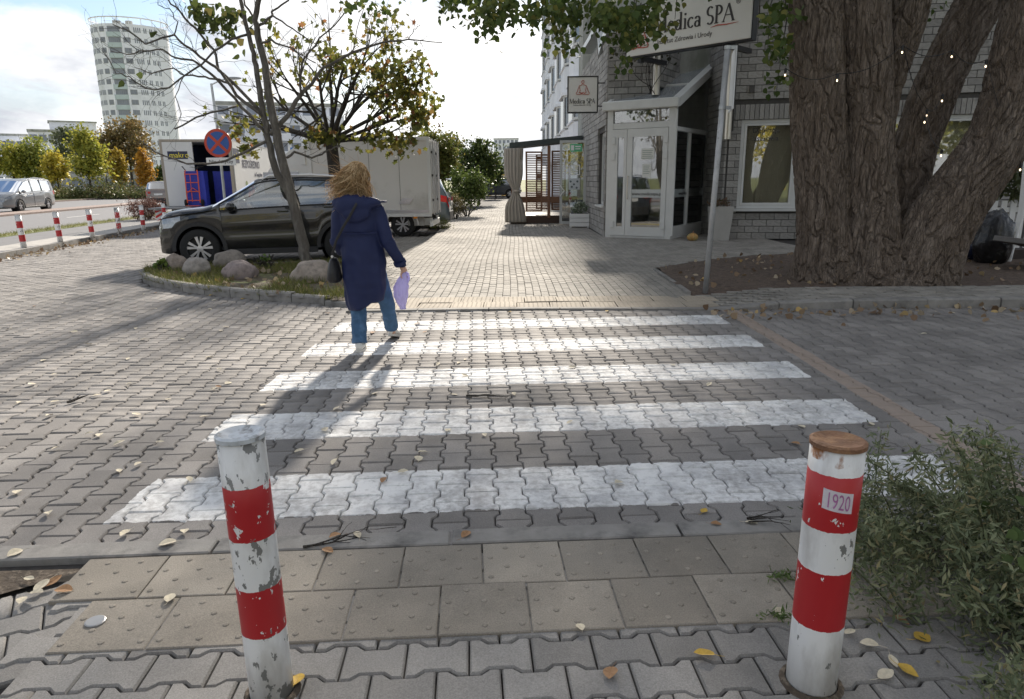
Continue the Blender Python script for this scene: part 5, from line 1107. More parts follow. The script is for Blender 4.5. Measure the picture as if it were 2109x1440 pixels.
for kk,(pl,w0,w1,dy) in enumerate(BR):
    if kk>1: w0,w1=w0*.66,w1*.7
    elif kk==1: w0,w1=8.6,3.4
    n_=len(pl); pts=[]; rad=[]
    for i,(x,y) in enumerate(pl):
        p=AT(x,y,YT+dy*i/(n_-1)*1.6); pts.append(p); rad.append((w0+(w1-w0)*i/(n_-1))*PX(p)[2]/F)
    if kk==0: pts[0].z=.03
    sm=[]; sr=[]
    for i in range(n_-1):
        for f in(0,.34,.67): sm.append(pts[i].lerp(pts[i+1],f)+Vector((rg.normal(),rg.normal(),rg.normal()))*.008); sr.append(rad[i]*(1-f)+rad[i+1]*f)
    sm.append(pts[-1]); sr.append(rad[-1]); tb.tube(sm,sr,8 if w0>5 else 5,caps=True,noi=.10)
    if kk>=2 or True:
        for q in range((n_-1)*(2 if kk>1 else 1)):
            i=int(rg.integers(len(sm)//3,len(sm)))
            d=(sm[min(i+1,len(sm)-1)]-sm[max(i-1,0)]).normalized()+Vector((rg.normal(),rg.normal()*.6,rg.normal()+.25))*.7
            grow(tb2_,sm[i],d,.26+.3*rg.random(),max(.0028,min(.005,sr[i]*.45)),1,rg,tips,4,.2,(1,2),.03,.6,.5,.0015,3)
tb.build('trunk',m_bark2,yt,smooth=True); stuff(tb2_.build('twigs',m_bark3,yt))
lp=pxcloud([(440,30,30,20,60,12.4),(470,45,18,18,40,12.4),(415,15,20,12,30,12.3),(450,75,14,10,14,12.4),(497,20,12,14,16,12.4),(530,30,8,10,8,12.4)],rg,.6)
lp=np.concatenate([lp,np.array([tuple(t) for t in tips])[rg.choice(len(tips),min(22,len(tips)),replace=False)]])
link('leaves',leafmesh('leaves',lp,.12,leafmat('lime leaf',[(0,(.06,.085,.025)),(.85,(.10,.125,.035)),(1,(.15,.13,.045))],.35),.5,1,rg),yt)
# ---- maple behind the SUV
mp_=thing('maple_tree','maple with thinning yellow-green leaves between the trucks','tree',(0,0,0)); rg=np.random.default_rng(5); YM=16.6
base=AT(694,372,YM); base.z=0; top=AT(683,300,YM); tb=MB(); tb.tube([base,base.lerp(top,.5)+Vector((.02,0,0)),top,top+Vector((-.02,0,.25))],[.19,.15,.14,.15],12); tips=[]; sg_=[]
for x,y,dy in((480,250,-.4),(520,190,.6),(560,140,-.8),(610,110,.9),(660,85,-.6),(710,75,.5),(760,100,-.9),(810,140,.6),(850,190,-.5),(870,240,.7),(500,285,.5),(840,285,-.6),(590,180,1.6),(760,180,1.7),(640,150,-1.5),(720,140,-1.6)):
    e=AT(x,y,YM+dy); d=e-top; L=d.length; grow(tb,top+Vector((0,0,.1)),d+Vector((0,0,-.15)),L*.74,.055,2,rg,tips,6,.075,(3,5),.03,.5,.5,.005,None,sg_)
tb.build('trunk',m_bark3,mp_,smooth=True)
T=np.array([tuple(t) for t in tips]); pxs=np.array([PX(t)[:2] for t in T]); wgt=.5+1.6*(pxs[:,0]>770)+.5*(pxs[:,1]<150)+.3*(np.abs(pxs[:,0]-600)<60); 
idx=rg.choice(len(T),760,p=wgt/wgt.sum()); LP=T[idx]+rg.normal(size=(760,3))*.10
extra=pxcloud([(835,170,26,30,330,16.4),(860,230,16,26,200,16.3),(800,130,20,18,140,16.4),(815,285,26,12,120,16.2),(660,265,20,16,60,16.2),(700,120,40,16,90,16.5),(740,270,30,12,70,16.2),(640,120,40,20,60,16.5),(500,250,16,22,60,16.3),(520,290,16,10,30,16.3)],rg,.8)
link('crown',leafmesh('crown',np.concatenate([LP,extra]),.115,leafmat('maple leaf',[(0,(.075,.09,.022)),(.5,(.135,.14,.03)),(.82,(.21,.185,.04)),(.95,(.24,.14,.05)),(1,(.24,.09,.055))],.5),.3,3,rg),mp_)
# ---- background trees
def bgtree(name,label,px,py,rx,ry,Y,cols,n=2600,size=.32,cone=0,nc=90,group=None,grd=None,shell=.35):
    c=AT(px,py,Y); zc=PX(c)[2]; rx_=rx*zc/F; rz_=ry*zc/F; t=thing(name,label,'tree',(c.x,Y,0),0,group); rg=np.random.default_rng(int(px*7+py))
    def top(C):
        if not cone: return C
        h=(C[:,2]-(c.z-rz_))/(2*rz_); s=np.clip(1.12-h*cone,.08,1.15); C=C.copy(); C[:,0]*=s; C[:,1]*=s; return C
    cc=(0,0,c.z); P=clumps(n,cc,(rx_*.9,rx_*.9,rz_*.9),nc,rx_*.17,rg,shell,1,top); m=leafmat('leaf '+cols[0],cols[1],.35)
    link('crown',leafmesh('crown',P,size,m,.2,0,rg),t)
    tb=MB(); tips=[]; r=max(.06,rx_*.06); tb.tube([(0,0,-.05),(.03,0,c.z*.5),(0,.03,c.z)],[r,r*.8,r*.4],7)
    for k in range(9): a=rg.random()*6.28; grow(tb,(0,0,max(.5,c.z-rz_*.8)+rg.random()*rz_),(math.cos(a),math.sin(a),.7),rx_*.8,r*.4,1,rg,tips,4,.15,(2,3),.05)
    tb.build('trunk',m_bark3,t,smooth=True); return t
YG=('yellowgreen',[(0,(.17,.20,.035)),(.6,(.34,.34,.055)),(1,(.52,.45,.08))]); YL=('yellow',[(0,(.28,.25,.04)),(.5,(.48,.40,.06)),(1,(.6,.48,.08))]); OR=('orange',[(0,(.28,.17,.03)),(.5,(.48,.26,.04)),(1,(.6,.34,.05))])
BN=('brown',[(0,(.12,.10,.035)),(.5,(.20,.15,.055)),(1,(.26,.17,.07))]); DG=('darkgreen',[(0,(.035,.06,.018)),(.6,(.065,.095,.025)),(1,(.12,.14,.035))]); GG=('greygreen',[(0,(.09,.11,.06)),(1,(.16,.18,.09))]); OG=('olive',[(0,(.06,.08,.018)),(.6,(.11,.125,.03)),(1,(.20,.17,.04))])
bgtree('lime_tree','yellow-green tree at the far left edge behind the minivan',22,332,44,40,74,YG,3000)
bgtree('lime_tree','loose green tree just behind the silver minivan roof',78,330,36,48,75,('lg',[(0,(.15,.20,.045)),(1,(.38,.38,.08))]),2600)
bgtree('lime_tree','small yellow tree between the two greener ones on the lawn',114,345,28,32,73,YL,1800)
bgtree('lime_tree','tallest yellow-green conical tree on the lawn',177,322,42,64,71,YG,4200,.30,.75)
bgtree('grey_tree','grey-green tree behind the lawn trees',140,300,30,46,108,GG,2200,.4)
bgtree('oak_tree','large brown-leaved tree in front of the round tower',262,296,50,52,100,BN,4200,.42,0,120)
bgtree('oak_tree','lower brown tree beside the large brown one',212,322,30,38,98,('brown2',[(0,(.13,.11,.05)),(1,(.22,.16,.08))]),2200,.4)
bgtree('young_lime','orange-green conical tree left of the brightest one',244,344,22,42,76,('og',[(0,(.24,.2,.03)),(1,(.5,.33,.05))]),1900,.28,.85)
bgtree('young_lime','bright orange conical tree beside the delivery truck',297,346,23,44,78,OR,2000,.28,.85)
bgtree('dark_tree','dark green tree partly hidden by the delivery truck',336,362,18,26,90,DG,1200,.35)
bgtree('roadside_tree','olive tree rising behind the white box truck',895,328,52,58,34,OG,5200,.16,0,140)
bgtree('roadside_tree','dense dark green tree beside the walkway',985,338,44,52,44,DG,5200,.19,0,140)
bgtree('roadside_tree','small dark tree at the end of the row',1020,352,18,30,58,DG,1800,.2)
bgtree('roadside_tree','olive tree deeper in the row behind the truck',930,320,36,46,52,OG,3000,.22)
def bush(name,label,px,py,rx,ry,Y,cols,n,size,kind=0,z0=0):
    c=AT(px,py,Y); zc=PX(c)[2]; rg=np.random.default_rng(int(px+py)); t=thing(name,label,'bush',(c.x,Y,z0)); 
    P=clumps(n,(0,0,c.z-z0),(rx*zc/F,rx*zc/F,ry*zc/F),60,rx*zc/F*.2,rg,.35); P=P[P[:,2]>.02]; link('foliage',leafmesh('foliage',P,size,leafmat('leaf '+cols[0],cols[1],.3),.0,kind,rg),t)
    tb=MB(); tips=[]
    for k in range(8): a=k*.8; grow(tb,(0.05*math.cos(a),.05*math.sin(a),-.02),(math.cos(a)*.6,math.sin(a)*.6,1),c.z*.9,.025,1,rg,tips,4,.15,(2,3),.05)
    tb.build('stems',m_bark3,t); return t
bush('round_bush','round green bush at the left edge of the walkway',960,384,40,36,30,('bushgreen',[(0,(.05,.085,.02)),(1,(.13,.17,.04))]),5000,.10)
bush('dry_bush','low brownish weeds below the round bush',935,424,24,24,27.5,('dryweed',[(0,(.13,.11,.05)),(1,(.2,.17,.07))]),1800,.09,2)
bush('dry_bush','low green weeds between truck and walkway',905,462,22,12,22.0,('weedgreen',[(0,(.09,.11,.03)),(1,(.16,.17,.05))]),900,.07,2)
bush('red_bush','reddish leafless shrub beside the tail lift',300,432,34,20,28.5,('redtwig',[(0,(.10,.05,.04)),(1,(.20,.11,.09))]),3000,.10,2)
bush('island_weed','leafy green weed at the tip of the boulder island',335,552,14,16,11.35,('weedleaf',[(0,(.07,.12,.02)),(1,(.2,.26,.06))]),160,.07,1,.08)
bush('island_weed','thin green weed between the boulders',545,540,10,14,11.6,('weedleaf2',[(0,(.06,.11,.02)),(1,(.15,.2,.05))]),60,.06,1,.08)
rg=np.random.default_rng(8); P=[]
for k in range(9000):
    px_=100+rg.random()*240; y=68+rg.random()*6; x=AT(px_,390,y).x; P.append((x,y,.1+abs(rg.normal())*.55*(1+.5*math.sin(x*.9))))
o=link('hedge',leafmesh('hedge',np.array(P),.24,leafmat('hedge leaf',[(0,(.08,.10,.035)),(.7,(.15,.16,.06)),(1,(.22,.16,.08))],.25),0,0,rg)); tag(o,'low ragged hedge along the far side of the road','hedge',kind='stuff')
# grass on island and verges
def grass(name,pts,h,m,rng,label=None):
    n=len(pts); P=np.array(pts); a=rng.random(n)*6.28; w_=.004+.004*rng.random(n); hh=h*(.4+rng.random(n)); le=rng.normal(size=(n,2))*.45*hh[:,None]
    d=np.stack([np.cos(a)*w_,np.sin(a)*w_,np.zeros(n)],1); t=P+np.stack([le[:,0],le[:,1],hh],1)
    V=np.stack([P-d,P+d,t],1).reshape(-1,3); o=link(name,npmesh(name,V,np.arange(n*3).reshape(n,3),m)); return tag(o,label,'grass',kind='stuff')
pts=[]
while len(pts)<9000:
    x,y=rg.uniform(-6.4,-2.1),rg.uniform(8.5,12.7)
    if inpoly(x,y,ISL) and mnoise.noise((x*1.2,y*1.2,2))>-.12+.25*(x>-2.7): pts.append((x,y,.07))
m_gr=leafmat('grass blade',[(0,(.10,.12,.03)),(.6,(.17,.18,.05)),(1,(.30,.26,.11))],.3)
grass('island_grass',pts,.10,m_gr,rg,'thin yellowish grass growing between the boulders')
pts=[]
for k in range(9000):
    y=15+rg.random()**1.6*50; x=rl(-14.3-rg.random()*.7,y)[0]; pts.append((x,y,.06))
grass('verge_grass',pts,.10,m_gr,rg,'ragged grass strip between bike path and road')
# ---- weed thicket in the near right corner
wd=thing('weed_thicket','grey-green weed thicket in front of the right bollard','weed',(0,0,0)); rg=np.random.default_rng(31); tb=MB(); LPn=[]; LPb=[]
def stem(base,tip,bend,nl,spread,small=True):
    base=Vector(base); tip=Vector(tip); pts=[]; 
    for i in range(9):
        f=i/8; p=base.lerp(tip,f)+Vector(bend)*math.sin(f*math.pi)*.5; pts.append(p)
    tb.tube(pts,[.0035*(1-.75*i/8)+.001 for i in range(9)],4,caps=False)
    for k in range(nl):
        f=.12+.9*rg.random(); i=min(7,int(f*8)); p=pts[i].lerp(pts[i+1],min(1.2,f*8-i)); q=np.array(p)+rg.normal(size=3)*spread*(1.1-.75*f); (LPn if small else LPb).append(q)
for k in range(76):
    bx=rg.uniform(1.30,2.35); by=rg.uniform(1.62,2.72); 
    if bx<1.45 and by<1.9: continue
    h=.12+.42*rg.random()*(.35+.65*min(1,(bx-1.15)/.8)); dx=rg.normal()*.16-.06; dy=rg.normal()*.14
    stem((bx,by,-.01),(bx+dx,by+dy,h),(rg.normal()*.06,rg.normal()*.06,0),235,.062)
for tip_,b_ in(((1800,955),(2000,1250)),((1850,1000),(2030,1200)),((1880,930),(2040,1180)),((1960,890),(2050,1200)),((2000,880),(2080,1150)),((2075,925),(2100,1200)),((1790,1060),(1960,1300)),((1830,990),(2010,1230)),((2030,905),(2070,1180)),((1990,975),(2050,1200))):
    Yv=2.35+rg.normal()*.12; e=AT(*tip_,Yv); s=AT(*b_,Yv+.05); s.z=max(0,s.z-.2); stem(s,e,(0,0,.08),300,.04)
for k in range(7):
    bx=rg.uniform(1.5,2.2); by=rg.uniform(1.9,2.6); stem((bx,by,0),(bx+rg.normal()*.1,by+rg.normal()*.1,.25+.4*rg.random()),(0,0,0),9,.03,False)
tb.build('stems',mat('weed stem',(.10,.11,.06),.8,.2,20),wd)
link('leaves',leafmesh('leaves',np.array(LPn),.036,leafmat('weed small leaf',[(0,(.10,.125,.065)),(.5,(.18,.215,.12)),(.9,(.27,.28,.16)),(1,(.33,.27,.14))],.25),.2,2,rg),wd); link('leaves',leafmesh('leaves',np.array(LPb),.05,leafmat('weed big leaf',[(0,(.05,.09,.03)),(1,(.11,.16,.05))],.3),.1,1,rg),wd)
for (x,y,lab) in((1915,1195,'small green tuft in a tile joint beside the right bollard'),(1625,1275,'tiny green tuft under a dry leaf left of the right bollard')):
    x-= 300 if x>1900 else 20
    c=G(x,y); t=[]; 
    for k in range(70): a=rg.random()*6.28; r=rg.random()*.055; t.append((c.x+math.cos(a)*r*1.6,c.y+math.sin(a)*r*.6,.008+rg.random()*.014))
    o=link('weed_tuft',leafmesh('weed_tuft',np.array(t),.028,leafmat('tuft leaf',[(0,(.08,.13,.04)),(1,(.15,.2,.07))],.2),-.3,2,rg)); tag(o,lab,'weed')
# ---- trees behind the viewer (seen in window reflections and closing off the sky there)
for k,(x,y,h,c) in enumerate(((6,-9,7,YL),(12,-6,7.5,YG),(-2,-14,8,YL),(15,2,7,OG))):
    t=thing('street_tree',['yellow street tree behind the viewpoint, right of centre','yellow-green street tree behind the viewpoint, far right','yellow street tree behind the viewpoint, left of centre','olive street tree right of the viewpoint'][k],'tree',(x,y,0)); rg=np.random.default_rng(50+k)
    link('crown',leafmesh('crown',clumps(2600,(0,0,h*.62),(3,3,h*.36),80,.45,rg,.4),.3,leafmat('leaf '+c[0],c[1],.35),.2,0,rg),t); tb=MB(); tb.tube([(0,0,-.05),(.05,0,h*.5),(0,0,h*.85)],[.16,.12,.05],8); tb.build('trunk',m_bark3,t)
# ================================================================== STREET FURNITURE, PERSON, SMALL THINGS
def bollmat(name,bands,chips=.5,rust=False,top=1.0):
    """red/white bands along local z with chipped paint"""
    m=bpy.data.materials.new(name); m.use_nodes=True; nt=m.node_tree; L=nt.links.new; b=nt.nodes['Principled BSDF']; b.inputs['Roughness'].default_value=.42
    tc=_n(nt,'ShaderNodeTexCoord'); sp=_n(nt,'ShaderNodeSeparateXYZ'); L(tc.outputs['Object'],sp.inputs[0])
    def mth(op,a,b_=None,c=None):
        n=_n(nt,'ShaderNodeMath',operation=op)
        for i,q in enumerate((a,b_,c)):
            if q is None: continue
            if isinstance(q,(int,float)): n.inputs[i].default_value=q
            else: L(q,n.inputs[i])
        return n.outputs[0]
    def noi(s,d=6,st=None):
        n=_n(nt,'ShaderNodeTexNoise'); n.inputs['Scale'].default_value=s; n.inputs['Detail'].default_value=d; n.inputs['Roughness'].default_value=.6
        if st: mp=_n(nt,'ShaderNodeMapping'); mp.inputs['Scale'].default_value=st; L(tc.outputs['Object'],mp.inputs[0]); L(mp.outputs[0],n.inputs[0])
        else: L(tc.outputs['Object'],n.inputs[0])
        return n.outputs[0]
    ed=mth('MULTIPLY_ADD',noi(40,6),.012 if chips>.3 else .002,sp.outputs[2]); red=None
    for z0,z1 in bands:
        k=mth('MULTIPLY',mth('GREATER_THAN',ed,z0),mth('LESS_THAN',ed,z1)); red=k if red is None else mth('ADD',red,k)
    def mix(f,a,c):
        n=_n(nt,'ShaderNodeMix',data_type='RGBA'); L(f,n.inputs[0])
        (L(a,n.inputs[6]) if not isinstance(a,tuple) else setattr(n.inputs[6],'default_value',(*a,1))); n.inputs[7].default_value=(*c,1); return n.outputs[2]
    dirt=_n(nt,'ShaderNodeMapRange'); dirt.inputs[1].default_value=.44; dirt.inputs[2].default_value=.72; L(noi(9,9,(1,1,.35)),dirt.inputs[0])
    # red paint scratched to white, white paint chipped to grey
    w_=mix(mth('MULTIPLY',dirt.outputs[0],.95),(.78,.78,.77),(.40,.38,.35))
    gc=_n(nt,'ShaderNodeMapRange'); gc.inputs[1].default_value=.665-.07*chips; gc.inputs[2].default_value=.675-.07*chips; L(noi(24,5,(1,1,.6)),gc.inputs[0])
    w_=mix(gc.outputs[0],w_,(.20,.20,.19))
    sc=_n(nt,'ShaderNodeMapRange'); sc.inputs[1].default_value=.70-.06*chips; sc.inputs[2].default_value=.71-.06*chips; L(noi(34,4,(1,1,.8)),sc.inputs[0])
    rr=mth('MULTIPLY',red,mth('SUBTRACT',1.0,sc.outputs[0])); col=mix(rr,w_,(.42,.018,.022))
    if rust:
        ru=_n(nt,'ShaderNodeMapRange'); ru.inputs[1].default_value=.52; ru.inputs[2].default_value=.62; L(noi(20,7,(1,1,.4)),ru.inputs[0])
        f=mth('MULTIPLY',ru.outputs[0],mth('GREATER_THAN',mth('MULTIPLY_ADD',noi(7,3),.12,sp.outputs[2]),top+.0)); col=mix(f,col,(.30,.13,.05))
    L(col,b.inputs['Base Color']); return m
def bollard(name,label,base,h,r,bands,chips,cap,rust=False,group=None,tilt=(0,0)):
    t=thing(name,label,'bollard',base,0,group); t.rotation_euler=(*tilt,0)
    m=bollmat('bollard paint '+label[:14],bands,chips,rust,h-.045+.06)
    b=MB(); b.lathe([(r,-.06),(r,h*.25),(r,h*.5),(r,h*.75),(r,h-.004),(r-.004,h-.006)],40); b.build('post',m,t,smooth=False)
    for p in t.children[0].data.polygons: p.use_smooth=len(p.vertices)==4
    b=MB(); b.lathe([(r+.003,h-.012),(r+.003,h),(r-.006,h+.004),(r-.016,h+.001),(r*.5,h-.004),(0,h-.004)],40); b.build('cap',cap,t)
    b=MB(); b.lathe([(r+.022,-.004),(r+.014,.003),(r+.004,.005),(r+.002,.0)],20,caps=False); b.build('dirt_ring',m_soil,t); return t
m_capg=mat('grey cap paint',(.52,.55,.58),.45,.25,20,col2=(.25,.25,.25),c2scale=25); m_caprust=mat('rusty plate',(.20,.105,.06),.8,.35,18,.08,60,col2=(.30,.17,.09),c2scale=14)
Lb=G(556,1432); Rb=G(1676,1412)
zl=lambda y,x=530: AT(x,y,Lb.y-.06).z
zr=lambda y,x=1700: AT(x,y,Rb.y-.07).z
bollard('bollard','chipped red and white bollard at the left with a grey cap',(Lb.x,Lb.y+.02,0),.83,.0635,[(zl(1322),zl(1224)),(zl(1122),zl(1012))],1.25,m_capg,tilt=(0,R(-.8)))
rb=bollard('bollard','red and white bollard at the right with rusty top and number sticker',(Rb.x,Rb.y+.02,0),.785,.0725,[(zr(1308),zr(1190)),(zr(1103),zr(988))],.42,m_caprust,True,tilt=(0,R(.2)))
rs=.0735; b=MB(); c0=-1.80; zs=zr(1042)
def cyl_patch(b,a0,a1,z0,z1,r,tilt=0,n=10):
    V=[(r*math.cos(a0+(a1-a0)*i/n),r*math.sin(a0+(a1-a0)*i/n),z+tilt*(i/n-.5)) for z in(z0,z1) for i in range(n+1)]; b.add(V,[(i,i+1,n+2+i,n+1+i) for i in range(n)])
cyl_patch(b,c0-.56,c0+.56,zs-.030,zs+.030,rs,-.012); st_=b.build('sticker',mat('white sticker',(.66,.62,.66),.6,.12,30,col2=(.5,.42,.5),c2scale=30),rb)
tx=text('lettering','1920',.066,mat('faded violet print',(.42,.17,.36),.7,.3,60),st_,(0,0,0),(0,0,0),'CENTER',0)
me=tx.data
for v in me.vertices: x,y=v.co.x*.50,v.co.y; a=c0+x/rs; v.co=((rs+.0012)*math.cos(a),(rs+.0012)*math.sin(a),zs-.022+y-.006*(x/.04))
# far bollards along the parking kerb
for k,(x,y,lab) in enumerate(((50,512,'nearest red and white bollard of the row along the road'),(125,500,'second red and white bollard of the row along the road'),(191,490,'third red and white bollard of the row, in the middle'),(247,482,'worn bollard with peeled paint, fourth of the row'),(296,474,'fifth bollard of the row, just left of the tail lift'),(342,466,'last bollard of the row, below the striped warning plate'))):
    p=G(x,y,.1); bollard('bollard',lab,(p.x,p.y,.1),.74,.062,[(.16,.31),(.46,.61)],.9 if k!=3 else 2.2,m_capg,group='bollards along the parking kerb',tilt=(0,R(random.uniform(-1.5,1.5))))
# ---- signs
ns=thing('road_sign','round blue no-stopping sign with red cross above a white plate','sign',(*AT(463,420,16.0)[:2],0)); sx=AT(450,295,16.0).x-ns.location.x; zc_=AT(450,295,16.0).z; m_pole=mat('galvanised pole',(.42,.44,.45),.5,.15,8,metal=.4); m_sblue=mat('sign blue',(.03,.10,.34),.45,.08); m_sred=mat('sign red',(.50,.06,.03),.45,.1)
b=MB(); b.tube([(0,0,0),(sx*.6,.02,1.4),(sx,.02,zc_+.38)],.03,10); b.build('pole',m_pole,ns)
b=MB(); b.lathe([(0,-.012),(.305,-.012),(.305,.0),(0,.0)],40,'Y',(sx,-.02,zc_)); so2=b.build('sign_disc',m_sred,ns)
b=MB(); b.lathe([(0,-.016),(.245,-.016),(.245,-.0125),(0,-.0125)],40,'Y',(sx,-.02,zc_)); b.build('blue_field',m_sblue,so2)
b=MB()
for a in(45,-45): b.M=Matrix.Translation((sx,-.02,zc_))@Matrix.Rotation(R(a),4,'Y'); b.box(-.26,.26,-.021+(.0015 if a>0 else 0),-.0165,-.031,.031)
b.build('red_cross',m_sred,so2)
pz=AT(457,333,16.0); b=MB(); b.M=Wm((pz.x-ns.location.x,-.03,pz.z),0); b.box(-.33,.33,-.01,.0,-.085,.085,.004); pl_=b.build('plate',m_whitep,ns); text('lettering','Nie dotyczy',.11,m_ink,pl_,(pz.x-ns.location.x,-.045,pz.z-.035),(math.pi/2,0,0),'CENTER')
lp_=thing('street_lamp','tall grey street lamp behind the no-stopping sign','lamp',(AT(462,380,31).x,31,0)); tz=AT(455,172,31).z; b=MB(); b.tube([(0,0,0),(0,0,tz*.5),(-.1,0,tz)],[.09,.07,.05],10); b.tube([(-.1,0,tz-.05),(.3,0,tz+.12),(.65,0,tz+.2)],.03,6); b.build('pole',m_pole,lp_); b=MB(); b.ell((.85,0,tz+.2),(.36,.13,.06),14,8); b.build('lamp_head',mat('lamp grey',(.25,.26,.27),.5),lp_)
q0=AT(601,304,26); q1=AT(646,346,26); bb_=thing('notice_board','blue notice board behind the white truck cab','sign',(q0.x,26,0)); b=MB(); b.box(-.06,q1.x-q0.x,0,.04,q1.z-.5,q0.z); b.build('panel',mat('bright blue board',(.03,.17,.50),.5,.05),bb_); b=MB(); b.box(-.14,-.06,-.01,.05,0,q0.z+.02); b.box(q1.x-q0.x,q1.x-q0.x+.07,-.01,.05,0,q0.z); b.build('post',m_whitep,bb_); text('lettering','Obowią',.20,m_whitep,bb_,(.02,-.006,q0.z-.24),(math.pi/2,0,0)); text('lettering','zuje opł',.20,m_whitep,bb_,(.1,-.006,q0.z-.46),(math.pi/2,0,0))
# pole with the sign seen edge-on
pp=G(1453,596,.06); tp=AT(1499,98,pp.y); pg=thing('sign_pole','grey steel sign pole standing in the soil, sign seen edge-on','sign pole',(pp.x,pp.y,.0)); dx=tp.x-pp.x; b=MB(); b.tube([(0,0,0),(dx*.5,0,tp.z*.5),(dx,0,tp.z)],.036,14); b.build('pole',mat('scuffed steel pole',(.40,.41,.42),.5,.2,8,metal=.3,col2=(.2,.2,.2),c2scale=12,c2lo=.6,c2hi=.7),pg,smooth=True)
b=MB(); b.M=Wm((dx+.085,.02,tp.z-.38),R(78)); b.box(-.30,.30,-.012,.0,-.36,.36,.006); b.build('sign_plate',mat('bare sign back',(.55,.56,.57),.4,.1,5,metal=.4),pg)
for z in(.08,-.62): b=MB(); b.lathe([(.043,tp.z-.1+z),(.043,tp.z-.06+z)],14,c=(dx*(tp.z-.1+z)/tp.z,0,0)); b.box(dx-.02,dx+.1,-.02,.02,tp.z-.1+z,tp.z-.06+z); b.build('clamp',m_pole,pg)
# ---- boulders
def rock(label,px,py,w_,h_,Y,seed,col):
    c=AT(px,py,Y); s=PX(c)[2]/F; rx,rz=w_*s/2,h_*s/2; b=MB(); nu,nv=34,22; V=[]
    for i in range(nv+1):
        a=math.pi*i/nv-math.pi/2
        for j in range(nu):
            t=2*math.pi*j/nu; d=Vector((math.cos(a)*math.cos(t),math.cos(a)*math.sin(t),math.sin(a)))
            k=1+.16*mnoise.noise(d*1.3+Vector((seed,0,0)))+.07*mnoise.noise(d*3+Vector((seed,5,0)))+.022*mnoise.noise(d*9+Vector((seed,9,0)))
            k-=.07*abs(mnoise.noise(d*2.2+Vector((seed*3,1,0))))+.012*mnoise.noise(d*22+Vector((seed,3,0)))
            V.append((d.x*rx*k,d.y*rx*.85*k,d.z*rz*1.05*k))
    b.add(V,[(i*nu+j,i*nu+(j+1)%nu,(i+1)*nu+(j+1)%nu,(i+1)*nu+j) for i in range(nv) for j in range(nu)])
    o=b.build('boulder',mat('boulder %d'%seed,col,.9,.22,7,.06,50,col2=tuple(x*.62 for x in col),c2scale=9,c2lo=.48,c2hi=.66),None,True,loc=(c.x,Y,c.z)); tag(o,label,'boulder','boulders on the island'); return o
rock('leftmost boulder, brownish and upright, in front of the front wheel',362,547,48,46,11.5,1,(.27,.225,.19)); rock('pale round boulder, second from the left',405,552,56,46,11.0,2,(.30,.275,.25)); rock('dark flat boulder set back behind the others',474,537,70,42,11.9,3,(.22,.195,.17))
rock('reddish angular boulder in the middle of the island',494,563,70,50,10.55,4,(.26,.215,.205)); rock('largest smooth boulder at the foot of the young tree',647,566,92,58,10.25,5,(.31,.265,.225))
# ---- terrace with awning
m_wood=mat('brown stained wood',(.20,.105,.062),.7,.2,4,stretch=(1,1,8)); m_wdk=mat('dark brown wood',(.065,.04,.03),.7,.2,4); m_awn=mat('dark green awning',(.05,.062,.06),.8,.1,2); m_cur=mat('grey canvas curtain',(.36,.33,.29),.9,.08,3)
tr=thing('terrace','wooden terrace with dark awning beside the brick wall','terrace',(0,0,0)); YT_=24.3
b=MB(); b.box(0.0,2.4,YT_,28,.02,.22); b.build('deck',m_wdk,tr)
b=MB(); b.add([(-.02,YT_-.12,2.52),(2.44,YT_-.12,2.76),(2.44,28,2.86),(-.02,28,2.62),(-.02,YT_-.12,2.70),(2.44,YT_-.12,2.92),(2.44,28,3.0),(-.02,28,2.76)],[(0,1,5,4),(4,5,6,7),(1,2,6,5),(3,0,4,7),(2,3,7,6),(3,2,1,0)]); b.build('awning',m_awn,tr)
for x,y in((.08,YT_+.02),(1.32,YT_+.03),(.08,27.8),(2.3,27.8)): b=MB(); b.box(x-.05,x+.05,y-.05,y+.05,.2,2.6); b.build('post',m_wood,tr)
b=MB(); b.box(.15,2.3,YT_+.02,YT_+.08,.72,.92); b.build('rail',m_wood,tr); b=MB(); b.box(.13,2.4,YT_+.0,YT_+.06,.22,.28); b.build('kick_board',m_wdk,tr)
def screen(x0,x1,y,z0,z1,rz,lab):
    t=thing('slat_screen',lab,'screen',(x0,y,0),rz); w_=x1-x0; b=MB(); frame(b,0,w_,z0,z1,.055,-.02,.02); b.build('frame',m_wood,t); n=int((z1-z0-.12)/.058)
    sl_=MB(); sl_.box(.056,w_-.056,-.010,.010,-.014,.014); me=sl_.mesh('slat',m_wood)
    for k in range(n): o=link('slat',me,t,(0,0,z0+.085+k*.058)); o.rotation_euler=(R(25),0,0)
    return t
screen(.52,1.10,YT_-.06,.42,2.42,R(8),'brown slatted screen nearest the curtain'); screen(1.42,1.92,YT_+.25,.45,2.45,R(-10),'brown slatted screen behind the open glass door'); screen(.95,1.45,26.5,.4,2.4,R(0),'brown slatted screen deeper inside the terrace')
cu_=thing('curtain','grey canvas curtain tied back at the terrace corner','curtain',(0,0,0)); b=MB(); rings=[]
for i in range(31):
    z=2.52-2.45*i/30; f=i/30; tie=math.exp(-((z-1.12)/.33)**2); wdt=.30*(1-.62*tie)+.05*(z<.9)*(.9-z); cx=.20-.04*math.sin(f*3)-.02+.10*tie*.6-.06*(1-f)
    rings.append([(cx+wdt*math.cos(2*math.pi*j/48)*(1+.10*math.sin(j*1.7+i*.12)),YT_-.16+(.09-.03*tie)*math.sin(2*math.pi*j/48)*(1+.5*math.sin(j*2.1)),z) for j in range(48)])
b.loft(rings); b.build('fabric',m_cur,cu_,smooth=True); b=MB(); b.lathe([(.135,1.10),(.14,1.13),(.135,1.16)],16,c=(.245,YT_-.16,0)); b.build('tie',m_cur,cu_)
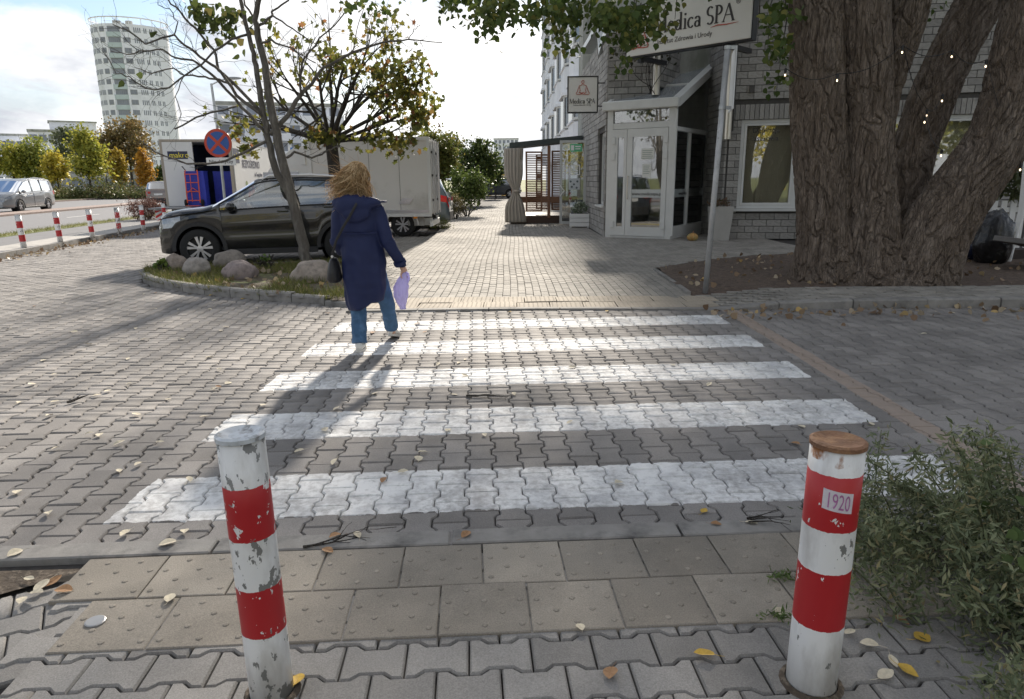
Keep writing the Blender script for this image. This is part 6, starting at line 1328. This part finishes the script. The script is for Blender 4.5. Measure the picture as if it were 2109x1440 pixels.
gd=thing('glass_door','open glass door with green exit sign at the terrace','door',(1.62,23.35,0),R(-6)); b=MB(); frame(b,0,.86,.05,2.72,.085,-.025,.025); b.build('frame',mat('grey aluminium',(.42,.43,.43),.45,.05,metal=.3),gd); b=MB(); b.box(.085,.775,-.004,.004,.135,2.635); pn=b.build('pane',glassmat('door glass',clear=.8,refl=.9),gd)
b=MB(); b.box(.33,.72,-.012,-.006,2.36,2.60); eg=b.build('exit_sign',mat('exit green',(.10,.42,.22),.6,.05,emit=0),gd); b=MB(); b.box(.36,.46,-.016,-.0125,2.40,2.56); b.box(.50,.68,-.016,-.0125,2.50,2.54); b.box(.50,.66,-.016,-.0125,2.43,2.465); b.build('exit_print',m_whitep,eg)
b=MB(); b.box(.29,.66,-.012,-.006,1.16,1.52); ps=b.build('poster',mat('poster grey',(.5,.53,.55),.7,.1,4),gd); b=MB()
for x,z in((.36,1.42),(.47,1.33),(.58,1.42),(.4,1.25),(.56,1.22)): b.lathe([(0,-.017),(.035,-.017),(.035,-.013),(0,-.013)],10,'Y',(x,0,z))
b.build('poster_print',mat('poster dark',(.1,.12,.13),.7),ps); b=MB(); frame(b,.32,.66,1.62,1.95,.03,-.016,-.009); 
for k in range(4): b.box(.38,.60,-.014,-.010,1.70+k*.055,1.72+k*.055)
b.build('notice',m_whitep,gd); b=MB(); b.tube([(.03,-.03,.95),(.03,-.09,.98),(.16,-.10,1.12),(.03,-.09,1.28),(.03,-.03,1.3)],.014,6); b.build('handle',m_whitep,gd)
# planter boxes
pb=thing('planter_box','white wooden planter box with pale flowers by the brick wall','planter',(2.18,22.25,0.0),R(-6)); 
for k in range(3): b=MB(); b.box(-.31,.31,-.22,.22,.04+k*.135,.165+k*.135,.008); b.build('board',m_whitep,pb)
b=MB(); b.box(-.27,.27,-.18,.18,.425,.435); b.build('soil',m_soil,pb); rg=np.random.default_rng(4); P=clumps(900,(0,0,.60),(.24,.18,.14),30,.05,rg,.3); link('plant',leafmesh('plant',P,.05,leafmat('pale plant',[(0,(.07,.11,.05)),(.4,(.2,.25,.16)),(.8,(.5,.53,.45)),(1,(.65,.66,.6))],.3),0,1,rg),pb)
b=MB(); b.M=Matrix.Identity(4); b.box(-.30,-.24,-.2,-.14,0,.05); b.box(.24,.30,-.2,-.14,0,.05); b.build('feet',m_whitep,pb)
pt=thing('tall_planter','tall grey planter with drooping plant beside the porch','planter',(5.12,17.15,0)); b=MB(); b.add([(-.19,-.19,0),(.19,-.19,0),(.19,.19,0),(-.19,.19,0),(-.25,-.25,.82),(.25,-.25,.82),(.25,.25,.82),(-.25,.25,.82)],[(0,1,5,4),(1,2,6,5),(2,3,7,6),(3,0,4,7),(4,5,6,7)]); b.build('pot',mat('grey pot',(.40,.385,.36),.8,.1,4),pt); P=clumps(220,(-.05,-.05,.92),(.28,.22,.14),12,.06,rg,.2); link('plant',leafmesh('plant',P,.10,leafmat('droop leaf',[(0,(.08,.09,.04)),(1,(.22,.12,.08))],.3),.3,2,rg),pt)
pk=thing('pumpkin','small orange striped pumpkin on the ground by the porch','pumpkin',(4.42,16.95,.0)); b=MB(); rings=[[(.13*(1+.08*math.cos(8*2*math.pi*j/48))*math.cos(a)*math.cos(2*math.pi*j/48),.13*(1+.08*math.cos(8*2*math.pi*j/48))*math.cos(a)*math.sin(2*math.pi*j/48),.10+.10*math.sin(a)) for j in range(48)] for a in [(-1.45+2.9*i/10) for i in range(11)]]; b.loft(rings); b.build('body',mat('pumpkin skin',(.42,.24,.08),.6,.2,12,col2=(.3,.3,.12),c2scale=8),pk,smooth=True); b=MB(); b.tube([(0,0,.18),(.01,0,.22),(.03,.01,.245)],[.018,.013,.012],6); b.build('stalk',m_wood,pk)
# ---- things behind the big tree: bin bags, white lattice, plank, string lights
m_bag=mat('black bin liner',(.012,.012,.014),.28,.2,8,.12,26,coat=.3)
def bag(label,c,r,seed,m=m_bag):
    b=MB(); nu,nv=40,26; V=[]
    for i in range(nv+1):
        a=math.pi*i/nv-math.pi/2
        for j in range(nu):
            t=2*math.pi*j/nu; d=Vector((math.cos(a)*math.cos(t),math.cos(a)*math.sin(t),math.sin(a))); k=1+.18*mnoise.noise(d*2+Vector((seed,0,0)))+.10*mnoise.noise(Vector((d.x*7,d.y*7,d.z*2.5+seed)))+.05*abs(mnoise.noise(d*14))
            V.append((d.x*r[0]*k,d.y*r[1]*k,max(-c[2]+.06,d.z*r[2]*k)))
    b.add(V,[(i*nu+j,i*nu+(j+1)%nu,(i+1)*nu+(j+1)%nu,(i+1)*nu+j) for i in range(nv) for j in range(nu)]); o=b.build('rubbish_bag',m,None,True,loc=c); tag(o,label,'rubbish bag','rubbish bags behind the tree'); return o
q=AT(2045,497,11.7); bag('shiny black rubbish bag standing beside the white lattice',(q.x,11.7,q.z),(.30,.28,.50),3); q=AT(2003,520,12.2); bag('dark blue rubbish bag half hidden behind the tree',(q.x,12.2,.36),(.24,.24,.36),6,mat('blue bin liner',(.012,.018,.05),.3,.2,8,.12,26,coat=.3))
lt=thing('white_lattice','white slatted garden screen at the right edge behind the tree','screen',(0,0,0)); yl=12.6
x0=AT(2020,450,yl).x
for k in range(12):
    b=MB(); b.box(x0+k*.17,x0+k*.17+.10,yl,yl+.025,.1,1.05); b.build('slat',m_whitep,lt)
b=MB(); b.box(x0-.05,x0+2.4,yl+.025,yl+.06,.85,.93); b.build('rail',m_whitep,lt)
e0=AT(2078,530,11.9); e1=AT(2112,330,12.0); b=MB(); b.tube([(e0.x,11.9,0.05),(e0.x+.12,11.95,.9),(e1.x+.02,12,e1.z)],.055,4); b.build('post',m_whitep,lt)
b=MB(); q=AT(2098,505,10.9); b.M=Matrix.Translation((q.x+.35,10.9,q.z-.02))@Matrix.Rotation(R(12),4,'Y'); b.box(-.5,.9,-.4,.4,-.04,.04,.006); tag(b.build('grey_plank',mat('weathered board',(.20,.19,.18),.85,.2,5)),'grey weathered board leaning at the right edge','board')
b=MB(); b.box(7.6,14,12.2,12.5,.0,.22); tag(b.build('low_beam',mat('dark timber',(.05,.04,.035),.9,.3,6)),'dark low timber edging behind the rubbish bags','beam')
rg=np.random.default_rng(77); P=[]
for k in range(500): a=rg.random(); P.append((x0+.2+rg.random()*1.6,yl-.1+rg.random()*.3,1.15+rg.random()*.7))
o=link('ornamental_grass',leafmesh('ornamental_grass',np.array(P),.30,leafmat('pampas',[(0,(.05,.07,.03)),(1,(.14,.15,.07))],.25),.5,2,rg)); tag(o,'drooping ornamental grass behind the white lattice','plant')
slg=thing('string_lights','string of small glowing bulbs hung between the tree stems','string lights',(0,0,0)); m_bulb=mat('warm bulb',(1,.78,.5),.3,0,emit=2.2); m_cable=m_black
BU=[(1617,155,9.3),(1724,166,9.25),(1858,108,9.3),(1960,117,9.9),(2030,137,9.2),(1940,208,9.8),(1908,238,9.8),(1904,252,9.75),(1938,321,9.5),(2101,350,9.1)]
BP=[AT(*q) for q in BU]
for p in BP:
    b=MB(); b.ell((p.x,p.y,p.z),(.009,.009,.014),10,8); bo=b.build('bulb',m_bulb,slg,smooth=True); b=MB(); b.lathe([(.016,p.z+.025),(.018,p.z+.07),(.006,p.z+.085)],8,c=(p.x,p.y,0)); b.build('socket',m_black,bo)
b=MB()
for a,c in((0,1),(1,2),(2,3),(3,4),(2,6),(6,5),(6,7),(7,8),(4,9)):
    A_,B_=BP[a]+Vector((0,0,.08)),BP[c]+Vector((0,0,.08)); b.tube([A_.lerp(B_,f)+Vector((0,0,-.10*math.sin(f*math.pi))) for f in[i/8 for i in range(9)]],.005,4)
b.build('cable',m_cable,slg)
b=MB(); rg=np.random.default_rng(12); tip_=[]
iv=thing('ivy','dark dry ivy climbing the wall left of the porch roof','ivy',(0,0,0)); q=AT(1338,150,18.05)
for k in range(6): grow(b,(q.x+rg.normal()*.08,18.0,q.z-.5),(rg.normal()*.3,-.1,1),1.1,.012,1,rg,tip_,5,.25,(2,3),.1)
b.build('stems',m_bark3,iv); P=np.array([tuple(t) for t in tip_]); P=np.repeat(P,7,0)+rg.normal(size=(len(P)*7,3))*.10; link('leaves',leafmesh('leaves',P,.09,leafmat('ivy leaf',[(0,(.03,.04,.02)),(1,(.09,.08,.05))],.2),.3,1,rg),iv)
# ---- the walking person
PXo=Vector((-1.28,6.2,0)); pe=thing('person','person in a long navy hooded coat walking away over the crossing','person',PXo)
def ring(z,cx,cy,rx,ry,n=40,tilt=0,fold=0,ph=0):
    return [(cx+rx*math.cos(2*math.pi*j/n)*(1+fold*math.sin(7*2*math.pi*j/n+ph)),cy+ry*math.sin(2*math.pi*j/n)*(1+fold*math.sin(5*2*math.pi*j/n+ph*1.3)),z+tilt*rx*math.cos(2*math.pi*j/n)) for j in range(n)]
m_skin=mat('skin',(.56,.34,.25),.55,.05); m_coat=mat('navy coat',(.012,.019,.068),.62,.10,5,.02,90,spec=.3); m_jean=mat('blue denim',(.045,.105,.20),.85,.22,16,.03,160,col2=(.08,.16,.28),c2scale=9); m_shoe=mat('white shoe',(.66,.65,.61),.6,.06); m_hair=mat('light brown hair',(.40,.255,.13),.38,.3,30,spec=.6,isl=.45)
# body: one continuous figure under the clothes
b=MB(); b.loft([ring(z,cx,0,rx,ry,20) for z,cx,rx,ry in((.78,-.03,.13,.10),(.95,-.04,.14,.10),(1.1,-.05,.13,.09),(1.25,-.06,.15,.09),(1.34,-.06,.10,.07),(1.40,-.055,.05,.05),(1.46,-.055,.05,.052))]); b.ell((-.05,.02,1.535),(.075,.095,.115),18,12)
b.tube([(-.10,0,.82),(-.115,-.01,.46),(-.10,-.11,.10)],[.08,.055,.04],14); b.tube([(.03,.02,.82),(.09,.17,.47),(.115,.33,.12)],[.08,.055,.04],14)
b.tube([(-.10,-.13,.07),(-.10,.05,.03)],[.035,.03],10); b.tube([(.115,.32,.09),(.13,.48,.035)],[.035,.03],10)
b.tube([(.11,0,1.28),(.21,-.05,.99),(.295,.03,.745),(.315,.045,.70)],[.045,.036,.026,.028],12); b.tube([(-.22,0,1.28),(-.265,-.02,1.0),(-.22,.14,.86)],[.045,.036,.026],12)
b.ell((-.05,.117,1.525),(.013,.022,.022),10,8); b.ell((-.127,.02,1.53),(.012,.02,.03),10,8); b.ell((.027,.02,1.53),(.012,.02,.03),10,8); b.ell((-.05,.103,1.478),(.026,.014,.009),10,8)
bo=b.build('body',m_skin,pe)
for k,(dx,dy,dz) in enumerate(((-.022,.012,0),(-.008,.018,0),(.006,.018,0),(.02,.012,.004))):      # fingers closed round the bag handles
    b=MB(); p=Vector((.315+dx,.045+dy,.69+dz)); b.tube([p,p+Vector((0,.018,-.025)),p+Vector((.002,.006,-.048)),p+Vector((.004,-.016,-.05)),p+Vector((.004,-.022,-.034))],[.0088,.0085,.008,.0075,.007],8); bo.data=(lambda A,B:(A.extend_mesh(B) if False else A))(bo.data,b)
    fb=b
    me=bo.data; vv=[tuple(v.co) for v in me.vertices]; ff=[tuple(p_.vertices) for p_ in me.polygons]; o_=len(vv); nm=bpy.data.meshes.new('body'); nm.from_pydata(vv+fb.v,[],ff+[tuple(i+o_ for i in f) for f in fb.f]); nm.materials.append(m_skin); bo.data=nm
b=MB(); b.tube([(.292,.03,.70),(.283,.015,.675),(.290,-.012,.655),(.302,-.022,.648)],[.011,.010,.009,.0075],8); me=bo.data; vv=[tuple(v.co) for v in me.vertices]; ff=[tuple(p_.vertices) for p_ in me.polygons]; o_=len(vv); nm=bpy.data.meshes.new('body'); nm.from_pydata(vv+b.v,[],ff+[tuple(i+o_ for i in f) for f in b.f]); nm.materials.append(m_skin); bo.data=nm
remesh(bo,.0065,3)
for ex in(-.082,-.018):
    b=MB(); b.ell((ex,.102,1.545),(.013,.010,.009),10,8); b.build('eye',mat('eye',(.25,.2,.17),.2),bo)
# coat
b=MB(); R_=[(.40,-.045,.160,.13,.34),(.46,-.045,.172,.138,.25),(.54,-.045,.182,.142,.12),(.64,-.042,.192,.145,.04),(.80,-.04,.192,.142,0),(.95,-.045,.182,.134,0),(1.055,-.052,.176,.130,0),(1.065,-.052,.184,.142,0),(1.16,-.058,.188,.142,0),(1.25,-.062,.182,.126,0),(1.31,-.064,.155,.108,0),(1.36,-.062,.105,.09,0),(1.40,-.06,.08,.078,0)]
b.loft([ring(z,cx,-.005,rx,ry,44,tl,.035 if z<1 else .01,z*9) for z,cx,rx,ry,tl in R_])
b.tube([(.05,0,1.285),(.105,-.01,1.25),(.155,-.04,1.10),(.19,-.055,.98),(.25,-.02,.86),(.300,.03,.745)],[.078,.074,.068,.062,.052,.042],16); b.tube([(-.17,0,1.285),(-.225,-.01,1.24),(-.245,-.025,1.08),(-.25,-.025,.98),(-.24,.06,.89),(-.215,.14,.86)],[.078,.072,.065,.062,.054,.044],16)
b.ell((-.075,-.125,1.30),(.165,.075,.095),20,12); b.ell((-.055,-.15,1.235),(.115,.05,.085),18,10); b.ell((.06,-.10,1.315),(.10,.07,.05),14,10); b.ell((-.19,-.09,1.315),(.08,.07,.055),14,10)
co=b.build('coat',m_coat,pe); remesh(co,.0085,3)
def ruffle(me,fn):
    VN=[(v.co.copy(),v.normal.copy()) for v in me.vertices]; out_=[]
    for p,n_ in VN: out_.extend(p+n_*fn(p))
    me.vertices.foreach_set('co',out_); me.update()
def cfold(p):
    s=.006*mnoise.noise((p.x*9,p.y*9,p.z*16))+.013*mnoise.noise((p.x*13+p.z*5,p.y*4,p.z*4.5+3)); 
    if p.z<1.0: s+=.017*mnoise.noise((p.x*15,p.y*10,p.z*2.2+8))
    return s
ruffle(co.data,cfold)
b=MB(); b.tube([(-.215,-.112,1.062),(-.15,-.142,1.058),(-.052,-.152,1.055),(.05,-.142,1.058),(.11,-.112,1.062)],.006,5); b.build('yoke_seam',m_coat,co); b=MB(); b.tube([(.275,.0,.80),(.285,.012,.775)],.058,14); b.build('cuff',m_coat,co)
b=MB(); b.box(.12,.19,-.07,.04,1.315,1.33,.004); b.build('epaulette',m_coat,co)
# trousers, shoes
b=MB(); b.tube([(-.10,0,.80),(-.112,.0,.55),(-.112,-.025,.34),(-.105,-.085,.16),(-.10,-.115,.075)],[.10,.083,.072,.068,.070],18); b.tube([(.03,.02,.80),(.075,.11,.58),(.105,.22,.38),(.115,.30,.20),(.117,.335,.115)],[.10,.083,.072,.066,.068],18); jo=b.build('trousers',m_jean,pe,smooth=True); remesh(jo,.009,2)
ruffle(jo.data,lambda p:.005*mnoise.noise((p.x*10,p.y*10,p.z*30))+.004*mnoise.noise((p.x*22,p.y*22,p.z*12)))
for x,y,z,rt in((-.10,-.06,.0,0),(.122,.42,.012,R(16))):
    b=MB(); n=14; rings=[]
    for i in range(n+1):
        f=i/n; yy=-.13+.27*f; w_=.043*(1-.45*abs(2*f-1)**3)*(1+.12*math.sin(f*math.pi*1.2)); hgt=.088-.05*max(0,f-.35)/.65*1.0 if f>.35 else .088
        rings.append([(w_*math.cos(2*math.pi*j/16),yy,.018+ (hgt-.018)/2+(hgt-.018)/2*math.sin(2*math.pi*j/16)) for j in range(16)])
    b.loft(rings); sh=b.build('shoe',m_shoe,pe,smooth=True,loc=(x,y,z)); sh.rotation_euler=(-rt,0,R(-8 if x>0 else 4))
    b=MB(); P_=[(.046*math.cos(t)*(1-.2*abs(math.sin(t))**6),.008+.142*math.sin(t)) for t in [2*math.pi*k/24 for k in range(24)]]; b.prism(P_,0,.024); b.build('sole',mat('shoe sole',(.50,.49,.46),.7),sh)
# hair: a mass with many strands blown to the left
rg=np.random.default_rng(99); b=MB(); b.ell((-.055,.0,1.545),(.088,.105,.108),20,14); b.ell((-.075,-.04,1.47),(.085,.06,.085),16,10); b.ell((-.02,-.035,1.455),(.06,.05,.08),14,10); ho=b.build('hair',m_hair,pe); remesh(ho,.010,3)
b=MB()
for k in range(900):
    a=rg.uniform(math.pi*.95,math.pi*2.05); el=rg.uniform(-.1,1.45); s=Vector((-.055+.10*math.cos(el)*math.cos(a),.0+.117*math.cos(el)*math.sin(a),1.548+.12*math.sin(el)))
    f=rg.random(); blow=f**1.5; e=Vector((.035-.33*blow+rg.normal()*.035,-.10+rg.normal()*.03+.03*blow,1.36+.035*blow+rg.normal()*.035+.08*(blow>.5)*(rg.random()-.3)))
    m1=s+Vector((s.x+.055,s.y,.0))*.30+Vector((-.05*blow,-.02,-.035)); m2=s.lerp(e,.62)+Vector((-.02*blow,-.03,.02)); pts=[]
    ph=rg.random()*6.28; am=.008+.016*rg.random()
    for i in range(13):
        t=i/12; p=s*(1-t)**3+m1*(3*t*(1-t)**2)+m2*(3*t*t*(1-t))+e*t**3; w_=am*t*1.6; p+=Vector((math.sin(t*11+ph)*w_,math.cos(t*9+ph)*w_,math.cos(t*11+ph)*w_)); pts.append(p)
    r0=.0018+.0028*rg.random(); b.tube(pts,[r0*(1-.75*(i/12)**2) for i in range(13)],3,caps=False)
hs_=leafmat('hair strand',[(0,(.36,.22,.10)),(.5,(.60,.42,.22)),(1,(.88,.70,.45))],.42,.4)
for k in range(90):                           # loose flyaway hairs
    a=rg.uniform(0,6.28); s=Vector((-.06+.10*math.cos(a),-.02+.09*math.sin(a),1.50+.14*rg.random())); d=Vector((-.8-.5*rg.random(),rg.normal()*.4,rg.normal()*.55)); L_=.06+.12*rg.random(); c_=Vector((rg.normal(),rg.normal(),rg.normal()))*.05
    b.tube([s+d*(L_*t)+c_*t*t for t in(0,.3,.6,.85,1)],[.0011,.001,.0009,.0008,.0006],3,caps=False)
b.build('strands',hs_,ho,smooth=True)
hb=thing('handbag','small black shoulder bag hanging at the left hip','handbag',PXo); m_lea=mat('black leather',(.018,.018,.02),.45,.2,20); b=MB(); b.loft([ring(z,-.295,-.06,rx,ry,24) for z,rx,ry in((.625,.03,.08),(.63,.052,.115),(.66,.064,.13),(.74,.056,.12),(.80,.04,.10),(.835,.022,.085),(.84,.005,.06))]); b.build('body',m_lea,hb,smooth=True)
b=MB(); b.tube([(-.29,-.11,.82),(-.283,-.125,.89),(-.235,-.165,1.0),(-.16,-.185,1.12),(-.10,-.205,1.20),(-.05,-.21,1.28),(.0,-.16,1.375),(.02,-.06,1.40),(.02,.06,1.36)],.011,6,flat=.4); b.build('strap',m_lea,hb); b=MB(); b.lathe([(.012,-.002),(.012,.002)],10,'Y',(-.288,-.135,.86)); b.build('buckle',m_rim,hb)
pgb=thing('plastic_bag','crumpled lilac plastic bag carried in the right hand','bag',PXo); m_lil=leafmat('lilac film',[(0,(.60,.56,.84)),(1,(.62,.58,.85))],.45,.3); b=MB(); rr_=[]
for i in range(19):
    f=i/18; z=.70-.345*f; w_=.012+.052*math.sin(min(1,f*1.08)*math.pi*.93)**.8; cx=.318-.045*math.sin(f*math.pi*.8)-.01*f
    rr_.append([(cx+w_*math.cos(2*math.pi*j/32)*(1+.34*mnoise.noise((j*.7,i*.35,1))),.05+w_*1.5*math.sin(2*math.pi*j/32)*(1+.4*mnoise.noise((j*.6,i*.3,5))),z) for j in range(32)])
b.loft(rr_); b.build('film',m_lil,pgb,smooth=True); b=MB(); b.tube([(.318,.05,.70),(.345,.04,.68),(.352,.03,.64),(.338,.03,.60),(.325,.04,.60)],[.008,.012,.014,.010,.006],6,flat=.5); b.build('handle',m_lil,pgb)
# ---- fallen leaves and twigs
rg=np.random.default_rng(17)
def curl_leaf(sd,L=.075):
    r=np.random.default_rng(sd); b=MB(); V=[]; n=7; cu=.15+.35*r.random(); tw=r.normal()*.3
    for i in range(n):
        f=i/(n-1); w_=.36*L*math.sin(math.pi*min(1,f*.92+.06))**.8
        for s in(-1,0,1): V.append(((f-.5)*L,s*w_,abs(s)*cu*w_*(.8+.4*r.random())+L*.16*math.sin(f*3+tw)*tw+.004))
    b.add(V,[(i*3+j,i*3+j+1,i*3+4+j,i*3+3+j) for i in range(n-1) for j in range(2)]); b.tube([(-L*.5,0,.004),(-L*.75,.005,.003),(-L*.95,.012,.006)],.0011,3); return b
LM={'pale':mat('pale dry leaf',(.56,.50,.38),.8,.2,60),'yellow':mat('yellow leaf',(.52,.34,.06),.7,.2,60),'brown':mat('brown leaf',(.30,.17,.085),.8,.25,60)}
lm={c:[curl_leaf(i*3+q).mesh('fallen_leaf',LM[c]) for q in range(3)] for i,c in enumerate(LM)}
LL={'pale':'small pale dry leaf lying on the ground','yellow':'small yellow leaf lying on the ground','brown':'small brown curled leaf lying on the ground'}
spots=[(257,1097,'pale'),(345,1118,'pale'),(380,1093,'pale'),(35,1012,'pale'),(30,1138,'pale'),(100,1055,'pale'),(285,955,'pale'),(245,968,'pale'),(390,985,'pale'),(690,1103,'brown'),(735,1100,'pale'),(675,1133,'brown'),(790,988,'brown'),(1275,993,'pale'),(1475,1078,'brown'),(1548,1076,'pale'),(1195,1290,'pale'),(1450,1345,'yellow'),(612,1398,'yellow'),(1605,1258,'pale'),(1750,1300,'pale'),(1840,1360,'pale'),(1870,1380,'yellow'),(1825,1387,'pale'),(1855,1277,'brown'),(1790,1325,'pale'),(1258,1385,'brown'),(1450,1050,'yellow'),(1250,640,'yellow'),(1050,642,'yellow'),(1795,872,'pale'),(85,1205,'pale'),(75,1220,'pale'),(110,1195,'brown'),(60,1190,'pale'),(130,1215,'brown'),(45,1235,'pale'),(205,895,'pale'),(65,790,'pale'),(40,828,'pale'),(280,852,'pale'),(420,858,'pale'),(440,800,'pale'),(470,788,'pale'),(450,795,'brown'),(110,770,'pale'),(830,970,'pale'),(960,1100,'brown'),(870,930,'pale'),(350,1230,'pale'),(1900,1310,'yellow'),(1690,1340,'brown'),(500,615,'yellow'),(515,612,'yellow'),(435,608,'yellow'),(555,612,'pale'),(650,655,'pale'),(675,645,'brown')]
for k in range(75):
    px_=rg.uniform(-20,1000) if rg.random()<.8 else rg.uniform(1000,2109); py_=570+rg.random()**1.4*420; spots.append((px_,py_,'pale' if rg.random()<.86 else 'brown'))
for x,y,c in spots:
    p=G(x,y,.012); o=link('fallen_leaf',lm[c][rg.integers(3)],None,(p.x,p.y,.008)); o.rotation_euler=(rg.normal()*.12,rg.normal()*.12,rg.random()*6.28); s_=(.6+.3*rg.random()) if y<1000 else .62+.3*rg.random(); o.scale=(s_,s_*(.7+.5*rg.random()),s_*.8); kind_={'pale':'small pale dry leaf','yellow':'small yellow leaf','brown':'small brown curled leaf'}[c]
    if p.y<2.75: where='on the pavers beside the right bollard' if x>1600 else 'in the soil patch at the left edge' if x<150 else 'on the near pavement in front of the crossing'
    elif abs(p.x-.22)<2.09 and p.y<8: where='on the zebra crossing'
    elif p.x>2.3: where='on the shaded driveway at the right'
    elif p.y<5.2: where='on the near part of the left driveway'
    elif p.y<8.2: where='on the middle of the left driveway'
    else: where='near the island kerb and beyond'
    tag(o,kind_+' lying '+where,'leaf',c+' leaves '+where)
pts=[]
for k in range(1500):                         # litter: along the kerbs, on island and tree bed
    u=rg.random()
    if u<.30: y=9+rg.random()*16; x=rl(-11.36,y)[0]+abs(rg.normal())*.22; z=.01
    elif u<.55:
        x,y=rg.uniform(-6.3,-2.1),rg.uniform(8.4,12.6); z=.10
        if not inpoly(x,y,ISL): continue
    elif u<.72:
        x,y=rg.uniform(2.4,9),rg.uniform(8.9,13); z=.09
        if not inpoly(x,y,BED): continue
    elif u<.9: continue
    else: x,y=rg.uniform(2.2,7),7.9-abs(rg.normal())*.35; z=.015
    pts.append((x,y,z+rg.random()*.012))
o=link('leaf_litter',leafmesh('leaf_litter',np.array(pts),.07,leafmat('litter',[(0,(.16,.10,.06)),(.5,(.30,.22,.14)),(.85,(.45,.38,.28)),(1,(.5,.33,.1))],.15),0,1,rg)); tag(o,'scattered dry leaves along kerbs and beds','leaves',kind='stuff')
for x,y,L_,a,lab in((1010,818,.34,-.15,'bundle of thin dark twigs lying on the crossing'),(1310,812,.13,1.2,'short forked twig on the crossing near its right side'),(170,828,.18,.5,'thick brown stick on the pavers at the left'),(700,1118,.30,.4,'thin dry twig by the flush kerb left of centre'),(1590,1075,.22,-.1,'leafy twig near the flush kerb left of the right bollard')):
    p=G(x,y); b=MB(); rg=np.random.default_rng(int(x)); tp_=[]
    for k in range(1 if L_<.2 else 4): grow(b,(-L_/2,rg.normal()*.015,.012),(1,rg.normal()*.15,.0),L_*.8,.004 if L_!=.18 else .011,1,rg,tp_,4,.08,(1,2),0,.6,.6,.0015,5)
    b.v=[(q[0],q[1],max(.006,min(.03,q[2]))) for q in b.v]; o=b.build('twig',m_bark3,None,loc=(p.x,p.y,0),rz=a); tag(o,lab,'twig')
bpy.data.scenes.remove(_TMP)
